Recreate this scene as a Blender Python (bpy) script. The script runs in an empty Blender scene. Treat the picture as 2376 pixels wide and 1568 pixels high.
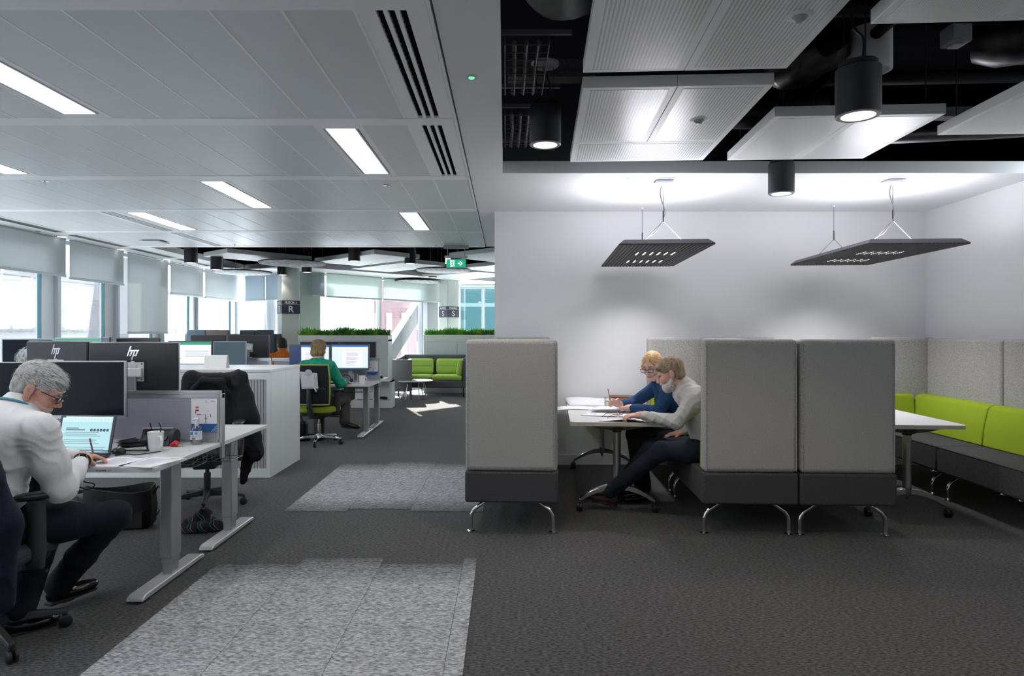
import bpy, math, random
import numpy as np
from mathutils import Vector, Matrix
random.seed(7)
SC = bpy.context.scene
COL = SC.collection
PI = math.pi
R = math.radians

# ---------------------------------------------------------------- camera
F, CX, CY, EYE = 1520.0, 1172.0, 772.0, 1.44
cd = bpy.data.cameras.new('camera'); cam = bpy.data.objects.new('camera', cd); COL.objects.link(cam)
cd.sensor_width = 36.0; cd.lens = F / 2376 * 36
cd.shift_x = (1188 - CX) / 2376; cd.shift_y = (CY - 784) / 2376
cd.clip_start = .05; cd.clip_end = 300
cam.location = (0, 0, EYE); cam.rotation_euler = (R(90), 0, 0)
SC.camera = cam

# ---------------------------------------------------------------- sky, sun, exposure
w = bpy.data.worlds.new('sky'); SC.world = w; w.use_nodes = True
bg = w.node_tree.nodes['Background']
bg.inputs['Color'].default_value = (.86, .94, 1, 1); bg.inputs['Strength'].default_value = 10.5
sl = bpy.data.lights.new('sun', 'SUN'); sl.energy = 24; sl.angle = R(.6); sl.color = (1, .96, .9)
sun = bpy.data.objects.new('sun', sl); COL.objects.link(sun)
sun.rotation_euler = Vector((.32, -.95, -.55)).to_track_quat('-Z', 'Y').to_euler()
sun.location = (0, 30, 20)
SC.view_settings.view_transform = 'Standard'; SC.view_settings.look = 'None'
SC.view_settings.exposure = 0.52; SC.view_settings.gamma = 1.0
SC.view_settings.use_curve_mapping = False
cy = SC.cycles; cy.max_bounces = 6; cy.diffuse_bounces = 4; cy.glossy_bounces = 3; cy.transmission_bounces = 3; cy.transparent_max_bounces = 10
cy.caustics_reflective = False; cy.caustics_refractive = False; cy.sample_clamp_indirect = 6.0; cy.use_light_tree = False

CEIL = EYE + 1.325                                # ceiling height
def at(x, y, Y): return Vector(((x - CX) * Y / F, Y, EYE - (y - CY) * Y / F))

# ---------------------------------------------------------------- materials
MATS = {}
def mat(name, col=(.8, .8, .8), rough=.6, metal=0., emit=None, es=1., trans=0., spec=.5, alpha=None, coat=0.):
    if name in MATS: return MATS[name]
    m = bpy.data.materials.new(name); m.use_nodes = True; MATS[name] = m
    b = m.node_tree.nodes['Principled BSDF']
    b.inputs['Base Color'].default_value = (*col, 1); b.inputs['Roughness'].default_value = rough
    b.inputs['Metallic'].default_value = metal; b.inputs['Specular IOR Level'].default_value = spec
    b.inputs['Transmission Weight'].default_value = trans
    b.inputs['Coat Weight'].default_value = coat
    if emit: b.inputs['Emission Color'].default_value = (*emit, 1); b.inputs['Emission Strength'].default_value = es
    return m
def noisy(name, c1, c2, scale=200., rough=.9, stretch=(1, 1, 1), bump=.2, detail=3., lo=.35, hi=.65, coord='Object', spec=.3, metal=0., rot=0.):
    """two-tone mottled surface"""
    if name in MATS: return MATS[name]
    m = mat(name, c1, rough, metal, spec=spec); nt = m.node_tree; N = nt.nodes; L = nt.links
    b = N['Principled BSDF']
    tc = N.new('ShaderNodeTexCoord'); mp = N.new('ShaderNodeMapping'); mp.inputs['Scale'].default_value = stretch
    mp.inputs['Rotation'].default_value = (0, 0, rot)
    L.new(tc.outputs[coord], mp.inputs['Vector'])
    n = N.new('ShaderNodeTexNoise'); n.inputs['Scale'].default_value = scale; n.inputs['Detail'].default_value = detail
    L.new(mp.outputs[0], n.inputs['Vector'])
    r = N.new('ShaderNodeValToRGB'); r.color_ramp.elements[0].position = lo; r.color_ramp.elements[1].position = hi
    r.color_ramp.elements[0].color = (*c1, 1); r.color_ramp.elements[1].color = (*c2, 1)
    L.new(n.outputs['Fac'], r.inputs['Fac']); L.new(r.outputs['Color'], b.inputs['Base Color'])
    if bump:
        bp = N.new('ShaderNodeBump'); bp.inputs['Strength'].default_value = bump; bp.inputs['Distance'].default_value = .003
        L.new(n.outputs['Fac'], bp.inputs['Height']); L.new(bp.outputs[0], b.inputs['Normal'])
    return m
def glassy(name, tint=(1, 1, 1), refl=.08, rough=0.):
    m = bpy.data.materials.new(name); m.use_nodes = True; MATS[name] = m
    N = m.node_tree.nodes; L = m.node_tree.links; N.clear()
    o = N.new('ShaderNodeOutputMaterial'); t = N.new('ShaderNodeBsdfTransparent'); t.inputs[0].default_value = (*tint, 1)
    g = N.new('ShaderNodeBsdfGlossy'); g.inputs['Roughness'].default_value = rough
    fr = N.new('ShaderNodeFresnel'); fr.inputs['IOR'].default_value = 1.45
    ma = N.new('ShaderNodeMath'); ma.operation = 'MULTIPLY_ADD'; ma.inputs[1].default_value = .6 if refl < .1 else .3; ma.inputs[2].default_value = refl * .2
    L.new(fr.outputs[0], ma.inputs[0])
    x = N.new('ShaderNodeMixShader'); L.new(ma.outputs[0], x.inputs[0])
    L.new(t.outputs[0], x.inputs[1]); L.new(g.outputs[0], x.inputs[2]); L.new(x.outputs[0], o.inputs[0])
    return m
def translucent(name, col, through=.35, tc=None):
    """roller blind cloth: diffuse + translucent + a little open weave"""
    m = bpy.data.materials.new(name); m.use_nodes = True; MATS[name] = m
    N = m.node_tree.nodes; L = m.node_tree.links; N.clear()
    o = N.new('ShaderNodeOutputMaterial'); d = N.new('ShaderNodeBsdfDiffuse'); t = N.new('ShaderNodeBsdfTranslucent'); p = N.new('ShaderNodeBsdfTransparent')
    tcn = N.new('ShaderNodeTexCoord'); mp = N.new('ShaderNodeMapping'); mp.inputs['Scale'].default_value = (40, 40, 400); L.new(tcn.outputs['Object'], mp.inputs[0])
    n = N.new('ShaderNodeTexNoise'); n.inputs['Scale'].default_value = 1.; L.new(mp.outputs[0], n.inputs[0])
    r = N.new('ShaderNodeMapRange'); r.inputs['From Min'].default_value = .3; r.inputs['From Max'].default_value = .7; r.inputs['To Min'].default_value = .85; r.inputs['To Max'].default_value = 1.1
    L.new(n.outputs['Fac'], r.inputs['Value'])
    mx = N.new('ShaderNodeMix'); mx.data_type = 'RGBA'; mx.blend_type = 'MULTIPLY'; mx.inputs[0].default_value = 1; mx.inputs[6].default_value = (*col, 1)
    L.new(r.outputs[0], mx.inputs[7]); L.new(mx.outputs[2], d.inputs[0])
    t.inputs[0].default_value = (*(tc or col), 1)
    a = N.new('ShaderNodeMixShader'); a.inputs[0].default_value = through; L.new(d.outputs[0], a.inputs[1]); L.new(t.outputs[0], a.inputs[2])
    b = N.new('ShaderNodeMixShader'); b.inputs[0].default_value = .04; L.new(a.outputs[0], b.inputs[1]); L.new(p.outputs[0], b.inputs[2])
    L.new(b.outputs[0], o.inputs[0]); return m
def printed(name, emit=0., rough=.6):
    """flat print: colours come from the face colours of the sheet"""
    if name in MATS: return MATS[name]
    m = mat(name, (1, 1, 1), rough); nt = m.node_tree; b = nt.nodes['Principled BSDF']
    a = nt.nodes.new('ShaderNodeAttribute'); a.attribute_name = 'Print'
    nt.links.new(a.outputs['Color'], b.inputs['Base Color'])
    if emit:
        nt.links.remove(b.inputs['Base Color'].links[0]); b.inputs['Base Color'].default_value = (.01,.01,.012,1)
        nt.links.new(a.outputs['Color'], b.inputs['Emission Color']); b.inputs['Emission Strength'].default_value = emit
    return m

# ---------------------------------------------------------------- mesh helpers
def spline(pts, k=6):
    P = [Vector(p) for p in pts]; P = [P[0]*2-P[1]] + P + [P[-1]*2-P[-2]]; o = []
    for i in range(1, len(P)-2):
        a, b, c, d = P[i-1:i+3]
        for j in range(k):
            t = j/k; o.append(.5*((2*b)+(c-a)*t+(2*a-5*b+4*c-d)*t*t+(3*b-a-3*c+d)*t**3))
    return o + [P[-2]]
class MB:
    def __init__(s): s.v = []; s.f = []
    def add(s, vs, fs):
        o = len(s.v); s.v += [tuple(v) for v in vs]; s.f += [tuple(i + o for i in f) for f in fs]; return s
    def bb(s, x0, x1, y0, y1, z0, z1):
        return s.add([(x0,y0,z0),(x1,y0,z0),(x1,y1,z0),(x0,y1,z0),(x0,y0,z1),(x1,y0,z1),(x1,y1,z1),(x0,y1,z1)],
                     [(0,3,2,1),(4,5,6,7),(0,1,5,4),(1,2,6,5),(2,3,7,6),(3,0,4,7)])
    def box(s, c, d, M=None):
        x, y, z = d[0]/2, d[1]/2, d[2]/2; c = Vector(c)
        vs = [Vector(p) for p in [(-x,-y,-z),(x,-y,-z),(x,y,-z),(-x,y,-z),(-x,-y,z),(x,-y,z),(x,y,z),(-x,y,z)]]
        if M is not None: vs = [M @ v for v in vs]
        return s.add([v + c for v in vs], [(0,3,2,1),(4,5,6,7),(0,1,5,4),(1,2,6,5),(2,3,7,6),(3,0,4,7)])
    def prism(s, poly, z0, z1):
        n = len(poly)
        return s.add([(x,y,z0) for x,y in poly] + [(x,y,z1) for x,y in poly],
                     [tuple(range(n))[::-1], tuple(range(n, 2*n))] + [(i,(i+1)%n,n+(i+1)%n,n+i) for i in range(n)])
    def prismM(s, poly, z0, z1, M):
        n = len(poly)
        return s.add([M @ Vector((x,y,z0)) for x,y in poly] + [M @ Vector((x,y,z1)) for x,y in poly],
                     [tuple(range(n))[::-1], tuple(range(n, 2*n))] + [(i,(i+1)%n,n+(i+1)%n,n+i) for i in range(n)])
    def tube(s, pts, r, n=8, cap=True, flat=1.):
        pts = [Vector(p) for p in pts]; m = len(pts); rs = r if isinstance(r, (list, tuple)) else [r]*m
        t0 = (pts[1]-pts[0]).normalized(); u = t0.orthogonal().normalized(); vs = []; 
        for i, p in enumerate(pts):
            t = (pts[min(i+1,m-1)] - pts[max(i-1,0)]).normalized()
            u = (u - t*u.dot(t)); u = u.normalized() if u.length > 1e-6 else t.orthogonal().normalized()
            w_ = t.cross(u)
            for k in range(n):
                a = 2*PI*k/n; vs.append(p + (u*math.cos(a) + w_*math.sin(a)*flat)*rs[i])
        fs = [(i*n+k, i*n+(k+1)%n, (i+1)*n+(k+1)%n, (i+1)*n+k) for i in range(m-1) for k in range(n)]
        if cap: fs += [tuple(range(n))[::-1], tuple(range((m-1)*n, m*n))]
        return s.add(vs, fs)
    def cable(s, pts, r, n=8, k=6):
        return s.tube(spline(pts, k), r, n)
    def cyl(s, p0, p1, r0, r1=None, n=20): return s.tube([p0, p1], [r0, r0 if r1 is None else r1], n)
    def lathe(s, prof, n=24, c=(0,0,0), M=None, cap=True):
        vs = []; m = len(prof)
        for (r, z) in prof:
            for k in range(n):
                a = 2*PI*k/n; v = Vector((r*math.cos(a), r*math.sin(a), z)); v = M @ v if M is not None else v
                vs.append(v + Vector(c))
        fs = [(i*n+k, i*n+(k+1)%n, (i+1)*n+(k+1)%n, (i+1)*n+k) for i in range(m-1) for k in range(n)]
        if cap and prof[0][0] > 1e-5: fs.append(tuple(range(n))[::-1])
        if cap and prof[-1][0] > 1e-5: fs.append(tuple(range((m-1)*n, m*n)))
        return s.add(vs, fs)
    def ball(s, c, r, n=14, m=8, M=None):
        r = r if isinstance(r, (list, tuple)) else (r, r, r); vs = []; c = Vector(c)
        for i in range(m+1):
            t = PI*i/m
            for k in range(n):
                a = 2*PI*k/n; v = Vector((r[0]*math.sin(t)*math.cos(a), r[1]*math.sin(t)*math.sin(a), -r[2]*math.cos(t)))
                vs.append((M @ v if M is not None else v) + c)
        return s.add(vs, [(i*n+k, i*n+(k+1)%n, (i+1)*n+(k+1)%n, (i+1)*n+k) for i in range(m) for k in range(n)])
    def quad(s, a, b, c, d): return s.add([a, b, c, d], [(0,1,2,3)])
    def build(s, name, m, parent=None, smooth=False, bevel=0., seg=2, angle=35, label=None, weld=False, subs=0, noclean=False):
        me = bpy.data.meshes.new(name); me.from_pydata(s.v, [], s.f); me.update()
        if m is not None: me.materials.append(m if not isinstance(m, str) else MATS[m])
        if smooth or bevel:
            me.shade_smooth(); me.set_sharp_from_angle(angle=R(angle))
        o = bpy.data.objects.new(name, me); COL.objects.link(o)
        if parent is not None: o.parent = parent
        if bevel:
            b = o.modifiers.new('edge', 'BEVEL'); b.width = bevel; b.segments = seg; b.limit_method = 'ANGLE'; b.angle_limit = R(30); b.harden_normals = False
        if subs:
            u = o.modifiers.new('round', 'SUBSURF'); u.levels = subs; u.render_levels = subs
        if label: o['label'] = label
        return o
def tag(o, label, cat, group=None, kind=None):
    o['label'] = label; o['category'] = cat
    if group: o['group'] = group
    if kind: o['kind'] = kind
    return o
def thing(name, label, cat, loc=(0,0,0), rz=0., group=None, kind=None, rot=None):
    o = bpy.data.objects.new(name, None); COL.objects.link(o); o.empty_display_size = .1
    o.location = loc; o.rotation_euler = rot if rot else (0, 0, rz)
    return tag(o, label, cat, group, kind)
def dup(root, loc, rz=None, label=None, rot=None):
    def cp(o, par):
        c = o.copy(); COL.objects.link(c); c.parent = par
        for ch in list(o.children): cp(ch, c)
        return c
    r = cp(root, None); r.location = loc
    if rz is not None: r.rotation_euler = (0, 0, rz)
    if rot is not None: r.rotation_euler = rot
    if label: r['label'] = label
    return r
def struct(name, mb, m, label, cat, **k):
    o = mb.build(name, m, **k); return tag(o, label, cat, kind='structure')
def place(o, loc, rot=(0,0,0)): o.location = loc; o.rotation_euler = rot; return o
def sheet(name, rects, parent=None, M=None, m=None, eps=.0006, label=None):
    """flat print of coloured rectangles/polygons in the local XZ plane, facing -Y; item = (x0,z0,x1,z1,colour) or (poly, colour)"""
    vs = []; fs = []; cs = []
    for i, it in enumerate(rects):
        if len(it) == 5: x0, z0, x1, z1, c = it; pl = [(x0,z0),(x1,z0),(x1,z1),(x0,z1)]
        else: pl, c = it
        o = len(vs); y = -eps * (1 + i*.02 if i < 60 else 2.2)
        for (x, z) in pl:
            p = Vector((x, y, z)); vs.append(M @ p if M is not None else p)
        fs.append(tuple(range(o, o+len(pl)))); cs.append((c, len(pl)))
    me = bpy.data.meshes.new(name); me.from_pydata(vs, [], fs); me.update()
    a = me.color_attributes.new('Print', 'FLOAT_COLOR', 'CORNER'); k = 0
    for c, n in cs:
        for _ in range(n): a.data[k].color = (*c, 1); k += 1
    me.materials.append(m or printed('print'))
    ob = bpy.data.objects.new(name, me); COL.objects.link(ob)
    if parent is not None: ob.parent = parent
    if label: ob['label'] = label
    return ob
def lettering(name, s, size, m, parent, loc, rot=(R(90),0,0), depth=.0008, align='LEFT', sx=1., bold=0.):
    cu = bpy.data.curves.new('t', 'FONT'); cu.body = s; cu.size = size; cu.extrude = depth; cu.align_x = align; cu.offset = bold; cu.resolution_u = 3
    t = bpy.data.objects.new('t', cu); COL.objects.link(t)
    bpy.context.view_layer.update()
    me = bpy.data.meshes.new_from_object(t.evaluated_get(bpy.context.evaluated_depsgraph_get()))
    bpy.data.objects.remove(t); bpy.data.curves.remove(cu)
    me.materials.clear(); me.materials.append(m)
    o = bpy.data.objects.new(name, me); COL.objects.link(o); o.parent = parent; o.location = loc; o.rotation_euler = rot; o.scale = (sx, 1, 1)
    return o
def lampspot(name, parent, loc, watt, col, ang=70, blend=.6, size=.05, rot=(0,0,0)):
    l = bpy.data.lights.new(name, 'SPOT'); l.energy = watt; l.color = col; l.spot_size = R(ang); l.spot_blend = blend; l.shadow_soft_size = size
    o = bpy.data.objects.new(name, l); COL.objects.link(o); o.parent = parent; o.location = loc; o.rotation_euler = rot; return o

# palette
WHITE = mat('white_paint', (.80, .80, .81), .75)
PLAST = mat('ceiling_plaster', (.80, .81, .82), .8)
METAL_T = mat('white_metal_tile', (.74, .76, .77), .36, spec=.5)
METAL_B = mat('white_metal_bar', (.95, .96, .97), .4)
BLACK = mat('black_plastic', (.012, .013, .016), .45)
BLACKM = mat('black_metal', (.010, .011, .014), .5)
VOID = mat('void_black_paint', (.004, .004, .006), .9, spec=.02)
CHROME = mat('polished_metal', (.78, .78, .8), .1, 1.)
SILVER = mat('silver_paint', (.40, .41, .43), .38, .55)
LGREY = mat('light_grey_plastic', (.55, .56, .58), .45)
WLAM = mat('white_laminate', (.66, .66, .66), .35)
WSTEEL = mat('white_steel', (.74, .77, .76), .4)
DARK = mat('charcoal_plastic', (.03, .032, .037), .5)
SCREEN_OFF = mat('dark_screen', (.005, .009, .015), .3, spec=.1)
PAPER = mat('paper', (.82, .81, .84), .8)
GLASS = glassy('clear_glass')
LEDW = mat('led_diffuser', (1, 1, 1), .5, emit=(.95, .98, 1), es=14.)
BOOTH = noisy('booth_wool_light', (.17, .165, .158), (.58, .565, .54), 300, .95, bump=.3, lo=.30, hi=.68)
BOOTHD = noisy('booth_wool_dark', (.016, .016, .018), (.125, .123, .128), 300, .95, bump=.3, lo=.34, hi=.72)
GREEN = noisy('green_wool', (.25, .36, .012), (.34, .45, .025), 300, .9, bump=.15)
GREYF = noisy('grey_felt', (.035, .036, .04), (.11, .113, .12), 260, .95, bump=.2)
CARPET = noisy('carpet_dark', (.011, .0108, .0108), (.122, .119, .118), 95, .97, (.5, 1.3, 1), .35, 3, .30, .72, spec=.1)
def sheen(m, w_):
    b = m.node_tree.nodes['Principled BSDF']; b.inputs['Sheen Weight'].default_value = w_; b.inputs['Sheen Roughness'].default_value = .45
sheen(CARPET, .12)
CARPETL = noisy('carpet_light', (.085, .087, .092), (.58, .59, .61), 85, .97, (.55, 1.5, 1), .35, 4, .28, .75, coord='Generated' if False else 'Object', spec=.1)
# ================================================================ THE SETTING
OUT = [(-6.34,-1.6), (4.12,-1.6), (4.60,7.16), (4.60,7.32), (2.6,7.32), (2.6,18.1), (-1.27,18.1), (-4.2,14.42), (-4.5,14.15), (-6.34,15.6)]
floor = struct('floor', MB().prism(OUT, -.12, 0), CARPET, 'charcoal carpet floor running through the whole office', 'floor')
# light grey inlay carpet tiles, laid half a metre square
def gradtile(name, flip):
    """transition tile: pale tufts fade in stripes into the dark carpet along its length"""
    m = noisy(name, (.075, .077, .082), (.52, .53, .55), 85, .97, (.55, 1.5, 1), .35, 4, .28, .75, spec=.1)
    nt = m.node_tree; N = nt.nodes; L = nt.links; b = N['Principled BSDF']
    tc = N.new('ShaderNodeTexCoord'); sx = N.new('ShaderNodeSeparateXYZ'); L.new(tc.outputs['Generated'], sx.inputs[0])
    mr = N.new('ShaderNodeMapRange'); mr.inputs['To Min'].default_value = 1.15 if not flip else .42; mr.inputs['To Max'].default_value = .42 if not flip else 1.15
    L.new(sx.outputs['Y'], mr.inputs['Value'])
    wv = N.new('ShaderNodeTexNoise'); wv.inputs['Scale'].default_value = 1.; mp = N.new('ShaderNodeMapping'); mp.inputs['Scale'].default_value = (.4, 60, 1)
    L.new(tc.outputs['Generated'], mp.inputs[0]); L.new(mp.outputs[0], wv.inputs[0])
    ad = N.new('ShaderNodeMath'); ad.operation = 'MULTIPLY_ADD'; ad.inputs[1].default_value = .7; L.new(wv.outputs['Fac'], ad.inputs[0])
    sb = N.new('ShaderNodeMath'); sb.operation = 'SUBTRACT'; sb.inputs[1].default_value = .35; L.new(mr.outputs[0], sb.inputs[0]); L.new(sb.outputs[0], ad.inputs[2])
    src = b.inputs['Base Color'].links[0].from_socket
    mx = N.new('ShaderNodeMix'); mx.data_type = 'RGBA'; mx.blend_type = 'MULTIPLY'; mx.inputs[0].default_value = 1
    L.new(src, mx.inputs[6]); L.new(ad.outputs[0], mx.inputs[7]); L.new(mx.outputs[2], b.inputs['Base Color'])
    return m
GT1 = gradtile('carpet_fade_far', False); GT2 = gradtile('carpet_fade_near', True)
def ctile(x0, x1, y0, y1, m):
    o = MB().bb(-(x1-x0)/2+.001, (x1-x0)/2-.001, -(y1-y0)/2+.001, (y1-y0)/2-.001, 0, .004).build('carpet_tile', m, floor)
    o.location = ((x0+x1)/2, (y0+y1)/2, 0); return o
xs = [-1.786, -1.28, -.77, -.262, -.178]
for i in range(4):
    for k in range(9):
        y1 = 3.685 - .5*k
        if i < 3 or k >= 0: ctile(xs[i], xs[i+1], max(y1-.5, -.8), y1, CARPETL)
    ctile(xs[i], xs[i+1], 3.685, (4.07, 4.175, 4.075, 4.18)[i], GT1)
    ctile(xs[i], xs[i+1], (5.275, 5.35, 5.275, 5.26)[i], 5.745, GT2)
    ctile(xs[i], xs[i+1], 5.745, 6.26, CARPETL); ctile(xs[i], xs[i+1], 6.26, 6.777, CARPETL)
    ctile(xs[i], xs[i+1], 6.777, (7.2, 7.3, 7.2, 7.3)[i], GT1)

# ---- walls
struct('wall_back', MB().bb(-.115, 4.62, 7.16, 7.31, 0, CEIL), WHITE, 'plain white painted wall behind the meeting booths', 'wall')
struct('wall_right', MB().prism([(4.12,-1.6),(4.60,7.16),(4.75,7.16),(4.27,-1.6)], 0, CEIL), WHITE, 'plain white side wall beside the corner bench', 'wall')
struct('wall_front', MB().bb(-6.34, 4.3, -1.75, -1.6, 0, 3.6), WHITE, 'white wall closing the office opposite the booths', 'wall')
struct('wall_far', MB().bb(2.6, 2.75, 7.31, 18.1, 0, CEIL), WHITE, 'white wall at the end of the lounge zone', 'wall')
struct('baseboard_back', MB().bb(-.12, 4.6, 7.142, 7.16, 0, .115), mat('skirting_paint', (.74,.74,.75), .5), 'white skirting board along the booth wall', 'baseboard', bevel=.004)
struct('baseboard_right', MB().prism([(4.102,-1.6),(4.582,7.142),(4.60,7.142),(4.12,-1.6)], 0, .115), MATS['skirting_paint'], 'white skirting board along the side wall', 'baseboard')

# ---- ceilings
T = .10
cp = MB()
cp.bb(-.292, -.02, -1.6, 10.07, CEIL, CEIL+T)                     # corridor strip
cp.bb(-.02, 4.75, 5.44, 7.31, CEIL, CEIL+T)                       # above the booths
cp.bb(-6.34, -5.74, -1.6, 10.07, CEIL, CEIL+T)                    # along the windows
cp.bb(-5.74, -.292, -1.6, -.40, CEIL, CEIL+T)
for q in ([(-6.34,10.07),(-5.5,10.07),(-5.46,13.7),(-6.34,15.62)], [(-6.34,15.62),(-5.46,13.7),(-4.3,13.0),(-4.35,14.28)],
          [(-4.35,14.28),(-4.3,13.0),(-.3,16.9),(-1.27,18.1)], [(-1.27,18.1),(-.3,16.9),(2.6,16.9),(2.6,18.1)],
          [(.6,7.31),(2.6,7.31),(2.6,10.07),(.6,10.07)], [(-.02,7.31),(.6,7.31),(.6,10.07),(-.02,10.07)]):
    cp.prism(q, CEIL, CEIL+T)
ceiling = struct('ceiling', cp, PLAST, 'white plaster ceiling margins around the open ceiling areas', 'ceiling')
vo = MB(); n = len(OUT)
for i in range(n):
    a, b = OUT[i], OUT[(i+1) % n]; vo.quad((*a, CEIL+T), (*b, CEIL+T), (*b, 3.62), (*a, 3.62))
vo.prism(OUT, 3.6, 3.7)
struct('ceiling_void', vo, VOID, 'black painted void with the slab above the open ceiling', 'ceiling void')

grid = thing('ceiling_metal', 'white perforated metal tile ceiling over the desks', 'ceiling', (0,0,CEIL), kind='structure')
BARY = [-.36 + 1.49*k for k in range(8)]                           # -.36 ... 10.07
CW = .30; X0 = -.32
LIGHTS = {(3, 2), (7, 2), (12, 3), (2, 3), (12, 5), (2, 5), (7, 4), (12, 1), (2, 1), (7, 0)}
LIGHTS = {(7, 2), (2, 3), (12, 3), (7, 4), (2, 5), (12, 5), (2, 1), (12, 1), (7, 0)}
SLOTS = {(0, 1), (0, 2), (0, 3), (13, 5), (13, 6), (13, 4)}
tm = MB().bb(-CW/2+.002, CW/2-.002, -.677, .677, 0, .03).build('ceiling_tile', METAL_T, grid, bevel=.003, seg=1)
first = True
for r in range(7):
    yc = (BARY[r] + BARY[r+1])/2
    for c in range(18):
        if (c, r) in LIGHTS or (c, r) in SLOTS: continue
        o = tm if first else tm.copy()
        if not first: COL.objects.link(o); o.parent = grid
        first = False; o.location = (X0 - CW*(c+.5), yc, 0)
bm_ = MB().bb(-2.7, 2.7, -.066, .066, -.004, .03).build('ceiling_bar', METAL_B, grid, bevel=.002, seg=1)
for k in range(8):
    o = bm_ if k == 0 else bm_.copy()
    if k: COL.objects.link(o); o.parent = grid
    o.location = (-3.02, BARY[k] if k < 7 else BARY[k]-.02, 0)
for c in range(1, 18):
    o = MB().bb(-.0065, .0065, -.4, 10.0, -.0015, .01).build('joint_strip', METAL_B, grid); o.location = (X0-CW*c, 0, 0)
MB().bb(-.318, -.302, -.4, 10.05, -.006, .06).build('edge_trim', METAL_B, grid)
MB().bb(-5.74, -5.72, -.4, 10.05, -.006, .06).build('edge_trim', METAL_B, grid)

# recessed linear lights
def linear_light():
    t = thing('ceiling_light', 'x', 'ceiling light', group='recessed linear ceiling lights')
    fr = MB(); fr.bb(-.149,-.116,-.677,.677,0,.02).bb(.116,.149,-.677,.677,0,.02).bb(-.116,.116,-.677,-.60,0,.02).bb(-.116,.116,.60,.677,0,.02)
    fr.bb(-.104,-.094,-.60,.60,-.002,.02).bb(.094,.104,-.60,.60,-.002,.02)
    fr.build('frame', METAL_B, t)
    for s in (-1, 1): MB().bb(s*.110-.006, s*.110+.006, -.60, .60, .012, .02).build('air_slot', BLACKM, t)
    MB().bb(-.094, .094, -.60, .60, .004, .018).build('diffuser', LEDW, t)
    return t
LL = {(7,2): 'bright recessed linear light over the man writing at the near desk', (2,3): 'recessed linear light between two slot diffusers and the plaster strip, second tile row',
      (12,3): 'recessed linear light cut by the window side of the picture, second tile row', (7,4): 'recessed linear light in the middle of the tiled ceiling, third row',
      (2,5): 'small far recessed linear light in front of the exit sign', (12,5): 'recessed linear light beside the long slot diffuser near the windows',
      (2,1): 'recessed linear light overhead beside the corridor strip', (12,1): 'recessed linear light overhead on the window side', (7,0): 'recessed linear light overhead at the wall end'}
lp = None
for (c, r) in sorted(LIGHTS):
    loc = (X0 - CW*(c+.5), (BARY[r]+BARY[r+1])/2, CEIL)
    if lp is None: lp = linear_light(); lp.location = loc; lp['label'] = LL[(c, r)]
    else: dup(lp, loc, label=LL[(c, r)])
# slot diffusers in tile bays
def slot_diffuser():
    t = thing('slot_diffuser', 'x', 'air diffuser', group='three-slot air diffusers in the tile ceiling')
    b = MB(); xs_ = [-.149, -.062, -.035, -.0135, .0135, .035, .062, .149]
    for a, c in ((-.149,-.064),(-.034,-.015),(.015,.034),(.064,.149)): b.bb(a, c, -.677, .677, 0, .025)
    b.build('face_plate', METAL_B, t)
    MB().bb(-.149, .149, -.677, .677, .045, .05).build('backing', VOID, t)
    for i in (-.049, 0, .049):
        v = MB()
        for k in range(28): v.box((i, -.65 + k*.048, .022), (.026, .004, .03), Matrix.Rotation(R(25), 3, 'X'))
        v.build('louver', mat('louver_black', (.012,.012,.014), .7, spec=.1), t)['kind'] = 'stuff'
    return t
SLB = {(0,1): 'three-slot diffuser overhead beside the corridor strip', (0,2): 'large three-slot diffuser beside the corridor strip, nearest row in view', (0,3): 'three-slot diffuser beside the corridor strip, second row in view',
       (13,5): 'long slot diffuser alongside a linear light near the windows', (13,6): 'slot diffuser at the dark ceiling edge near the windows', (13,4): 'slot diffuser on the window side of the third tile row'}
sp = None
SLOTS.discard((13, 4))
o = tm.copy(); COL.objects.link(o); o.parent = grid; o.location = (X0 - CW*13.5, (BARY[4]+BARY[5])/2, 0)
for (c, r) in sorted(SLOTS):
    loc = (X0 - CW*(c+.5), (BARY[r]+BARY[r+1])/2, CEIL)
    if sp is None: sp = slot_diffuser(); sp.location = loc; sp['label'] = SLB[(c, r)]
    else: dup(sp, loc, label=SLB[(c, r)])
# linear grilles and downlights in the strip along the windows
def grille():
    t = thing('linear_grille', 'x', 'air grille', group='linear grilles along the windows')
    MB().bb(-.07, .07, -.62, .62, -.004, .004).build('frame', mat('grille_white', (.5,.52,.53), .5), t)
    for k in range(4): MB().bb(-.055+k*.03, -.055+k*.03+.014, -.6, .6, -.007, -.003).build('slot', mat('grille_dark', (.06,.065,.07), .6), t)
    return t
gp = None
GL = ['first', 'second', 'third', 'fourth', 'fifth', 'sixth']
for k, y in enumerate((8.0, 9.45, 10.9, 12.35, 13.8)):
    lb = f'grey linear air grille above the window blinds, {GL[k]} from the camera side'
    if gp is None: gp = grille(); gp.location = (-5.85, y, CEIL); gp['label'] = lb
    else: dup(gp, (-5.85, y, CEIL), label=lb)
dl = None
for k, y in enumerate((9.05, 10.45, 11.85, 13.3)):
    lb = f'round recessed downlight above the blinds, {GL[k]} from the camera side'
    if dl is None:
        dl = thing('recessed_downlight', lb, 'downlight', (-6.12, y, CEIL), group='round downlights along the windows')
        MB().lathe([(.055,.0),(.075,-.004),(.08,0.)], 24).build('ring', METAL_B, dl, smooth=True)
        MB().lathe([(.0,-.001),(.055,-.001)], 24).build('lens', mat('downlight_lens', (1,1,1), .5, emit=(1,1,1), es=2.2), dl)
    else: dup(dl, (-6.12, y, CEIL), label=lb)
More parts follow.
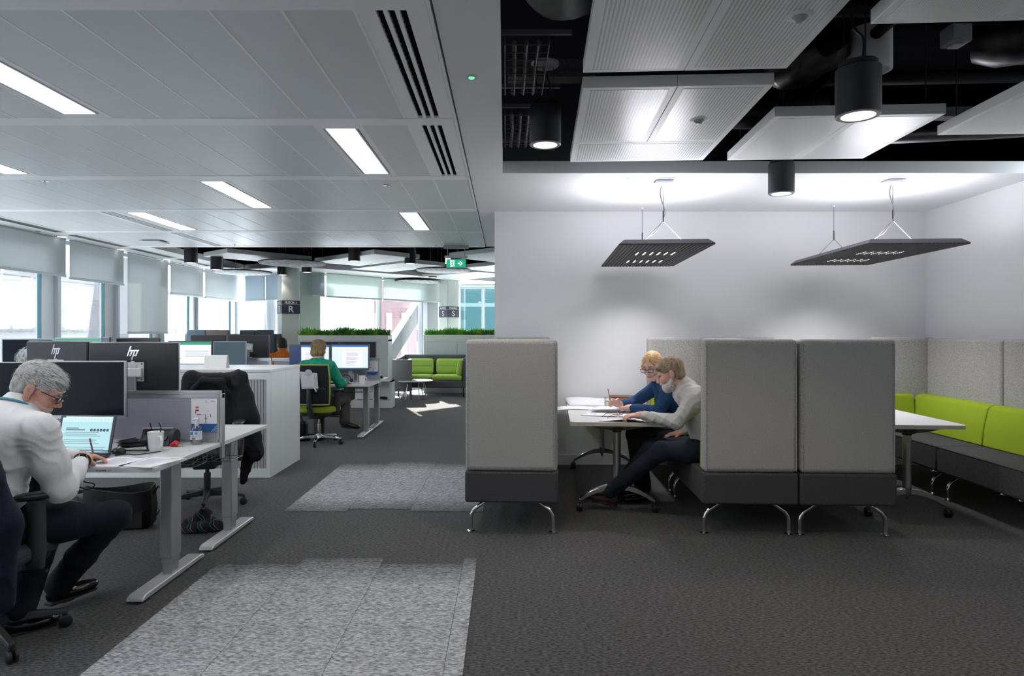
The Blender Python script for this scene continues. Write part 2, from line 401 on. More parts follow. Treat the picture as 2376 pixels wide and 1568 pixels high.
# small ceiling fittings
def fitting(kind, label, loc, group=None):
    t = thing(kind, label, {'sprinkler_head':'sprinkler','smoke_detector':'detector','indicator_light':'indicator','presence_sensor':'sensor'}[kind], loc, group=group)
    if kind == 'sprinkler_head':
        MB().lathe([(.0,-.002),(.032,-.002),(.036,0)], 16).build('rose', CHROME, t, smooth=True)
        MB().lathe([(.008,-.002),(.008,-.02),(.016,-.022),(.016,-.025),(0,-.026)], 12).build('nozzle', CHROME, t, smooth=True)
    elif kind == 'indicator_light':
        MB().lathe([(.0,-.003),(.02,-.006),(.034,-.004),(.038,0)], 20).build('ring', mat('pale_ring', (.5,.55,.5), .4), t, smooth=True)
        MB().ball((0,0,-.006), (.016,.016,.006)).build('lens', mat('green_led', (.1,.6,.25), .3, emit=(.1,1,.35), es=1.2), t, smooth=True)
    elif kind == 'presence_sensor':
        MB().lathe([(0,-.006),(.05,-.006),(.06,0)], 24).build('ring', WHITE, t, smooth=True)
        MB().lathe([(0,-.03),(.015,-.028),(.03,-.014),(.034,-.006)], 20).build('dome', mat('sensor_dome', (.35,.38,.37), .3), t, smooth=True)
    return t
for i, (x, y, l) in enumerate([(103,421,'small sprinkler head in the tile ceiling near the window side'), (898,430,'small sprinkler head in the tile ceiling before the corridor'), (88,536,'small sprinkler head over the first window blind'),
                 (545,568,'small sprinkler head at the dark ceiling edge above the desks'), (1010,570,'small sprinkler head beside the exit sign mount')]):
    Y = 2014/(772-y); p = at(x, y, Y); fitting('sprinkler_head', l, (p.x, p.y, CEIL), 'ceiling sprinkler heads')
p = at(1094, 178, 2014/594); fitting('indicator_light', 'green indicator light in the plaster corridor ceiling', (p.x, p.y, CEIL))
p = at(1457, 411, 2014/361); fitting('indicator_light', 'faint indicator light beside a pendant ceiling mount', (p.x, p.y, CEIL))
t = thing('smoke_detector', 'white square ceiling unit with a dark base near the windows', 'detector', (-5.06, 9.45, CEIL))
MB().bb(-.11,.11,-.11,.11,-.012,0).build('base', DARK, t)
MB().prism([(-.15,-.15),(.15,-.15),(.15,.15),(-.15,.15)], -.03, -.012).build('cover', WHITE, t, bevel=.008)

# ---- columns with floor signs
NAVY = mat('sign_navy', (.035, .038, .065), .5); SIGNW = mat('sign_white', (.85,.86,.88), .5)
def column(name, cx, cy, side, rz, letter, lab):
    t = thing(name, lab, 'column', (cx, cy, 0), rz, kind='structure')
    MB().bb(-side/2, side/2, -side/2, side/2, 0, CEIL).build('shaft', mat('column_paint', (.62,.66,.63), .55), t, bevel=.015)
    z0, z1 = (1.83, 2.10); e = side/2+.004
    MB().bb(-e, e, -e, e, z0, z1).build('sign_band', NAVY, t)
    MB().bb(-e-.001, e+.001, -e-.001, e+.001, z0+.19, z0+.195).build('sign_line', SIGNW, t)
    for q in range(2):                       # two faces turned to the room
        M = Matrix.Rotation(-q*PI/2, 4, 'Z')
        for s, sz, zz in ((letter, .19, z0+.03), ('FLOOR 3', .062, z0+.208)):
            o = lettering('lettering', s, sz, SIGNW, t, M @ Vector((0, -e-.002, zz)), (R(90), 0, -q*PI/2), align='CENTER', bold=.002)
    return t
column('column_1', -4.48, 13.55, .36, R(33), 'R', 'pale column with navy floor sign lettered R')
column('column_2', -1.42, 16.55, .36, R(42), 'S', 'pale column with navy floor sign lettered S')

# ---- facades: bays of frame and glass
FRAME = mat('facade_frame', (.50,.54,.58), .5); FWHITE = mat('facade_white', (.75,.77,.8), .5); TEAL = mat('facade_teal_edge', (.03,.12,.16), .35)
FGREEN = mat('facade_grey_green', (.30,.36,.33), .6)
BLIND = translucent('blind_cloth', (.57,.595,.595), .5, (.57,.60,.60))
WN = [0]
def bay(p, q, label, post=True, panel=True, glass=True):
    """one glazed bay from floor point p to q; local x runs along the bay, room on -y side"""
    WN[0] += 1; p = Vector((*p, 0)); q = Vector((*q, 0)); d = q - p; L_ = d.length
    t = thing(f'window_{WN[0]}', label, 'window', p, math.atan2(d.y, d.x), kind='structure')
    fr = MB(); fr.bb(0, L_, .0, .12, 0, .10).bb(0, L_, .0, .12, CEIL-.05, CEIL+.3)
    if post: fr.bb(L_-.03, L_+.03, -.03, .10, 0, CEIL)
    fr.build('window_frame', FRAME, t)
    x1 = L_-.035
    if panel:
        MB().bb(L_-.30, L_-.035, .03, .08, .1, CEIL-.05).build('side_panel', FWHITE, t)
        MB().bb(L_-.325, L_-.30, .015, .06, .1, CEIL-.05).build('edge_strip', TEAL, t); x1 = L_-.335
    MB().bb(.035 if post else 0, x1, .05, .06, .1, CEIL-.05).build('pane', GLASS, t)
    return t
ys = [-1.6, -.59, .82, 2.23, 3.64, 5.05, 6.46, 7.87, 9.28, 10.70, 12.1, 13.5, 15.5]
for k in range(len(ys)-1):
    bay((-6.34, ys[k]), (-6.34, ys[k+1]), f'tall glazed bay of the window wall, bay {k+1} counted from the wall end')
# blinds: rolled cloth with bottom bar, hung inside the glass
def blind(p, q, zb, label, ztop=CEIL, m=None):
    p = Vector((*p, 0)); q = Vector((*q, 0)); d = q - p; L_ = d.length
    t = thing('roller_blind', label, 'blind', p, math.atan2(d.y, d.x), group='roller blinds on the windows')
    MB().bb(0, L_, -.002, .002, zb, ztop-.01).build('cloth', m or BLIND, t)
    MB().bb(-.004, L_+.004, -.012, .012, zb-.035, zb).build('bottom_bar', mat('blind_bar', (.42,.44,.45), .5), t, bevel=.004)
    MB().cyl((0,0,ztop-.011), (L_,0,ztop-.011), .010, n=12).build('roller', mat('blind_bar'), t, smooth=True)
    return t
XB = -6.20
for a, b, z, l in ((7.93,9.24,2.26,'grey roller blind at the edge of the picture over the window wall'), (9.33,10.64,2.24,'grey roller blind with two faint dark smudges near its bar'),
                   (10.76,12.04,1.46,'long grey roller blind pulled down furthest of all'), (12.15,13.44,2.19,'grey roller blind just beyond the long one'), (13.55,15.2,2.19,'grey roller blind next to the glazed corner')):
    blind((XB, a), (XB, b), z, l)
bay((-6.30, 15.62), (-5.35, 14.83), 'glazed bay in the corner behind the column with sign R', panel=False)
bay((-5.35, 14.83), (-4.5, 14.15), 'glazed bay hidden partly by the column with sign R', panel=False)
BLINDB = translucent('blind_cloth_blue', (.36,.42,.46), .35, (.36,.42,.46))
blind((-6.05, 15.25), (-5.40, 14.73), 2.20, 'blue-grey roller blind in the corner beside the column', m=BLINDB)
blind((-5.37, 14.70), (-4.75, 14.2), 2.20, 'narrow blue-grey roller blind half behind the column', m=BLINDB)
# slanted lounge facade
A_ = Vector((-4.2, 14.42)); B_ = Vector((-1.27, 18.05)); du = (B_-A_).normalized(); LC = (B_-A_).length
def cpt(s, off=0.): v = A_ + du*s + Vector((du.y, -du.x))*off; return (v.x, v.y)
struct('trim_1', MB().prism([cpt(-.36,.02), cpt(.14,.02), cpt(.14,-.10), cpt(-.36,-.10)], 0, CEIL), FGREEN, 'grey-green facade pier beside the sign R column', 'pier')
bay(cpt(.14), cpt(1.85), 'wide lounge window behind the planter greenery', panel=False)
bay(cpt(1.85), cpt(3.25), 'lounge window crossed by the white diagonal brace', panel=False)
struct('trim_2', MB().prism([cpt(3.25,.05), cpt(3.42,.05), cpt(3.42,-.10), cpt(3.25,-.10)], 0, CEIL), FWHITE, 'white facade post beside the diagonal brace', 'post')
struct('trim_3', MB().prism([cpt(3.42,.06), cpt(3.80,.06), cpt(3.80,-.12), cpt(3.42,-.12)], 0, CEIL), mat('facade_grey', (.26,.29,.28), .6), 'grey facade pier before the sign S column', 'pier')
bay(cpt(3.80), cpt(LC), 'narrow window strip before the sign S column', panel=False)
BLINDL = translucent('blind_cloth_pale', (.60,.66,.63), .5, (.62,.69,.65))
blind(cpt(-.16,.16), cpt(.15,.16), 2.27, 'narrow dark blind over the grey-green pier', m=BLINDB)
blind(cpt(.20,.16), cpt(1.78,.16), 2.26, 'pale roller blind over the wide lounge window', m=BLINDL)
blind(cpt(1.84,.16), cpt(3.8,.16), 2.26, 'pale roller blind over the window with the brace', m=BLINDL)
bay((-1.27, 18.05), (-.62, 18.05), 'teal lounge window beside the sign S column', panel=False)
bay((-.62, 18.05), (.8, 18.05), 'teal lounge window next to the white wall edge', panel=False)
bay((.8, 18.05), (2.6, 18.05), 'lounge window hidden behind the booth wall', panel=False)
blind((-1.2, 17.9), (.75, 17.9), 2.68, 'short pale blind above the teal windows', m=BLINDL)
# outside: braces and neighbouring buildings
MB_W = mat('outside_white', (.15,.153,.16), .8)
def beam(a, b, w_, h_):
    a = Vector(a); b = Vector(b); d = b-a; M = d.to_track_quat('Z','Y').to_matrix(); return MB().box((a+b)/2, (w_, h_, d.length), M)
tag(beam((-3.64,16.3,-.24), (-1.62,18.07,3.35), .36, .30).build('brace_beam', mat('brace_white', (.15,.153,.163), .6), bevel=.01), 'white diagonal steel brace outside the lounge window', 'brace')
tag(beam((-7.0,15.6,-1.2), (-5.2,18.2,4.5), .3, .3).build('brace_beam', MATS['brace_white'], bevel=.01), 'white diagonal brace outside behind the sign R column', 'brace')
def building(name, label, loc, size, m, rows, cols, wm, face, wz=.55, wx=.55):
    t = thing(name, label, 'building', loc); X, Y, Z = size
    MB().bb(-X/2, X/2, -Y/2, Y/2, -6, Z).build('wall', m, t)
    pr = None
    for i in range(rows):
        for j in range(cols):
            z = -4 + (i+.5)*(Z+4)/rows; hz = (Z+4)/rows*wz/2
            if face == 'y': x = -X/2 + (j+.5)*X/cols; hx = X/cols*wx/2; q = (x, -Y/2, z); d = (hx*2, .16, hz*2)
            else: y = -Y/2 + (j+.5)*Y/cols; hx = Y/cols*wx/2; q = (X/2, y, z); d = (.16, hx*2, hz*2)
            if pr is None: pr = MB().box((0,0,0), d).build('window', wm, t); pr.location = q
            else: c = pr.copy(); COL.objects.link(c); c.parent = t; c.location = q
    return t
TEALG = mat('teal_curtain_glass', (.007,.030,.033), .3, spec=.12); PALEW = mat('pale_window', (.10,.106,.116), .5)
building('office_building', 'pale stone building with long horizontal bands across the street', (-17, 12, 0), (6, 40, 5.5), MB_W, 6, 5, mat('band_grey', (.08,.083,.09), .6), 'x', .06, .7)
building('office_building', 'pale grid-windowed building seen through the lounge window', (-14, 50, -2), (7, 5, 11), MB_W, 7, 5, PALEW, 'y')
building('brick_building', 'red brick building seen behind the diagonal brace', (-9, 57, -2), (5, 5, 8), mat('brick_red', (.085,.052,.056), .8), 5, 4, mat('brick_window', (.125,.10,.105), .5), 'y', .6, .4)
building('glass_building', 'teal glass building with office lights beyond the end window', (-1.0, 62, -2), (9, 4, 11), mat('teal_spandrel', (.015,.05,.055), .4), 6, 5, TEALG, 'y', .85, .92)
for k in range(5):
    p = (-13.2+.0*k, -2.5 + 4.6*k, 0)
    tag(beam((p[0]+2.2, p[1]+.8, -5), (p[0]+3.6, p[1]+1.7, 9), .5, .9).build('leaning_fin', mat('fin_white', (.095,.098,.108), .6)), f'leaning white fin outside, {["beyond the wall end","before the first blind","behind the first blind","behind the long blind","behind the glazed corner"][k]}', 'fin', 'leaning fins outside')
# ================================================================ OPEN CEILING OVER THE BOOTHS
def striped(name, pitch, c1, c2, duty=.5, dots=False):
    m = mat(name, c1, .55); nt = m.node_tree; N = nt.nodes; L = nt.links; b = N['Principled BSDF']
    tc = N.new('ShaderNodeTexCoord'); sx = N.new('ShaderNodeSeparateXYZ'); L.new(tc.outputs['Object'], sx.inputs[0])
    def wave(ax):
        a = N.new('ShaderNodeMath'); a.operation = 'MULTIPLY'; a.inputs[1].default_value = 1/pitch; L.new(sx.outputs[ax], a.inputs[0])
        f = N.new('ShaderNodeMath'); f.operation = 'FRACT'; L.new(a.outputs[0], f.inputs[0])
        g = N.new('ShaderNodeMath'); g.operation = 'GREATER_THAN'; g.inputs[1].default_value = duty; L.new(f.outputs[0], g.inputs[0]); return g
    g = wave('X')
    if dots:
        h = wave('Y'); k = N.new('ShaderNodeMath'); k.operation = 'MULTIPLY'; L.new(g.outputs[0], k.inputs[0]); L.new(h.outputs[0], k.inputs[1]); g = k
    mx = N.new('ShaderNodeMix'); mx.data_type = 'RGBA'; mx.inputs[6].default_value = (*c1, 1); mx.inputs[7].default_value = (*c2, 1)
    L.new(g.outputs[0], mx.inputs[0]); L.new(mx.outputs[2], b.inputs['Base Color'])
    return m
RAFTW = mat('raft_white', (.80,.82,.82), .45, spec=.5); RAFTS = striped('raft_slots', .0185, (.80,.82,.82), (.42,.43,.44), .55); RAFTD = striped('raft_dots', .011, (.80,.82,.82), (.46,.48,.49), .55, True)
RAFTS.node_tree.nodes['Principled BSDF'].inputs['Roughness'].default_value = .33; RAFTD.node_tree.nodes['Principled BSDF'].inputs['Roughness'].default_value = .33
def raft(label, loc, rz, W, L_, cells, fieldm, zt=.065, name='ceiling_raft', group='ceiling rafts over the booths'):
    """suspended metal raft; loc = corner, local x width, y length; cells = list of (x0,x1,y0,y1) panels"""
    t = thing(name, label, 'ceiling raft', loc, rz, group=group)
    for (x0, x1, y0, y1) in cells:
        p = MB().bb(x0+.001, x1-.001, y0+.001, y1-.001, 0, zt).build('raft_panel', RAFTW, t, bevel=.002, seg=1)
        if fieldm: MB().bb(x0+.04, x1-.04, y0+.04, y1-.04, -.0015, .002).build('perforated_field', fieldm, p)
    for (x, y) in ((.08,.08),(W-.08,.08),(.08,L_-.08),(W-.08,L_-.08)):
        MB().cyl((x,y,zt), (x,y,3.6-loc[2]), .004, n=6).build('hanger_rod', BLACKM, t)
    return t
RZ = R(-3.1); ZR = 2.80
def corner(fl, L_):           # far-left corner -> near-left corner of a raft turned by RZ
    return (fl[0] + math.sin(RZ)*L_, fl[1] - math.cos(RZ)*L_, ZR)
raft('large slotted white raft above the booths, cut by the top of the picture', corner((.407,3.43), 2.1), RZ, 1.045, 2.1, [(0,.522,0,1.05),(.522,1.045,0,1.05),(0,.522,1.05,2.1),(.522,1.045,1.05,2.1)], RAFTS)
raft('slotted white raft of three panels over the booth table', corner((.517,5.22), 1.58), RZ, 1.045, 1.58, [(0,.522,0,1.06),(.522,1.045,0,1.06),(0,1.045,1.06,1.58)], RAFTS)
raft('square white raft beside the hanging downlight', corner((1.752,5.17), 1.05), RZ, 1.045, 1.05, [(0,.522,0,1.05),(.522,1.045,0,1.05)], RAFTD)
raft('white raft in the top corner above the drum speaker', corner((1.61,2.89), 1.6), RZ, 1.045, 1.6, [(0,.522,0,1.6),(.522,1.045,0,1.6)], RAFTD)
raft('white raft at the edge of the picture by the side wall', corner((2.973,4.51), 2.1), RZ, 1.045, 2.1, [(0,.522,0,1.05),(.522,1.045,0,1.05),(0,.522,1.05,2.1),(.522,1.045,1.05,2.1)], RAFTD)
for (x, y, l) in ((1855,36,'round white sensor in the large slotted raft'), (1622,277,'round white sensor in the three-panel raft')):
    Y = 1.36*F/(CY-y); p = at(x, y, Y); fitting('presence_sensor', l, (p.x, p.y, ZR-.001), 'round sensors in the rafts')

# cylinder downlights
LENS = mat('lamp_lens', (1,.97,.92), .4, emit=(1,.95,.88), es=3.5)
CYLB = mat('cylinder_black', (.011,.012,.016), .55)
def cylinder_light(label, loc, h=.27, r=.1, watt=34, ang=115, group='black cylinder downlights', rose=True, top=3.55, col=(1,.89,.78)):
    t = thing('cylinder_downlight', label, 'downlight', loc, group=group)
    MB().lathe([(0,.012),(.090,.012),(.1,.003),(.1,.012),(.1,h-.03),(.088,h-.02),(.086,h)], 40).build('body', CYLB, t, smooth=True)
    MB().lathe([(.076,.010),(.076,.0),(.094,-.001),(.1,.004)], 40, cap=False).build('rim', mat('lamp_rim', (.35,.38,.38), .4), t, smooth=True)
    MB().lathe([(.0,.007),(.076,.007)], 40, cap=False).build('lens', LENS, t)
    zt = top - loc[2]
    for k in range(3):
        a = R(30+120*k); MB().cyl((.06*math.cos(a), .06*math.sin(a), h), (.06*math.cos(a), .06*math.sin(a), zt), .0025, n=6).build('wire', BLACKM, t)
    MB().cable([(.02,0,h),(.03,.01,h+.12),(-.02,.02,h+.25),(.01,.02,zt)], .006, 8).build('cable', BLACK, t, smooth=True)
    if rose: MB().lathe([(0,zt-.015),(.085,zt-.015),(.09,zt)], 28).build('ceiling_rose', mat('rose_grey', (.20,.20,.22), .6), t, smooth=True)
    if watt: lampspot('lamp', t, (0,0,-.004), watt, col, ang, .7, .06)
    return t
cylinder_light('black cylinder downlight hanging beside the cable trays', (.255, 4.16, 2.63), top=3.15)
cylinder_light('largest black cylinder downlight, hanging before the white drum', (1.689, 3.134, 2.475), h=.255, rose=False)
cylinder_light('black cylinder downlight just beyond the square raft', (2.23, 5.29, 2.56), rose=False)
cylinder_light('black cylinder downlight overhead near the corridor', (.3, 1.3, 2.6), rose=False)
cylinder_light('black cylinder downlight overhead near the side wall', (2.9, 1.2, 2.6), rose=False)
# services
t = thing('drum_speaker', 'white drum hanging in the black ceiling void', 'speaker', (2.205, 3.97, 3.02))
MB().lathe([(.0,.012),(.105,.012),(.108,0),(.126,.004),(.126,.24),(.12,.25),(0,.25)], 40).build('body', mat('drum_white', (.55,.55,.57), .6), t, smooth=True)
MB().cyl((0,0,.25),(0,0,.58),.012,n=8).build('stem', BLACKM, t)
DUCT = noisy('foil_black', (.004,.004,.005), (.022,.022,.026), 14, .4, (1,1,.4), 1.0, 5, .4, .7, spec=.6)
def lumpy(name, label, p0, p1, r, seed, cat='duct', sag=.1):
    rn = random.Random(seed); p0 = Vector(p0); p1 = Vector(p1); m = MB(); pts = []; rs = []
    for i in range(13):
        f = i/12; pts.append(p0.lerp(p1, f) + Vector((rn.uniform(-.02,.02), 0, -sag*math.sin(PI*f)))); rs.append(r*(1+rn.uniform(-.05,.05))*(.75 if i in (0,12) else 1))
    m.tube(pts, rs, 20); return tag(m.build(name, DUCT, smooth=True, angle=60), label, cat)
lumpy('flexible_duct', 'thick black foil-wrapped duct sagging in the void by the corridor', (.27,.9,3.32), (.28,3.35,3.22), .25, 3)
lumpy('flexible_duct', 'black foil duct crossing behind the square raft', (1.2,5.05,3.15), (2.4,4.9,3.12), .11, 5, sag=.04)
lumpy('flexible_duct', 'black foil duct behind the drum speaker', (1.78,4.25,3.14), (1.98,3.95,3.2), .13, 6, sag=.03)
lumpy('flexible_duct', 'black foil duct at the side wall end of the void', (3.1,4.3,3.35), (4.2,3.3,3.25), .17, 8, sag=.05)
lumpy('flexible_duct', 'long black pipe low in the void along the fascia', (1.9,5.2,2.97), (4.3,5.0,3.02), .06, 9, sag=.02)
def wire_tray(label, x0, x1, y0, y1, z):
    t = thing('cable_tray', label, 'cable tray', (x0, y0, z), group='wire cable trays'); W = x1-x0; L_ = y1-y0
    mw = mat('tray_wire', (.09,.09,.10), .5, .3)
    nx = 5; ny = int(L_/.1)+1
    for i in range(nx): MB().cyl((W*i/(nx-1),0,0),(W*i/(nx-1),L_,0),.0035,n=5).build('long_wire', mw, t)
    for k in range(ny): MB().tube([(0,k*.1,.05),(0,k*.1,0),(W,k*.1,0),(W,k*.1,.05)],.0035,5).build('cross_wire', mw, t)
    for i in range(3): MB().tube([(W*(.2+.28*i),0,.015),(W*(.25+.25*i),L_*.5,.022),(W*(.2+.28*i),L_,.015)], .012, 7).build('cable', mat('grey_cable', (.05,.05,.055), .5), t, smooth=True)
    MB().bb(-.02, W+.12, -.02, .0, .05, .075).build('bracket', mw, t)
    MB().bb(-.02, W+.12, L_, L_+.02, .05, .075).build('bracket', mw, t)
wire_tray('wire cable tray with bundled cables behind the first cylinder lamp', .0, .24, 3.55, 4.3, 3.0)
wire_tray('lower wire cable tray along the fascia end of the void', .0, .22, 4.55, 5.35, 2.95)
t = thing('junction_box', 'grey square junction box fixed under the slab', 'junction box', (2.49, 3.62, 3.03))
MB().bb(-.055,.055,-.055,.055,0,.1).build('box', mat('box_grey', (.16,.16,.18), .6), t, bevel=.008)
MB().bb(-.03,.03,-.03,.03,-.012,0).build('lid', mat('lid_grey', (.3,.3,.31), .6), t, bevel=.004)
MB().cyl((0,0,.1),(0,0,.57),.008,n=8).build('conduit', BLACKM, t)
BEAMG = noisy('fireproofed_steel', (.035,.034,.037), (.075,.072,.08), 90, .9)
tag(MB().bb(.02, .62, 4.30, 4.42, 3.12, 3.24).build('steel_beam', BEAMG, bevel=.004), 'grey fireproofed beam behind the first cylinder lamp', 'beam')
tag(MB().bb(2.6, 3.75, 4.66, 4.76, 2.98, 3.05).build('steel_channel', BEAMG, bevel=.003), 'long grey steel channel in the void behind the hanging lamp', 'channel')
tag(MB().box((2.42, 4.7, 3.0), (.3, .12, .09), Matrix.Rotation(R(8),3,'Z')).build('steel_bracket', BEAMG, bevel=.003), 'short grey steel bracket beside the hanging lamp', 'bracket')
for i, (a, b, r, l) in enumerate([((.7,4.9,3.3),(4.4,4.7,3.3),.05,'black pipe running across the void under the slab'), ((1.35,1.0,3.4),(1.6,5.3,3.4),.06,'black pipe running lengthwise above the slotted rafts'),
                   ((2.05,1.2,3.2),(2.25,5.2,3.2),.035,'thin black pipe lengthwise over the gap between rafts'), ((1.0,3.48,3.15),(4.2,3.4,3.15),.04,'black pipe crossing above the gap of the slotted rafts')]):
    tag(MB().cyl(a, b, r, n=14).build('service_pipe', mat('pipe_black', (.005,.005,.006), .6, spec=.1), smooth=True), l, 'pipe', 'service pipes in the void')
t = thing('valve_assembly', 'brass and red pipe valve tucked beside the top corner raft', 'valve', (2.72, 3.2, 3.12))
MB().cyl((-.12,0,0),(.16,0,.02),.02,n=12).build('pipe', mat('brass', (.45,.32,.10), .35, .9), t, smooth=True)
MB().box((-.1,-.03,-.03),(.1,.014,.02)).build('lever', mat('valve_red', (.5,.03,.02), .5), t, bevel=.003)
MB().box((.0,-.02,.05),(.06,.004,.05)).build('tag_card', PAPER, t)

# ================================================================ PENDANT LAMPS
LAMPG = mat('lamp_graphite', (.085,.077,.092), .5); LAMPH = mat('lamp_wire', (.25,.25,.27), .35, .8)
UPL = mat('uplight_led', (1,1,1), .5, emit=(.93,.92,1.0), es=11.5)
def acoustic_pendant(label, loc, rz, W, L_, mountx, mounty):
    """flat perforated pendant panel lit upward; loc = near-left corner of the panel bottom"""
    t = thing('pendant_lamp', label, 'pendant lamp', loc, rz, group='graphite pendant panels over the booths'); iz = .03
    ho = MB(); ins = .045
    ho.add([(0,0,iz*.2),(W,0,iz*.2),(W,L_,iz*.2),(0,L_,iz*.2),(ins,ins,.045),(W-ins,ins,.045),(W-ins,L_-ins,.045),(ins,L_-ins,.045)], [(0,1,5,4),(1,2,6,5),(2,3,7,6),(3,0,4,7)])
    ho.bb(ins,W-ins,ins,L_-ins,.034,.045)
    ho.build('housing', LAMPG, t)
    pm = MB(); p = .032; nx = int((W-.03)/p); ny = int((L_-.03)/p)
    for i in range(nx+1): x = .015+i*p; pm.bb(x-.0085, x+.0085, .0, L_, -.006, .006)
    for k in range(ny+1): y = .015+k*p; pm.bb(.0, W, y-.0075, y+.0075, -.003, .008)
    pm.build('perforated_panel', LAMPG, t)['kind'] = 'stuff'
    MB().bb(.01,W-.01,.01,L_-.01,.012,.014).build('inner_plate', mat('lamp_inner', (.012,.011,.014), .8), t)
    ld = MB()
    for fy in (.30,.68):
        for i in range(6):
            for k in range(6):
                x = .015+(int(nx*.28)+i*2+.5)*p; y = .015+(int(ny*fy)+k+.5)*p; ld.bb(x-.0055,x+.0055,y-.0055,y+.0055,-.0045,-.002)
    ld.build('led_dots', mat('led_dot', (1,1,1), .5, emit=(1,1,1), es=4), t)['kind'] = 'stuff'
    MB().bb(.14,W-.14,.14,L_-.75,.046,.050).build('uplight_strip', UPL, t)
    for fy in (.33,.70): lampspot('led_cluster', t, (W*.45,L_*fy,-.012), 46, (.97,.95,1), 130, .8, .1)
    zc = CEIL - loc[2]
    for q, (mx_, my_) in enumerate(((mountx, mounty), (mountx, L_-.12))):
        zj = zc*.42
        for s in (-1,1): MB().cyl((mx_+s*.2,my_,.045),(mx_,my_,zj),.0032,n=6).build('suspension_wire', LAMPH, t)
        MB().cyl((mx_,my_,zj),(mx_,my_,zc),.0032,n=6).build('suspension_wire', LAMPH, t)
        MB().cyl((mx_,my_,zj-.012),(mx_,my_,zj+.085),.006,n=10).build('wire_grip', mat('grip_dark', (.07,.07,.08), .3, .8), t, smooth=True)
        if q == 0:
            MB().cable([(mx_-.01,my_,zc-.03),(mx_-.025,my_,zc-.13),(mx_+.012,my_,zc-.27),(mx_,my_,zj+.01),(mx_-.07,my_-.01,zj-.1),(mx_-.14,my_-.01,.11),(mx_-.2,my_,.045)], .005, 8).build('power_cable', mat('cable_grey', (.16,.15,.17), .5), t, smooth=True)
            cr = [(math.cos(a)*.075*(1 if abs(math.cos(a))<.8 else 1.0), math.sin(a)*.075) for a in np.linspace(0, 2*PI, 24, endpoint=False)]
            sq = lambda r: [(r*max(-1,min(1,1.25*math.cos(a)))+mx_, r*max(-1,min(1,1.25*math.sin(a)))+my_) for a in np.linspace(0, 2*PI, 32, endpoint=False)]
            m_ = MB(); m_.prism(sq(.085), zc-.052, zc-.04).prism(sq(.066), zc-.04, zc-.012); m_.build('mount_box', mat('mount_white', (.75,.75,.77), .5), t)
            MB().prism(sq(.10), zc-.012, zc).build('ceiling_plate', mat('plate_pale', (.55,.55,.58), .5), t)
        else: MB().ball((mx_,my_,zc-.012),(.014,.014,.014)).build('ceiling_hook', mat('mount_white'), t, smooth=True)
    return t
acoustic_pendant('graphite perforated pendant panel over the booth with two people', (.925, 5.30, 2.155), R(-3.6), .765, 1.76, .42, .40)
acoustic_pendant('graphite perforated pendant panel beside the corner of the walls', (2.92, 5.27, 2.155), R(-3.2), .80, 1.66, .40, .40)

# ================================================================ BOOTH SOFAS
def profile_prism(prof, y0, y1):
    """extrude an (x,z) outline along y"""
    n = len(prof); m = MB()
    m.add([(x,y0,z) for x,z in prof]+[(x,y1,z) for x,z in prof], [tuple(range(n)), tuple(range(n,2*n))[::-1]]+[(i,n+i,n+(i+1)%n,(i+1)%n) for i in range(n)]); return m
def booth_sofa():
    D, L_ = .655, 2.42; T_ = .105
    t = thing('booth_sofa', 'x', 'sofa', group='high-backed booth sofas')
    for k in range(2):
        y0, y1 = k*L_/2+(.004 if k else 0), (k+1)*L_/2-(.004 if not k else 0)
        s = MB().bb(-.004, D+.004, y0, y1, .232, .456).build('seat_base', BOOTHD, t, bevel=.018, seg=3)
        MB().tube([(D+.002,y0+.01,.447),(D+.002,y1-.01,.447)], .004, 6).build('piping', BOOTHD, s)
        e0 = T_ if k == 0 else y0; e1 = L_-T_ if k == 1 else y1
        MB().bb(0, T_, e0+.001, e1-.001, .456, 1.385).build('back_panel', BOOTH, t, bevel=.03, seg=4)
        g = profile_prism([(T_,.457),(.275,.457),(.262,.60),(.225,.775),(.205,.80),(.17,.812),(T_,.812)], e0+.001, e1-.001); g.build('lumbar_band', GREEN, t, bevel=.012, seg=3)
    for k in range(2):
        a, b = (0, T_) if k == 0 else (L_-T_, L_)
        p = MB().bb(0, D, a, b, .456, 1.395).build('end_panel', BOOTH, t, bevel=.035, seg=5)
        MB().tube([(.012,a if k==0 else b,.47),(.012,a if k==0 else b,1.36)], .0025, 5).build('seam', BOOTH, p)
        MB().tube([(D-.02,(a-.001) if k==0 else b+.001,.47),(D-.02,(a-.001) if k==0 else b+.001,1.36)], .0025, 5).build('seam', BOOTH, p)
        yb = T_ if k == 0 else L_-T_; s = 1 if k == 0 else -1
        m = MB(); pr = [(0,.457),(.085,.457),(.07,.70),(.05,.795),(.03,.812),(0,.812)]
        q = [(yb+s*x, z) for x, z in pr]; n = len(q)
        m.add([(.26,y,z) for y,z in q]+[(D-.02,y,z) for y,z in q], [tuple(range(n)), tuple(range(n,2*n))[::-1]]+[(i,n+i,n+(i+1)%n,(i+1)%n) for i in range(n)])
        m.build('end_cushion', GREEN, t, bevel=.01, seg=3)
    for y in (.10, 1.10, 1.32, 2.32):
        for (xf, xt) in ((.03,.16),(D-.03,D-.16)):
            l = MB().tube([(xt,y,.235),(xf+(xt-xf)*.22,y,.165),(xf+(xt-xf)*.06,y,.135),(xf,y,.10),(xf,y,.012)], [.015,.015,.015,.0145,.014], 12).build('leg', CHROME, t, smooth=True, angle=50)
            MB().lathe([(.014,.03),(.016,.012),(.03,.008),(.03,.0)], 20, (xf,y,0)).build('foot', CHROME, l, smooth=True)
    return t
s0 = booth_sofa(); RS = R(-2.8)
s0.location = (-.283, 4.66, 0); s0.rotation_euler = (0,0,RS); s0['label'] = 'high-backed booth sofa standing alone beside the corridor carpet'
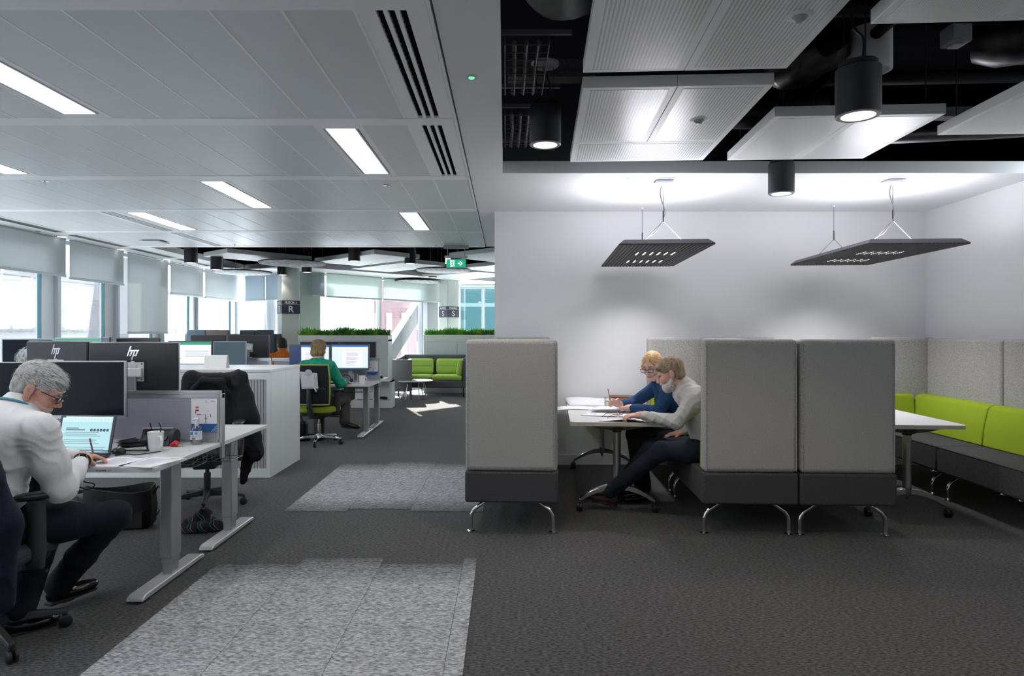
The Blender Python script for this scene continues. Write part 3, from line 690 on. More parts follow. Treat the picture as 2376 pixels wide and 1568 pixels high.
def facing_left(nl, lab):
    v = Matrix.Rotation(RS, 3, 'Z') @ Vector((.655, 2.42, 0)); dup(s0, (nl[0]+v.x, nl[1]+v.y, 0), RS+PI, lab)
facing_left((1.395, 4.61), 'high-backed booth sofa on which the two people sit')
dup(s0, (2.066, 4.575, 0), RS, 'high-backed booth sofa back to back with the occupied one')
facing_left((3.70, 4.50), 'high-backed booth sofa with green lumbar band along the side wall')

# ================================================================ BOOTH TABLES
EDGE = mat('ply_edge', (.62,.58,.50), .6); ALU = mat('brushed_alu', (.50,.50,.50), .3, .9)
def booth_table():
    W, L_ = .76, 1.92; t = thing('meeting_table', 'x', 'table', group='booth meeting tables')
    def rr(x0,x1,y0,y1,r,n=5):
        o = []
        for cx_, cy_, a0 in ((x1-r,y0+r,-90),(x1-r,y1-r,0),(x0+r,y1-r,90),(x0+r,y0+r,180)):
            o += [(cx_+r*math.cos(R(a0+90*i/n)), cy_+r*math.sin(R(a0+90*i/n))) for i in range(n+1)]
        return o
    top = MB().prism(rr(0,W,0,L_,.05), .731, .735).build('table_top', WLAM, t)
    MB().prism(rr(0,W,0,L_,.05), .704, .731).build('edge_band', EDGE, t)
    for y in (.14, L_-.14):
        c = MB().tube([(W/2,y,.68),(W/2,y,.64),(W/2,y,.22)], [.036,.031,.031], 20).build('leg', ALU, t, smooth=True)
        MB().tube([(W/2,y,.69),(W/2,y,.655),(W/2,y,.64)], [.042,.038,.034], 20).build('collar', DARK, c, smooth=True)
        br = MB(); n = 12
        for i in range(n):
            a0 = -.26+.52*i/n; a1 = -.26+.52*(i+1)/n; f = lambda a: .704-.045*(1-(a/.26)**2)
            br.add([(W/2+a0,y-.05,.704),(W/2+a1,y-.05,.704),(W/2+a1,y+.05,.704),(W/2+a0,y+.05,.704),(W/2+a0,y-.05,f(a0)),(W/2+a1,y-.05,f(a1)),(W/2+a1,y+.05,f(a1)),(W/2+a0,y+.05,f(a0))], [(0,1,5,4),(2,3,7,6),(4,5,6,7)])
        br.build('bracket', mat('bracket_grey', (.09,.10,.10), .5), t)
        MB().lathe([(0,0),(.042,0),(.045,.004),(.045,.01)], 20, (W/2,y-.056,.676), Matrix.Rotation(R(90),3,'X') @ Matrix.Diagonal((1,.45,1))).build('cap', BLACK, t, smooth=True)
        MB().tube([(W/2,y,.235),(W/2,y,.19),(W/2,y,.135)], [.033,.03,.006], 16).build('hub', CHROME, t, smooth=True)
        for s in (-1,1):
            a = MB(); n = 10; pts = []
            for i in range(n+1):
                f = i/n; x = W/2+s*(.018+.285*f); zc = .205 - .115*f**1.8; hh = .032-.012*f; pts.append((x,zc,hh,.022-.004*f))
            vs = []
            for (x,zc,hh,wd) in pts: vs += [(x,y-wd,zc-hh),(x,y+wd,zc-hh),(x,y+wd,zc+hh*.6),(x,y-wd,zc+hh*.6)]
            fs = [(i*4+k, i*4+(k+1)%4, (i+1)*4+(k+1)%4, (i+1)*4+k) for i in range(n) for k in range(4)] + [(3,2,1,0), tuple(4*n+k for k in range(4))]
            a.add(vs, fs); a.build('foot_arm', CHROME, t, smooth=True, bevel=.004)
            cx_ = W/2+s*.303; cs = MB()
            cs.lathe([(.0,-.026),(.022,-.026),(.034,-.02),(.036,-.004),(.030,-.002),(.030,.002),(.036,.004),(.034,.02),(.022,.026),(0,.026)], 22, (cx_,y-.015,.036), Matrix.Rotation(R(90),3,'Y') @ Matrix.Rotation(R(0),3,'Z'))
            cs.cyl((cx_,y-.003,.05),(cx_,y,.075),.01,n=10); cs.build('caster', BLACK, t, smooth=True)
    return t
tb = booth_table(); tb.location = (.514, 5.18, 0); tb.rotation_euler = (0,0,R(-4.2)); tb['label'] = 'white booth table covered with drawings where two people work'
dup(tb, (2.765, 5.02, 0), R(-3.2), 'empty white booth table before the green corner bench')
# loose things on the occupied table; local frame of the table
TM = Matrix.Translation((.514,5.18,.735)) @ Matrix.Rotation(R(-4.2),4,'Z')
FLAT = Matrix.Rotation(R(-90),4,'X')
def curl_sheet(name, W, D, f, parent, m=PAPER, nx=10, ny=8, th=.0012):
    b = MB()
    vs = [(W*i/nx, D*k/ny, f(i/nx,k/ny)) for k in range(ny+1) for i in range(nx+1)]
    b.add(vs, [(k*(nx+1)+i, k*(nx+1)+i+1, (k+1)*(nx+1)+i+1, (k+1)*(nx+1)+i) for k in range(ny) for i in range(nx)])
    o = b.build(name, m, parent, smooth=True); s = o.modifiers.new('th','SOLIDIFY'); s.thickness = th; s.offset = 1; return o
INK = (.25,.25,.30); INK2 = (.08,.08,.10)
def plan_print(W, D, n, seed, dense=1.):
    rn = random.Random(seed); out = []
    for _ in range(n):
        x = rn.uniform(.06,.85)*W; y = rn.uniform(.1,.85)*D
        if rn.random() < .5: out.append((x, y, min(x+rn.uniform(.02,.12)*dense, W*.95), y+.0036, INK))
        else: out.append((x, y, x+.0034, min(y+rn.uniform(.02,.08)*dense, D*.95), INK))
        if rn.random() < .15: out.append((x, y, min(x+.018,W*.95), min(y+.012,D*.95), INK2))
    return out
def paper(label, lx, ly, rz, W, D, prints=None, f=None, stack=1, cat='paper', name='paper_sheet', z=0., base=None):
    base = base or TM; p = base @ Vector((lx, ly, z+.0015)); r0 = base.to_euler().z
    t = thing(name, label, cat, p, r0+rz, group='papers on the booth table' if base is TM else None)
    f = f or (lambda u,v: 0.)
    curl_sheet('sheet', W, D, f, t, th=.0012*stack)
    if prints:
        zz = .0012*stack; sheet('printing', prints, t, Matrix.Translation((0,0,zz+.0006)) @ FLAT)
    return t
paper('thick set of architectural drawings at the wall end of the table', .02, 1.12, R(4), .56, .60, plan_print(.56,.6,60,1,1.3), lambda u,v: .008*math.sin(u*6)*v + .035*max(0,v-.6), 9, 'drawings', 'drawing_set')
paper('long gridded drawing sheet overhanging the table edge beside the set', -.10, .80, R(3), .70, .27, [(.03+i*.055,.03,.032+i*.055,.24,INK) for i in range(12)]+[(.03,.03,.66,.033,INK),(.03,.237,.66,.24,INK)], lambda u,v: -.05*max(0,.14-u)+.006*math.sin(u*7), 2, 'drawings', 'drawing_sheet', z=.0)
paper('folded drawing spread before the woman holding a pencil', .20, .62, R(-12), .40, .26, plan_print(.4,.26,30,4)+[(.2,.08,.36,.14,(.5,.5,.56))], lambda u,v: .012*math.sin(u*PI), 5, z=.019)
paper('printed sheet lying alone near the free table edge', .10, .40, R(-14), .30, .21, plan_print(.3,.21,26,5), lambda u,v: .006*u*u, 3)
paper('white notebook page under the bearded man\'s hand', .37, .34, R(-8), .27, .19, plan_print(.27,.19,6,6), None, 5, 'notebook', 'notebook')
paper('site map sheet with green and brown patches at the near table edge', .23, .05, R(-10), .44, .17, plan_print(.44,.17,26,8)+[(.24,.10,.30,.13,(.30,.45,.32)),(.31,.10,.40,.14,(.42,.33,.34)),(.19,.10,.24,.12,(.5,.35,.4))], lambda u,v: .02*(1-v)*math.sin(u*PI)**2, 2)
# tumbler of water
g = thing('water_glass', 'ribbed glass tumbler of water with a lemon slice on the booth table', 'glass', TM @ Vector((.375,.93,.008)))
MB().lathe([(0,.004),(.024,.004),(.027,.0),(.030,.004),(.037,.10),(.034,.10),(.028,.012),(0,.010)], 28).build('tumbler', glassy('tumbler_glass', (.98,.985,.985), .3), g, smooth=True)
rb = MB()
for k in range(10): a = 2*PI*k/10; rb.tube([(math.cos(a)*.0285,math.sin(a)*.0285,.006),(math.cos(a)*.0325,math.sin(a)*.0325,.06)], .004, 6)
rb.build('ribs', MATS['tumbler_glass'], g, smooth=True)['kind'] = 'stuff'
MB().lathe([(0,.011),(.0275,.011),(.0325,.062),(0,.062)], 24).build('water', glassy('water', (.95,.97,.98), .1), g, smooth=True)
MB().lathe([(0,.064),(.028,.064),(.028,.072),(0,.072)], 18, (0,0,0)).build('lemon_slice', mat('lemon', (.85,.65,.05), .5), g)
# leather folio and rolled drawing
t = thing('leather_folio', 'tan leather folio lying behind the tumbler by the wall', 'folio', TM @ Vector((.60,1.35,.0)), R(-6))
MB().bb(-.17,.14,0,.2,.018,.065).build('cover', mat('tan_leather', (.30,.10,.035), .5), t, bevel=.012, seg=3)
MB().bb(-.172,.142,-.002,.202,.065,.07).build('flap', mat('dark_leather', (.10,.04,.02), .5), t, bevel=.003)
sp_ = MB()
for i in range(40):
    pass
t = thing('rolled_drawing', 'rolled drawing end beside the tumbler', 'drawing', TM @ Vector((.47,.90,.004)), R(62))
spi = [( .024*math.exp(-.05*a)*math.cos(a), .022+.022*math.exp(-.05*a)*math.sin(a)) for a in np.linspace(0, 5*PI, 60)]
b = MB(); n = len(spi); b.add([(0,x,z) for x,z in spi]+[(.28,x,z) for x,z in spi], [(i,i+1,n+i+1,n+i) for i in range(n-1)]); o = b.build('roll', PAPER, t, smooth=True); s = o.modifiers.new('th','SOLIDIFY'); s.thickness = .001
# spectacles with thin arms on the table
def spectacles(label, loc, rz, m, name='eyeglasses', parent=None, fold=0., lensw=.048, lensh=.032, rot=None):
    """frame in local xz plane facing +y, arms run to -y"""
    if parent is None: t = thing(name, label, 'eyeglasses', loc, rz, rot=rot)
    else:
        t = None
    mb = MB()
    for s in (-1,1):
        c = s*(lensw/2+.009); pts = [(c+lensw/2*max(-1,min(1,1.2*math.cos(a))), 0, lensh/2*max(-1,min(1,1.2*math.sin(a)))) for a in np.linspace(0,2*PI,21)]
        mb.tube(pts, .0022, 6)
        mb.tube([(s*(lensw+.009),0,.008),(s*(lensw+.016),-.01,.009),(s*(lensw+.014),-.09,.008),(s*(lensw+.010),-.135,-.022)], .002, 6)
    mb.tube([(-.011,0,.006),(0,.003,.009),(.011,0,.006)], .0022, 6)
    return mb, t
mb, t = spectacles('folded-open reading glasses with thin dark arms on the booth table', TM @ Vector((.42,.32,.024)), R(-78), None, name='reading_glasses')
mb.build('frame', mat('bronze_wire', (.10,.06,.05), .35, .5), t, smooth=True)
tag(MB().tube([TM @ Vector((.42,.075,.018)), TM @ Vector((.52,.05,.014))], .0045, 8).build('pen', mat('blue_pen', (.02,.03,.35), .4), smooth=True), 'blue pen lying under the site map sheet', 'pen')
# ================================================================ DESKS
DT = .73
def desk(label, loc, rz=0., legs=(1,), L_=1.6, D=.8, group='white sit-stand desks'):
    """origin = front-right floor corner; x runs to -L_, y 0..D; right leg always, more by legs"""
    t = thing('sit_stand_desk', label, 'desk', loc, rz, group=group)
    MB().bb(-L_, 0, 0, D, DT-.026, DT).build('desk_top', WLAM, t, bevel=.002, seg=1)
    for xo in legs:
        x = -.125 if xo == 1 else -L_+.125; y = .40
        MB().bb(x-.036, x+.036, y-.056, y+.056, .135, DT-.026).build('leg', SILVER, t, bevel=.006)
        s = MB(); s.bb(x-.031,x+.031,y-.05,y+.05,.10,.137).bb(x-.027,x+.027,y-.045,y+.045,.04,.105); s.build('leg_sleeve', SILVER, t, bevel=.003)
        ft = MB(); pr = [(0.02,.012),(.74,.012),(.735,.03),(.70,.042),(.06,.042),(.025,.03)]; n = len(pr)
        ft.add([(x-.045,yy,z) for yy,z in pr]+[(x+.045,yy,z) for yy,z in pr], [tuple(range(n)), tuple(range(n,2*n))[::-1]]+[(i,n+i,n+(i+1)%n,(i+1)%n) for i in range(n)])
        ft.build('foot_bar', mat('silver_light', (.55,.56,.57), .35, .4), t, bevel=.005)
        for yy in (.08,.68): MB().lathe([(.03,0),(.032,.006),(.02,.013)], 16, (x,yy,0)).build('glide', BLACK, t, smooth=True)
    MB().bb(-L_+.1, -.1, .30, .36, DT-.075, DT-.026).build('cross_rail', SILVER, t)
    return t
def wire_basket(label, loc, L_, y0, y1, z0, z1):
    t = thing('cable_basket', label, 'cable basket', loc); m = mat('basket_wire', (.20,.21,.22), .4, .7)
    prof = [(y0,z1),(y0+.03,z0),(y1-.03,z0),(y1,z1)]
    for k in range(int(L_/.06)+1): MB().tube([(-k*.06,y,z) for y,z in prof], .0022, 5).build('cross_wire', m, t)
    for (y, z) in prof+[((y0+y1)/2, z0)]: MB().cyl((0,y,z),(-L_,y,z),.0025,n=5).build('long_wire', m, t)
    MB().bb(-L_,-.1,y0+.02,y0+.06,z1,z1+.02).build('hanger_strip', m, t)
    return t
PANELF = noisy('screen_fabric', (.28,.28,.34), (.36,.36,.42), 260, .95, bump=.1); ALUF = mat('screen_frame', (.42,.43,.45), .35, .7)
def divider(label, loc, L_, z0, z1):
    t = thing('desk_screen', label, 'desk screen', loc, group='fabric desk screens'); th = .016
    MB().bb(-L_+.03,-.03,-th,th,z0+.02,z1-.045).build('fabric_panel', PANELF, t)
    a = MB(); a.bb(-L_,0,-th-.004,th+.004,z1-.018,z1).bb(-L_,0,-th-.002,th+.002,z1-.045,z1-.022); a.build('top_rail', ALUF, t)
    a = MB(); a.bb(-.016,0,-th-.006,th+.006,z0-.1,z1).bb(-.034,-.02,-th-.004,th+.004,z0+.02,z1-.018); a.build('end_post', ALUF, t)
    MB().bb(-L_,-.03,-th,th,z0,z0+.02).build('bottom_rail', ALUF, t)
    return t
desk('white sit-stand desk with papers, mug and laptop where the grey-haired man writes', (-1.84, 3.45, 0))
desk('white sit-stand desk beyond the fabric screen with the jacketed chair behind it', (-1.84, 4.275, 0))
divider('lilac-grey fabric desk screen with a pinned leaflet and silver frame', (-1.832, 4.262, 0), 1.62, DT, 1.063)
wire_basket('wire cable basket under the near desk', (-1.90, 3.45, 0), 1.3, .52, .74, DT-.11, DT-.03)
wire_basket('wire cable basket under the desk beyond the fabric screen', (-1.84, 4.275, 0), 1.3, .08, .34, DT-.15, DT-.04)
desk('white sit-stand desk where the woman in green works', (-1.85, 8.92, 0))
desk('white sit-stand desk behind the screen facing the woman in green', (-1.86, 9.745, 0))
desk('white sit-stand desk beside the woman in green, with spreadsheet monitors', (-3.47, 8.92, 0), legs=(0,))
desk('white sit-stand desk under the monitors turned away, beyond the spreadsheets', (-3.47, 9.745, 0), legs=(0,))
divider('fabric desk screen behind the monitors of the woman in green', (-1.858, 9.732, 0), 1.6, DT, 1.069)
divider('fabric desk screen behind the spreadsheet monitors', (-3.47, 9.732, 0), 1.6, DT, 1.069)
wire_basket('wire cable basket under the desk of the woman in green', (-1.95, 8.92, 0), .9, .48, .72, DT-.15, DT-.04)
desk('white desk by the windows, front side, left of the storage unit', (-4.42, 7.0, 0), legs=(0,))
desk('white desk by the windows, rear side, left of the storage unit', (-4.42, 7.825, 0), legs=(0,))

# ---- monitors
def slant(x, z0, z1, wd=.012, k=.36): return [(x+z0*k, z0), (x+wd+z0*k, z0), (x+wd+z1*k, z1), (x+z1*k, z1)]
LOGO = mat('logo_silver', (.65,.66,.68), .2, .8)
def maker_logo(parent, cx_, cz_, s, y):
    pts = [(slant(-.035*s,-.022*s,.045*s,.010*s), (1,1,1)), (slant(-.016*s,-.022*s,.016*s,.010*s), (1,1,1)), (slant(-.024*s,.010*s,.020*s,.030*s), (1,1,1)),
           (slant(.003*s,-.050*s,.018*s,.010*s), (1,1,1)), (slant(.022*s,-.022*s,.018*s,.010*s), (1,1,1)), (slant(.006*s,.012*s,.021*s,.030*s), (1,1,1)), (slant(.006*s,-.022*s,-.013*s,.024*s), (1,1,1))]
    return sheet('logo', pts, parent, Matrix.Translation((cx_, y, cz_)) @ Matrix.Identity(4), LOGO)
SCR_E = printed('lit_screen', .88, .3)
def excel(w_, h_):
    r = [(-w_/2,-h_/2,w_/2,h_/2,(.86,.86,.95)), (-w_/2,h_/2-.035*h_/.3,w_/2,h_/2,(.03,.30,.16)), (-w_/2,h_/2-.08*h_/.3,w_/2,h_/2-.035*h_/.3,(.80,.80,.86))]
    rn = random.Random(3)
    for i in range(16): x = -w_*.48+i*w_*.06; r.append((x, h_*.29, x+w_*.03, h_*.30, (.5,.5,.6)))
    r += [(-w_*.12, h_*.10, w_*.44, h_*.12, (.10,.13,.28)), (-w_*.12, -h_*.12, w_*.36, -h_*.10, (.10,.13,.28)), (-w_*.12,-h_*.07,w_*.44,h_*.07,(.62,.68,.88))]
    for i in range(20): x = -w_*.12+i*w_*.028; r.append((x,-h_*.07,x+.001,h_*.07,(.45,.5,.75)))
    for z in (.2,.05,-.05): r.append((-w_*.45,h_*z,-w_*.25,h_*z+.004,(.45,.45,.52)))
    r += [(-w_*.48,-h_*.22,-w_*.2,-h_*.20,(.2,.22,.4)), (-w_*.48,-h_*.28,-w_*.1,-h_*.27,(.5,.5,.6)), (-w_/2,-h_/2,w_/2,-h_*.46,(.05,.07,.15)), (-w_/2,-h_*.43,w_/2,-h_*.41,(.2,.28,.6))]
    return r
def worddoc(w_, h_):
    r = [(-w_/2,-h_/2,w_/2,h_/2,(.66,.74,.95)), (-w_/2,h_*.43,w_/2,h_/2,(.02,.16,.62)), (-w_/2,h_*.34,w_/2,h_*.43,(.78,.84,.97)), (-w_*.2,-h_*.5,w_*.34,h_*.26,(.86,.84,.95)), (-w_/2,-h_/2,w_/2,-h_*.46,(.03,.16,.35))]
    rn = random.Random(5)
    for i in range(22):
        z = h_*(.18-.026*i)
        if i % 7 == 6: continue
        r.append((-w_*.11, z, w_*(.12+.13*rn.random()), z+h_*.012, (.38,.36,.45)))
    for i in range(14): r.append((-w_*.46, h_*(.3-.05*i), -w_*(.36-.05*rn.random()), h_*(.3-.05*i)+.003, (.52,.58,.75)))
    return r
def monitor(label, loc, rz, w_, h_, zb, kind='off', bez=.010, frame=None, chin=.022, logo=False, plate=False, name='monitor', group='desktop monitors', tilt=0., stand=True):
    """screen faces -y; loc on the desk; zb = height of the lower edge above the desk"""
    t = thing(name, label, 'monitor', loc, rz, group=group); fm = frame or SILVER
    zc = zb + chin + (h_-chin)/2
    MB().bb(-w_/2,w_/2,-.008,.012,zb,zb+h_).build('bezel', fm, t, bevel=.003)
    MB().bb(-w_/2+.002,w_/2-.002,.012,.03,zb+.004,zb+h_-.004).build('back_shell', mat('monitor_back', (.022,.023,.027), .42), t, bevel=.01)
    sw, sh = w_-2*bez, h_-bez-chin
    if kind == 'off': MB().bb(-sw/2,sw/2,-.010,-.006,zb+chin,zb+chin+sh).build('screen', SCREEN_OFF, t)
    elif kind == 'grey': MB().bb(-sw/2,sw/2,-.010,-.006,zb+chin,zb+chin+sh).build('screen', mat('grey_screen', (.10,.15,.18), .3), t)
    else:
        MB().bb(-sw/2,sw/2,-.010,-.006,zb+chin,zb+chin+sh).build('screen', SCREEN_OFF, t)
        sheet('screen_image', excel(sw,sh) if kind == 'excel' else worddoc(sw,sh), t, Matrix.Translation((0,-.0105,zb+chin+sh/2)), SCR_E)
    if stand:
        MB().bb(-.03,.03,.03,.055,.01,zb+h_*.55).build('stand_post', SILVER, t, bevel=.006)
        MB().bb(-.12,.12,-.06,.12,0,.012).build('stand_base', SILVER, t, bevel=.004)
    if logo or plate:
        B = Matrix.Rotation(PI, 4, 'Z')
        if logo: maker_logo(t, 0, 0, 1, 0).matrix_local = Matrix.Translation((0,.031,zb+h_*.80)) @ B
        if plate:
            pz = zb+h_*.45; pl = MB().bb(-.075,.075,.030,.034,pz-.065,pz+.065).build('mount_plate', mat('plate_white', (.62,.62,.63), .5), t, bevel=.006)
            MB().bb(-.07,.055,.034,.062,pz-.035,pz+.028).build('mount_block', mat('block_white', (.72,.72,.73), .5), t, bevel=.006)
            MB().lathe([(0,.004),(.03,.004),(.032,0)], 20, (0,.034,pz+.04), Matrix.Rotation(R(-90),3,'X')).build('pivot', mat('plate_white'), t, smooth=True)
            MB().bb(-.09,.09,.0295,.0315,pz-.08,pz+.08).build('recess', BLACK, t)
            for sx in (-1,1):
                for sz in (-1,1): MB().cyl((sx*.062,.034,pz+sz*.053),(sx*.062,.036,pz+sz*.053),.005,n=8).build('screw', BLACK, t)
            MB().tube([(.03,.05,pz-.035),(.035,.06,pz-.07),(.03,.05,pz-.13)], .006, 8).build('cable', BLACK, t, smooth=True)
            MB().bb(-.14,.16,.029,.0325,pz-.135,pz-.095).build('socket_recess', BLACK, t)
            MB().bb(-.06,.09,.03,.036,pz-.158,pz-.138).build('plug_block', mat('plug_grey', (.45,.46,.47), .5), t)
    return t
monitor('dark switched-off silver-edged monitor facing the grey-haired man', (-2.605, 3.98, DT), 0, .60, .352, .188, 'off', bez=.007)
monitor('second dark monitor behind the grey-haired man\'s head', (-3.215, 3.96, DT), R(4), .60, .352, .182, 'off', bez=.007)
monitor('large monitor turned away with silver logo and white mount plate', (-2.522, 4.47, DT), R(180), .605, .365, .282, 'off', bez=.007, logo=True, plate=True)
monitor('angled monitor turned away with silver logo, nearer the windows', (-3.105, 4.57, DT), R(180-18), .575, .355, .30, 'off', bez=.007, logo=True, plate=True)
GREYM = mat('monitor_grey', (.10,.11,.12), .4); PALEM = mat('monitor_pale', (.38,.45,.50), .4)
monitor('lit monitor showing a text document before the woman in green', (-2.247, 9.50, DT), 0, .555, .375, .17, 'word', bez=.016, frame=GREYM)
t_ = monitor('lit monitor hidden partly by the head of the woman in green', (-2.832, 9.50, DT), R(2), .585, .36, .18, 'word', bez=.016, frame=GREYM)
MB().bb(-.29,-.12,-.0125,-.0115,.20,.525).build('dark_window', mat('dark_window', (.01,.02,.05), .3, emit=(.02,.04,.12), es=.5), t_)
monitor('lit monitor with a green-topped spreadsheet above the storage unit', (-4.515, 9.40, DT), 0, .635, .37, .225, 'excel', bez=.018, frame=GREYM)
monitor('pale-framed switched-off monitor beside the spreadsheet monitor', (-3.955, 9.42, DT), R(8), .455, .37, .22, 'grey', bez=.012, frame=PALEM)
monitor('black monitor turned away with white mount plate beyond the pale-framed one', (-3.905, 9.98, DT), R(180), .62, .35, .325, 'off', bez=.01, plate=True, frame=GREYM)
monitor('dark monitor turned away behind the spreadsheet monitor', (-4.52, 10.0, DT), R(180), .54, .35, .325, 'off', bez=.01, frame=GREYM)
monitor('dark pale-framed monitor by the windows, closest to the picture edge', (-5.50, 7.55, DT), 0, .60, .36, .285, 'off', bez=.014, frame=PALEM)
monitor('lit spreadsheet monitor by the windows, mostly hidden behind monitor backs', (-4.92, 7.55, DT), 0, .53, .34, .315, 'excel', bez=.014, frame=PALEM)
monitor('narrow blue-grey monitor back by the windows', (-4.87, 8.05, DT), R(180-50), .42, .33, .33, 'off', bez=.012, frame=mat('monitor_teal', (.10,.20,.24), .4))
monitor('wide black monitor back by the windows', (-4.515, 8.08, DT), R(180), .54, .34, .31, 'off', bez=.012, frame=GREYM)

# ---- laptops
def laptop(label, loc, rz, w_, d_, ang, rects, emit=True):
    t = thing('laptop', label, 'laptop', loc, rz)
    b = MB().bb(-w_/2,w_/2,-d_,0,0,.016).build('keyboard_base', mat('laptop_grey', (.035,.037,.042), .4), t, bevel=.005)
    MB().bb(-w_/2+.02,w_/2-.02,-d_*.55,-.02,.016,.018).build('keyboard', BLACK, b)
    M = Matrix.Translation((0,.0,.014)) @ Matrix.Rotation(-ang, 4, 'X'); h_ = d_*.98
    lid = MB().box((0,.005,h_/2), (w_,.009,h_)); 
    l = lid.build('lid', mat('laptop_grey'), t, bevel=.003); l.matrix_local = M
    s = sheet('screen_image', rects, l, Matrix.Translation((0,.0,h_/2+.006)), SCR_E if emit else None)
    return t
W_, H_ = .305, .20
lr = [(-W_/2,-H_/2-.004,W_/2,H_/2,(.36,.60,.66)), (-W_/2,H_*.40,W_/2,H_/2,(.55,.72,.76)), (-W_/2,H_*.34,W_/2,H_*.40,(.46,.66,.71)), (-W_/2,-H_*.5,W_/2,-H_*.455,(.05,.10,.18)), (-W_/2,H_*.46,-W_*.44,H_*.5,(.03,.05,.2))]
for i in range(6):
    a = [( .032+i*.0195+.0085*math.cos(q), H_*.11+.0085*math.sin(q)) for q in np.linspace(0,2*PI,14,endpoint=False)]; lr.append((a, (.03,.05,.09)))
rn = random.Random(4)
for i in range(9):
    z = H_*(.03-.052*i) - (.012 if i > 2 else 0) - (.01 if i > 5 else 0)
    lr.append((-W_*.42, z, W_*(.2+.25*rn.random()), z+.0042, (.13,.24,.29)))
lr += [(-W_*.4,H_*.10,-W_*.02,H_*.13,(.06,.10,.13)), (-W_*.4,H_*.15,-W_*.15,H_*.175,(.06,.10,.13))]
for i in range(14): lr.append((-W_*.4+i*.02, H_*.42, -W_*.4+i*.02+.012, H_*.435, (.25,.4,.45)))
laptop('open black laptop with a pale teal document on the near desk', (-2.425, 3.755, DT), R(-4), .335, .225, R(14), lr)
dk = [(-.16,-.1,.16,.1,(.012,.016,.022)), (-.02,-.08,.06,-.06,(.10,.28,.5)), (.05,-.04,.09,.05,(.05,.2,.3)), (-.05,-.05,.0,.06,(.05,.06,.07)), (.1,-.06,.14,.02,(.04,.2,.33))]
laptop('open laptop with a dark picture beside the woman in green', (-3.30, 9.25, DT+.03), R(3), .35, .22, R(12), dk)

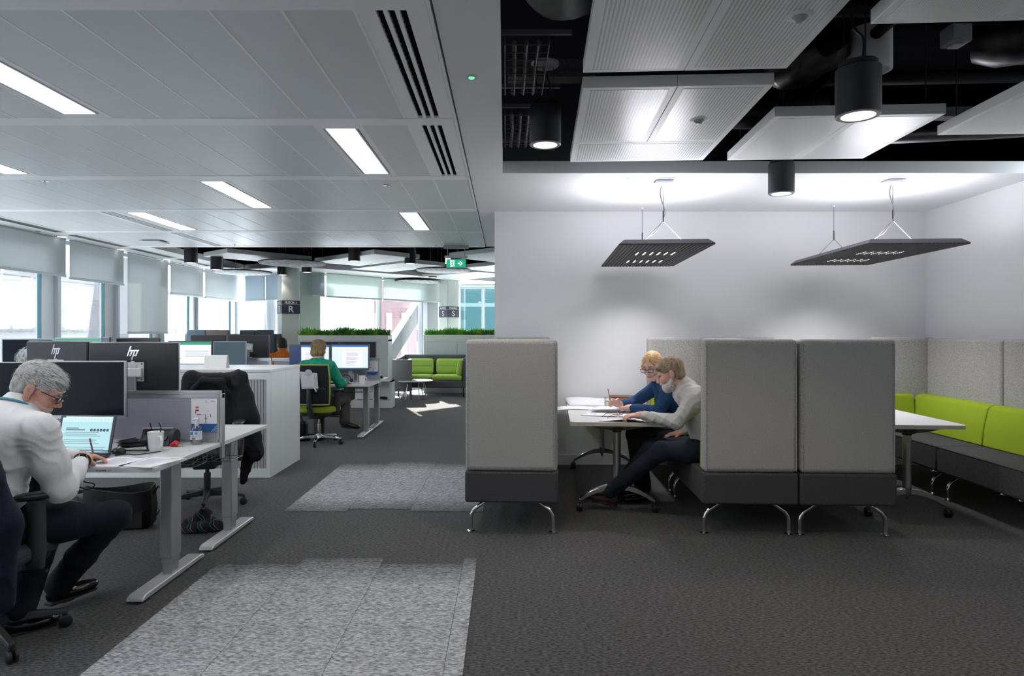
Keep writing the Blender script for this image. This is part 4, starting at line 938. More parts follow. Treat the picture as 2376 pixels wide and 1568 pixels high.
# ================================================================ OFFICE CHAIRS
def office_chair(name, label, loc, face, seatm, backm, basem, edge=None, arms=True, backw=.46, backh=.56, zs=.47, armrot=0., spin=0., back_z=.60):
    """face = heading in radians of the sitter (0 = +x). local +y = forward"""
    t = thing(name, label, 'office chair', loc, face-PI/2)
    s = MB(); n = 28
    def outline(k): return [(.25*k*max(-1,min(1,1.15*math.cos(a))), .245*k*max(-1,min(1,1.15*math.sin(a)))) for a in np.linspace(0,2*PI,n,endpoint=False)]
    MB().prism(outline(1.), zs-.075, zs).build('seat', seatm, t, bevel=.028, seg=4)
    MB().prism(outline(.86), zs-.11, zs-.072).build('seat_pan', DARK, t, bevel=.01)
    # curved backrest
    b = MB(); nx, nz = 14, 12; y0 = -.255; rows = []
    def pt(u, v, off):
        hw = backw/2*(1-.16*max(0,abs(v-.45)-.25)/.55)
        x = (u*2-1)*hw; z = back_z + v*backh; y = y0 - off - .02*math.sin(v*PI*1.1) + .055*(2*u-1)**2 - .05*max(0,v-.5)
        return (x,y,z)
    vs = [pt(i/nx,k/nz,0) for k in range(nz+1) for i in range(nx+1)] + [pt(i/nx,k/nz,.045) for k in range(nz+1) for i in range(nx+1)]
    N_ = (nx+1)*(nz+1); fs = []
    for k in range(nz):
        for i in range(nx):
            a = k*(nx+1)+i; fs.append((a,a+1,a+nx+2,a+nx+1)); fs.append((N_+a+nx+1,N_+a+nx+2,N_+a+1,N_+a))
    for i in range(nx): fs.append((i,N_+i,N_+i+1,i+1)); a = nz*(nx+1)+i; fs.append((a+1,N_+a+1,N_+a,a))
    for k in range(nz): a = k*(nx+1); fs.append((a+nx+1,N_+a+nx+1,N_+a,a)); a += nx; fs.append((a,N_+a,N_+a+nx+1,a+nx+1))
    b.add(vs, fs); bo = b.build('backrest', backm, t, smooth=True, bevel=.014, seg=3)
    if edge:
        loop = [pt(i/nx,0,.035) for i in range(nx+1)]+[pt(1,k/nz,.035) for k in range(1,nz+1)]+[pt(1-i/nx,1,.035) for i in range(1,nx+1)]+[pt(0,1-k/nz,.035) for k in range(1,nz+1)]
        MB().tube(loop, .012, 8).build('back_edging', edge, bo, smooth=True)
    MB().tube([(0,-.10,zs-.10),(0,-.27,zs-.09),(0,-.325,zs+.02),(0,-.33,back_z+backh*.45)], [.03,.034,.034,.028], 10, flat=1.6).build('back_spine', DARK, t, smooth=True)
    m_ = MB().bb(-.09,.09,-.14,.12,zs-.155,zs-.105); m_.build('mechanism', DARK, t, bevel=.015)
    MB().tube([(.09,.02,zs-.13),(.26,.03,zs-.14)], .009, 8).build('lever', DARK, t, smooth=True)
    MB().tube([(0,0,zs-.15),(0,0,.27),(0,0,.265),(0,0,.07)], [.016,.016,.028,.028], 16).build('gas_column', CHROME if basem is CHROME else DARK, t, smooth=True)
    MB().lathe([(.0,.13),(.045,.13),(.05,.085),(.035,.07),(0,.07)], 20).build('hub', basem, t, smooth=True)
    for k in range(5):
        a = R(72*k)+spin; d = Vector((math.cos(a), math.sin(a), 0)); sd = Vector((-d.y, d.x, 0)); m = MB(); vs = []
        for (r, zt, zb, wd) in ((.03,.125,.08,.028),(.16,.115,.078,.024),(.31,.088,.066,.018)):
            vs += [d*r-sd*wd+Vector((0,0,zb)), d*r+sd*wd+Vector((0,0,zb)), d*r+sd*wd*.7+Vector((0,0,zt)), d*r-sd*wd*.7+Vector((0,0,zt))]
        m.add(vs, [(i*4+q, i*4+(q+1)%4, i*4+4+(q+1)%4, i*4+4+q) for i in range(2) for q in range(4)]+[(3,2,1,0),(8,9,10,11)])
        m.build('base_arm', basem, t, bevel=.006)
        c = MB(); p = d*.305; M = Matrix.Rotation(a,3,'Z') @ Matrix.Rotation(R(90),3,'X')
        for s_ in (-1,1): c.lathe([(0,s_*.012-.009),(.022,s_*.012-.009),(.0295,s_*.012-.005),(.0295,s_*.012+.005),(.022,s_*.012+.009),(0,s_*.012+.009)], 18, (p.x,p.y,.030), M)
        c.cyl((p.x,p.y,.045),(p.x,p.y,.075),.009,n=8); c.build('caster', BLACK, t, smooth=True)
    if arms:
        for s_ in (-1,1):
            x = s_*.255
            MB().tube([(s_*.13,-.02,zs-.10),(x-.0*s_,-.02,zs-.09),(x,-.03,zs-.03),(x,-.03,zs+.20)], [.022,.024,.026,.024], 8, flat=1.5).build('arm_post', DARK, t, smooth=True, angle=50)
            pad = MB(); pad.prism([(max(-1,min(1,1.2*math.cos(a)))*.042, .125*max(-1,min(1,1.12*math.sin(a)))) for a in np.linspace(0,2*PI,24,endpoint=False)], 0, .03)
            o = pad.build('arm_pad', BLACK, t, bevel=.012, seg=3); o.location = (x,.03,zs+.20); o.rotation_euler = (0,0,armrot if s_ > 0 else -armrot*.3)
    return t
GREYSEAT = noisy('seat_grey', (.035,.037,.045), (.06,.062,.072), 250, .9, bump=.1); BLKF = noisy('chair_black_mesh', (.008,.010,.014), (.02,.022,.028), 300, .9, bump=.2)
OLIVE = noisy('seat_olive', (.26,.29,.02), (.33,.36,.035), 250, .85, bump=.1); OLIVE_E = mat('olive_edge', (.30,.32,.04), .6)
office_chair('office_chair', 'black office chair of the grey-haired man with a navy jacket on its back', (-2.40,3.03,0), R(90), GREYSEAT, BLKF, DARK, armrot=R(-48), spin=R(37-0))
office_chair('office_chair', 'black office chair behind the desk screen with a black coat over it', (-2.50,5.50,0), R(-78), BLKF, BLKF, DARK, spin=R(25), backh=.48, back_z=.54)
office_chair('office_chair', 'olive-seated chrome-based office chair of the woman in green', (-2.42,8.52,0), R(84), OLIVE, BLKF, CHROME, edge=OLIVE_E, spin=R(-6), zs=.49, backw=.48, backh=.50, back_z=.535)
office_chair('office_chair', 'dark office chair of the man in orange', (-3.87,11.25,0), R(110), BLKF, BLKF, DARK, spin=R(10), back_z=.5, backh=.40)

# ================================================================ SDF BODIES
def smin(a, b, k):
    h = np.clip(.5 + .5*(b-a)/k, 0, 1); return b + (a-b)*h - k*h*(1-h)
def sdf_mesh(name, prims, vox, m, parent, disp=None, label=None, pad=.02, extra=None):
    """continuous skin around blended round cones / ellipsoids / rounded boxes.
    prim: ('c',p0,p1,r0,r1,k) ('e',c,radii,M3,k) ('b',c,half,round,M3,k); 7th/last '-' = carve"""
    los, his = [], []
    for p in prims:
        if p[0] == 'c': q = np.array([p[1],p[2]], float); r = max(p[3],p[4]); lo, hi = q.min(0)-r, q.max(0)+r
        else:
            c = np.array(p[1], float); r = float(np.max(p[2]))*(1 if p[0]=='e' else 1.8); lo, hi = c-r, c+r
        los.append(lo); his.append(hi)
    add = [i for i, p in enumerate(prims) if p[-1] != '-']
    LO = np.min([los[i] for i in add], 0)-pad; HI = np.max([his[i] for i in add], 0)+pad
    nn = np.ceil((HI-LO)/vox).astype(int)+1
    ax = [(LO[d]+vox*np.arange(nn[d])).astype(np.float32) for d in range(3)]
    Fd = np.full(nn, 10., np.float32)
    for p, lo, hi in zip(prims, los, his):
        k = p[5] if p[0]=='c' else (p[4] if p[0]=='e' else p[5])
        sub = []
        for d in range(3):
            a = max(0, int((lo[d]-LO[d]-k-3*vox)/vox)); b = min(nn[d], int((hi[d]-LO[d]+k+3*vox)/vox)+2); sub.append(slice(a, b))
        if any(s.stop <= s.start for s in sub): continue
        X = ax[0][sub[0]][:,None,None]; Y = ax[1][sub[1]][None,:,None]; Z = ax[2][sub[2]][None,None,:]
        if p[0] == 'c':
            a = np.array(p[1], np.float32); ba = np.array(p[2], np.float32)-a; l2 = float(ba@ba)+1e-9
            px_, py_, pz_ = X-a[0], Y-a[1], Z-a[2]
            h = np.clip((px_*ba[0]+py_*ba[1]+pz_*ba[2])/l2, 0, 1)
            d_ = np.sqrt((px_-ba[0]*h)**2+(py_-ba[1]*h)**2+(pz_-ba[2]*h)**2) - (p[3]+(p[4]-p[3])*h)
        else:
            c = p[1]; M = np.array(p[3] if p[0]=='e' else p[4], np.float32)
            x, y, z = X-c[0], Y-c[1], Z-c[2]
            u = x*M[0,0]+y*M[1,0]+z*M[2,0]; v = x*M[0,1]+y*M[1,1]+z*M[2,1]; w_ = x*M[0,2]+y*M[1,2]+z*M[2,2]
            if p[0] == 'e':
                r = p[2]; k0 = np.sqrt((u/r[0])**2+(v/r[1])**2+(w_/r[2])**2); k1 = np.sqrt((u/r[0]**2)**2+(v/r[1]**2)**2+(w_/r[2]**2)**2)+1e-9
                d_ = k0*(k0-1)/k1
            else:
                hf = p[2]; rr = p[3]; qx = np.abs(u)-hf[0]+rr; qy = np.abs(v)-hf[1]+rr; qz = np.abs(w_)-hf[2]+rr
                d_ = np.sqrt(np.maximum(qx,0)**2+np.maximum(qy,0)**2+np.maximum(qz,0)**2)+np.minimum(np.maximum(qx,np.maximum(qy,qz)),0)-rr
        blk = Fd[sub[0],sub[1],sub[2]]
        if p[-1] == '-': Fd[sub[0],sub[1],sub[2]] = -smin(-blk, d_.astype(np.float32), k)
        else: Fd[sub[0],sub[1],sub[2]] = smin(blk, d_.astype(np.float32), k)
    if disp is not None:
        I = np.argwhere(np.abs(Fd) < .04); P = LO + I*vox
        Fd[I[:,0],I[:,1],I[:,2]] += disp(P[:,0],P[:,1],P[:,2]).astype(np.float32)
    # surface nets
    S = Fd < 0; C = np.zeros(np.array(Fd.shape)-1, np.int8)
    for i in (0,1):
        for j in (0,1):
            for l in (0,1): C += S[i:S.shape[0]-1+i, j:S.shape[1]-1+j, l:S.shape[2]-1+l]
    act = (C > 0) & (C < 8); idx = np.argwhere(act); ids = np.full(C.shape, -1, np.int64); ids[act] = np.arange(len(idx))
    acc = np.zeros((len(idx),3)); cnt = np.zeros(len(idx))
    for d in range(3):
        e = np.zeros(3,int); e[d] = 1; o1, o2 = [q for q in range(3) if q != d]
        for i in (0,1):
            for j in (0,1):
                c0 = idx.copy(); c0[:,o1] += i; c0[:,o2] += j; c1 = c0 + e
                f0 = Fd[c0[:,0],c0[:,1],c0[:,2]]; f1 = Fd[c1[:,0],c1[:,1],c1[:,2]]; cr = (f0 < 0) != (f1 < 0)
                tt = np.where(cr, f0/np.where(f0==f1, 1, f0-f1), 0)
                pt_ = c0 + e*tt[:,None]; acc[cr] += pt_[cr]; cnt[cr] += 1
    V = LO + vox*acc/np.maximum(cnt,1)[:,None]
    quads = []
    for d in range(3):
        o1, o2 = [q for q in range(3) if q != d]; sl0 = [slice(None)]*3; sl1 = [slice(None)]*3; sl0[d] = slice(0,-1); sl1[d] = slice(1,None)
        ch = S[tuple(sl0)] != S[tuple(sl1)]; E = np.argwhere(ch)
        E = E[(E[:,o1]>0)&(E[:,o2]>0)&(E[:,o1]<C.shape[o1])&(E[:,o2]<C.shape[o2])]
        def cid(i, j): q = E.copy(); q[:,o1] -= i; q[:,o2] -= j; return ids[q[:,0],q[:,1],q[:,2]]
        Q = np.stack([cid(1,1), cid(0,1), cid(0,0), cid(1,0)], 1)
        ins = S[E[:,0],E[:,1],E[:,2]]; flip = ins if d != 1 else ~ins
        Q[~flip] = Q[~flip][:, ::-1]; quads.append(Q)
    Q = np.concatenate(quads); Q = Q[(Q >= 0).all(1)]
    me = bpy.data.meshes.new(name); me.from_pydata(V.tolist(), [], Q.tolist()); me.update(); me.shade_smooth(); me.materials.append(m)
    o = bpy.data.objects.new(name, me); COL.objects.link(o); o.parent = parent
    if label: o['label'] = label
    s = o.modifiers.new('soft','SMOOTH'); s.iterations = 2; s.factor = .5
    return o
I3 = np.eye(3)
def folds(amp, *waves):
    """cloth folds: sum of warped sine ridges; wave = (dx,dy,dz,freq,phase)"""
    def f(x, y, z):
        w_ = np.sin(x*21+z*13)+np.sin(y*19-z*17+1.3)+.6*np.sin((x+y)*37-z*9); r = 0
        for n_, (a, b, c, q, ph) in enumerate(waves):
            s = 1-np.abs(np.sin((a*x+b*y+c*z)*q*.62+ph+w_*1.1)); mk = .5+.5*np.sin(x*(9+3*n_)+y*7-z*(8-2*n_)+ph*2.1+n_*2)
            r = r + s**2.4*mk
        return amp*(.25-r)
    return f

# ---- clothing on chairs, bag, scarf
COATB = noisy('coat_black', (.008,.008,.010), (.020,.020,.024), 200, .9, bump=.2); NAVYJ = noisy('jacket_navy', (.004,.006,.016), (.009,.012,.030), 200, .85, bump=.15)
t = thing('jacket', 'navy jacket hanging over the back of the grey-haired man\'s chair', 'jacket', (-2.40,2.70,.98))
sdf_mesh('cloth', [('b',(-.02,.0,-.13),(.24,.075,.16),.06,I3,.05), ('b',(.0,-.03,-.45),(.27,.055,.30),.05,I3,.06), ('c',(.25,-.03,-.02),(.335,-.01,-.32),.055,.065,.05), ('c',(.335,-.01,-.32),(.30,.03,-.66),.062,.05,.05), ('c',(-.24,-.03,-.02),(-.28,-.02,-.6),.06,.06,.05)],
         .011, NAVYJ, t, folds(.012,(1,.3,.1,38,0),(.7,.2,.5,26,1)))
t = thing('coat', 'long black coat draped over the chair behind the desk screen', 'coat', (-2.55,5.78,1.05))
sdf_mesh('cloth', [('b',(0,0,-.10),(.245,.06,.14),.06,I3,.05), ('b',(.05,0,-.38),(.27,.06,.26),.05,I3,.06), ('c',(.22,-.02,.0),(.30,-.05,-.35),.06,.09,.06), ('c',(.29,-.05,-.33),(.36,-.03,-.66),.085,.075,.05),
    ('c',(.30,.0,-.6),(.24,.0,-.92),.07,.03,.04), ('c',(-.22,-.02,0),(-.28,-.06,-.5),.06,.07,.06), ('c',(-.16,-.10,-.10),(-.06,-.12,-.02),.028,.03,.03), ('c',(-.06,-.12,-.02),(.09,-.12,-.03),.03,.03,.03), ('c',(.09,-.12,-.03),(.15,-.10,-.14),.03,.026,.03)],
         .010, COATB, t, folds(.011,(1,.3,.1,34,0),(.6,.2,.45,27,2)))
t = thing('shoulder_bag', 'black open-topped shoulder bag on the floor under the desk', 'bag', (-2.85,4.85,0), R(6))
bgm = noisy('bag_black', (.005,.005,.006), (.014,.014,.016), 60, .6, bump=.3)
def ringb(w_, d_, z, n=28, p=1.): return [(w_/2*max(-1,min(1,1.18*math.cos(a))), d_/2*max(-1,min(1,1.18*math.sin(a))), z+p*.02*math.sin(2*a+.6)) for a in np.linspace(0,2*PI,n,endpoint=False)]
rings = [ringb(.42,.15,0,p=0), ringb(.47,.18,.03,p=.2), ringb(.49,.20,.15,p=.5), ringb(.46,.18,.29,p=1), ringb(.44,.16,.30,p=1), ringb(.43,.13,.22,p=.5), ringb(.42,.12,.10,p=0)]
b = MB(); n = 28; b.add([v for r_ in rings for v in r_], [(i*n+k, i*n+(k+1)%n, (i+1)*n+(k+1)%n, (i+1)*n+k) for i in range(len(rings)-1) for k in range(n)]+[tuple(range(n))[::-1], tuple(range((len(rings)-1)*n, len(rings)*n))])
b.build('body', bgm, t, smooth=True)
MB().tube([(v[0]*1.005,v[1]*1.02,v[2]+.004) for v in rings[3]]+[tuple(rings[3][0])], .004, 6).build('zip_edge', mat('zip_grey', (.09,.09,.085), .4), t, smooth=True)
MB().tube([(.23,0,.24),(.27,.0,.30),(.30,.01,.24),(.285,.02,.14),(.25,.02,.08)], .012, 8, flat=.3).build('strap', bgm, t, smooth=True)
MB().bb(-.2,.2,-.106,-.10,.02,.14).build('pocket', bgm, t, bevel=.004)
t = thing('scarf', 'dark scarf with thin coloured stripes crumpled on the floor under the desks', 'scarf', (-2.22,4.78,0), R(12))
sm = mat('scarf_stripes', (.01,.012,.016), .9); nt = sm.node_tree; N = nt.nodes
tcn = N.new('ShaderNodeTexCoord'); mpn = N.new('ShaderNodeMapping'); mpn.inputs['Rotation'].default_value = (.6,.5,.7); mpn.inputs['Scale'].default_value = (20,20,20); nt.links.new(tcn.outputs['Object'], mpn.inputs[0])
sxn = N.new('ShaderNodeSeparateXYZ'); nt.links.new(mpn.outputs[0], sxn.inputs[0]); fr = N.new('ShaderNodeMath'); fr.operation = 'FRACT'; nt.links.new(sxn.outputs[0], fr.inputs[0])
cr = N.new('ShaderNodeValToRGB'); cr.color_ramp.interpolation = 'CONSTANT'
for pos, c in ((0,(.008,.010,.014)),(.30,(.05,.16,.18)),(.38,(.008,.010,.014)),(.58,(.25,.26,.28)),(.64,(.008,.010,.014)),(.84,(.10,.012,.02)),(.90,(.008,.010,.014))):
    e = cr.color_ramp.elements.new(pos); e.color = (*c,1)
nt.links.new(fr.outputs[0], cr.inputs[0]); nt.links.new(cr.outputs[0], N['Principled BSDF'].inputs['Base Color'])
sdf_mesh('cloth', [('e',(0,0,.03),(.17,.11,.05),I3,.03), ('c',(-.12,-.02,.04),(.02,.05,.10),.035,.045,.03), ('c',(.02,.05,.10),(.10,-.02,.04),.045,.035,.03), ('c',(-.02,.02,.08),(0,.0,.15),.03,.012,.03), ('c',(.05,-.06,.03),(.19,-.03,.03),.03,.025,.03), ('b',(0,0,-.05),(.4,.4,.05),.001,I3,.003,'-')],
         .008, sm, t, folds(.012,(1,.6,.4,50,0),(.3,1,.5,44,1)))

# ================================================================ THINGS ON THE NEAR DESK
DM = Matrix.Translation((0,0,DT))
def dpt(x, y): Y = F*(EYE-DT)/(y-CY); return Vector(((x-CX)*Y/F, Y, DT))
t = thing('mug', 'white china mug with its handle turned to the corridor', 'mug', dpt(361,1046))
MB().lathe([(0,.004),(.030,.004),(.032,0),(.036,.004),(.042,.05),(.045,.112),(.046,.116),(.0425,.114),(.038,.05),(.032,.01),(0,.008)], 36).build('body', mat('china', (.80,.80,.82), .25), t, smooth=True, angle=60)
MB().tube([(.030,-.022,.088),(.052,-.040,.092),(.064,-.050,.07),(.058,-.046,.04),(.030,-.024,.022)], .0075, 10).build('handle', mat('china'), t, smooth=True)
t = thing('sanitizer_bottle', 'clear pump bottle of hand sanitizer before the pinned leaflet', 'pump bottle', (-1.965,4.175,DT))
MB().lathe([(0,.002),(.034,.002),(.037,.006),(.0375,.03),(.037,.095),(.030,.112),(.016,.12),(.014,.124),(.012,.124),(.014,.118),(.028,.108),(.035,.09),(.035,.008),(0,.006)], 30).build('bottle', glassy('pet_plastic', (.985,.99,.995), .2), t, smooth=True)
MB().lathe([(0,.007),(.0345,.007),(.0345,.030),(0,.030)], 24).build('gel', glassy('gel', (.97,.98,.985), .1), t, smooth=True)
lb_ = MB(); n = 18
lb_.add([(.0380*math.cos(a), .0380*math.sin(a), z) for z in (.032,.088) for a in np.linspace(R(190),R(350),n)], [(i,i+1,n+i+1,n+i) for i in range(n-1)]); lb_.build('label', mat('bottle_label', (.72,.74,.78), .5), t, smooth=True)
lr2 = [(-.022,.066,-.006,.084,(.05,.16,.42)), (.006,.068,.022,.082,(.05,.25,.5)), (-.012,.036,.008,.046,(.1,.1,.12))]+[(-.018,.05+.004*i,.016,.0515+.004*i,(.45,.46,.5)) for i in range(3)]
sheet('label_print', lr2, t, Matrix.Translation((0,-.0388,0)))
MB().tube([(0,0,.12),(0,0,.137)], .0135, 16).build('collar', mat('pump_white', (.75,.77,.8), .35), t, smooth=True)
pm = MB(); pm.tube([(0,0,.137),(0,0,.158)], .005, 10).tube([(.012,0,.160),(-.008,0,.162),(-.028,-.006,.156)], [.009,.009,.004], 10); pm.build('pump', mat('pump_white'), t, smooth=True)
# leaflet on the screen
def leaflet(label, loc, w_=.165, h_=.215):
    t = thing('leaflet', label, 'leaflet', loc, group='leaflets pinned on desk screens')
    MB().bb(0,w_,-.0015,0,0,h_).build('card', mat('leaflet_card', (.78,.78,.80), .5), t)
    skin = (.75,.42,.30); red = (.55,.05,.03); blue = (.02,.10,.30)
    R_ = [(0,0,w_,h_,(.78,.78,.80)), (0,0,w_,.052,blue), ([(w_*.76,0),(w_*.80,0),(w_,.036),(w_,.044)],(.25,.45,.75)), ([(w_*.84,0),(w_*.88,0),(w_,.022),(w_,.03)],(.25,.45,.75)), ([(w_*.93,0),(w_*.97,0),(w_,.006),(w_,.014)],(.25,.45,.75)),
          (.024,.118,.036,.140,red), (.030,.112,.048,.135,(.70,.74,.82)), (.030,.134,.048,.141,blue), (.030,.142,.046,.156,skin), (.028,.152,.047,.164,(.62,.14,.05)),
          (.034,.108,.062,.114,red), (.062,.109,.094,.112,(.4,.4,.45)), (.090,.056,.095,.112,(.22,.22,.26)), (.086,.082,.102,.090,(.22,.22,.26)), (.094,.118,.104,.134,(.70,.72,.76)), (.104,.132,.112,.136,(.3,.3,.34)), (.102,.098,.112,.101,(.3,.3,.34)), (.122,.094,.127,.114,red), (.080,.055,.105,.057,(.3,.3,.34)),
          (.040,.066,.054,.09,(.55,.65,.85)), (.092,.196,.098,.201,(.15,.15,.2)), (.088,.190,.112,.1925,(.4,.4,.45)), (.126,.196,.150,.200,(.25,.35,.6)), (.126,.191,.150,.193,(.5,.5,.55))]
    sheet('printing', R_, t, Matrix.Translation((0,-.0016,0))); return t
leaflet('illustrated leaflet with blue foot pinned to the near desk screen', (-2.03,4.262-.021,.80))
leaflet('illustrated leaflet on the desk screen of the woman in green', (-2.045,9.732-.021,.815), .165, .215)
# power hub, cables, mouse, glasses pouch, lanyard, card
t = thing('socket_hub', 'black desktop socket hub with a silver top edge against the screen', 'socket hub', (-2.30,4.10,DT), R(-3))
pr = [(0,0),(.10,0),(.10,.085),(.085,.10),(.055,.105)]; m = MB(); n = 5
m.add([(0,y,z) for y,z in pr]+[(.20,y,z) for y,z in pr], [tuple(range(n))[::-1], tuple(range(n,2*n))]+[(i,(i+1)%n,n+(i+1)%n,n+i) for i in range(n)]); m.build('body', BLACK, t, bevel=.006)
MB().lathe([(0,-.02),(.045,-.018),(.052,0),(.052,.004)], 24, (.205,.05,.055), Matrix.Rotation(R(-90),3,'Y')).build('end_cap', DARK, t, smooth=True)
MB().box((.10,.054,.106),(.20,.022,.006),Matrix.Rotation(R(10),3,'X')).build('top_strip', mat('hub_silver', (.55,.55,.56), .3, .6), t)
for k in range(3): MB().lathe([(0,0),(.018,0),(.018,.003)], 16, (.04+.06*k,.022,.052), Matrix.Rotation(R(62),3,'X')).build('socket', mat('socket_dark', (.005,.005,.006), .3), t)
def coil(label, c, rx, ry, turns, r, seed, name='cable_bundle', m=BLACK, z=.012):
    rn = random.Random(seed); pts = []
    for i in range(turns*16+1):
        a = 2*PI*i/16; k = 1+.14*math.sin(a*.31+seed)+rn.uniform(-.04,.04)
        pts.append(Vector(c)+Vector((rx*k*math.cos(a), ry*k*math.sin(a)+.006*math.sin(a*.7), z+.012*(i/16)/turns*3+.018*abs(math.sin(a/2+seed)))))
    return tag(MB().tube(pts, r, 6).build(name, m, smooth=True), label, 'cables')
coil('bundle of coiled black cables beside the laptop', (-2.235,3.93,DT), .072, .045, 7, .0045, 2)
coil('loose loop of black cable near the socket hub', (-2.31,4.02,DT), .05, .06, 3, .004, 5)
tag(MB().cable([Vector((-2.24,3.76,DT+.005)),Vector((-2.19,3.80,DT+.006)),Vector((-2.14,3.79,DT+.005)),Vector((-2.09,3.83,DT+.006)),Vector((-2.05,3.90,DT+.005))], .0035, 6).build('thin_cable', BLACK, smooth=True), 'thin black cable trailing under the papers to the mug', 'cable')
tag(MB().cable([Vector((-2.32,3.78,DT+.006)),Vector((-2.28,3.86,DT+.02)),Vector((-2.20,3.84,DT+.02)),Vector((-2.12,3.92,DT+.008))], .004, 6).build('flat_cable', BLACK, smooth=True), 'black cable crossing between laptop and cable bundle', 'cable')
t = thing('computer_mouse', 'black and silver computer mouse beside the laptop', 'mouse', dpt(276,1052)+Vector((0,.0,0)), R(60))
sdf_mesh('shell', [('e',(0,0,.012),(.032,.052,.024),I3,.01),('b',(0,0,-.05),(.2,.2,.05),.001,I3,.002,'-')], .004, mat('mouse_dark', (.03,.032,.036), .4), t)
MB().tube([(-.03,-.01,.016),(0,-.008,.038),(.03,-.01,.016)], .006, 8).build('silver_band', mat('mouse_silver', (.55,.56,.58), .3, .5), t, smooth=True)
t = thing('glasses_pouch', 'teal pouch holding upturned dark spectacles behind the mug', 'pouch', (-2.14,3.97,DT), R(10))
m = MB(); n = 12; m.add([((.03+.004*k)*math.cos(a), (.012+.006*k)*math.sin(a), .0+.03*k) for k in range(4) for a in np.linspace(0,2*PI,n,endpoint=False)], [(i*n+k,i*n+(k+1)%n,(i+1)*n+(k+1)%n,(i+1)*n+k) for i in range(3) for k in range(n)]+[tuple(range(n))[::-1]]); m.build('pouch', mat('teal_pouch', (.03,.20,.24), .7), t, smooth=True)
for s_ in (0,1): MB().tube([(-.02+.05*s_,0,.07),(-.008+.055*s_,0,.10),(-.004+.055*s_,0,.135),(-.012+.05*s_,0,.165)], .0032, 8).build('spectacle_arm', BLACK, t, smooth=True)
p0 = dpt(405,1036); t = thing('lanyard_clip', 'crumpled red lanyard with a metal key clip on the near desk', 'lanyard', p0)
sdf_mesh('ribbon', [('c',(-.02,0,.012),(.01,.01,.02),.012,.014,.006),('c',(.01,.01,.02),(.02,-.01,.012),.012,.009,.006),('c',(-.01,.0,.02),(.0,.01,.035),.009,.006,.006)], .004, mat('lanyard_red', (.55,.012,.02), .5), t, folds(.004,(1,.5,.4,200,0)))
MB().tube([(.02,-.005,.012),(.04,.0,.010),(.055,-.004,.006)], .004, 8).build('clip', mat('key_metal', (.45,.47,.42), .3, .8), t, smooth=True)
p0 = dpt(440,1045); t = thing('small_card', 'small pale card lying near the desk edge', 'card', p0, R(-8)); MB().bb(-.04,.04,-.025,.025,0,.001).build('card', mat('card_lilac', (.66,.64,.70), .6), t); sheet('printing', [(-.006,-.006,.006,.006,(.3,.25,.35))], t, Matrix.Translation((0,0,.0012)) @ FLAT)
def textpage(w_, d_, seed, n=14):
    rn = random.Random(seed); o = []
    for i in range(n): z = d_*(.80-.05*i); o.append((w_*.12, z, w_*(.5+.35*rn.random()), z+.003, (.45,.45,.52)))
    o.append((w_*.62, d_*.88, w_*.88, d_*.905, (.12,.12,.16))); return o
paper('printed page under the grey-haired man\'s writing hand', -2.235, 3.465, R(-4), .20, .28, textpage(.2,.28,1), None, 2, base=DM)
paper('printed page lying square to the near desk edge', -2.06, 3.475, R(-13), .205, .275, textpage(.205,.275,2), None, 2, base=DM)
lt = thing('edge_lettering', 'small grey SIT-STAND lettering printed on the near desk edge', 'lettering', (-2.155,3.4495,DT-.019))
lettering('letters', 'SIT-STAND', .0115, mat('print_grey', (.10,.10,.11), .6), lt, (0,0,0), align='LEFT'); 
sheet('arrows', [([(.066,.001),(.071,.001),(.0685,.0085)],(.04,.04,.05)), ([(.075,.0085),(.080,.0085),(.0775,.001)],(.04,.04,.05))], lt)
t = thing('floor_cable', 'black cable looping under the near desk', 'cable', (0,0,0)); MB().cable([at(170,1125,3.75), at(205,1135,3.75), at(219,1123,3.75), at(195,1117,3.75), at(182,1098,3.75), at(188,1086,3.75)], .004, 6).build('cord', BLACK, t, smooth=True)

# ================================================================ STORAGE UNIT
t = thing('tambour_cabinet', 'long white tambour-door storage unit with a flat top beside the coat chair', 'cabinet', (-2.335,6.515,0)); L_, D_, Hc = 1.86, .95, 1.075
MB().bb(-L_,0,0,D_,Hc-.03,Hc).build('top_board', WLAM, t, bevel=.002, seg=1)
bd = MB(); bd.bb(-L_,0,.02,D_*.5-.002,.0,Hc-.03).bb(-L_,0,D_*.5+.002,D_,.0,Hc-.03); 
MB().bb(-L_+.002,-.002,.03,D_*.5-.001,.0,Hc-.031).build('carcass', WSTEEL, t)
MB().bb(-L_+.002,-.002,D_*.5+.001,D_-.01,.0,Hc-.031).build('rear_carcass', WSTEEL, t)
for k in range(2):
    xa, xb = -L_/2*(k+1)+.004, -L_/2*k-.004
    fm = MB(); fm.bb(xa,xb,0,.03,0,.09).bb(xa,xb,0,.03,Hc-.10,Hc-.032).bb(xa,xa+.035,0,.03,.09,Hc-.10).bb(xb-.035,xb,0,.03,.09,Hc-.10); fm.build('front_frame', WSTEEL, t)
    sl_ = MB().add([(-.0145,.012,0),(-.010,.006,0),(.010,.006,0),(.0145,.012,0),(-.0145,.012,Hc-.19),(-.010,.006,Hc-.19),(.010,.006,Hc-.19),(.0145,.012,Hc-.19)], [(0,1,5,4),(1,2,6,5),(2,3,7,6)])
    MB().bb(xa+.035,xb-.035,.014,.028,.09,Hc-.10).build('door_back', mat('tambour_dark', (.12,.12,.13), .5), t)
    pr_ = None
    for i in range(int((xb-xa-.07)/.0305)):
        x = xb-.035-.0152-.0305*i
        if pr_ is None: pr_ = sl_.build('slat', mat('tambour_grey', (.40,.40,.43), .4), t); pr_.location = (x,0,.09)
        else: c = pr_.copy(); COL.objects.link(c); c.parent = t; c.location = (x,0,.09)
t = thing('card_stand', 'folded white card standing on the storage unit', 'card', (-3.02,6.86,1.0755))
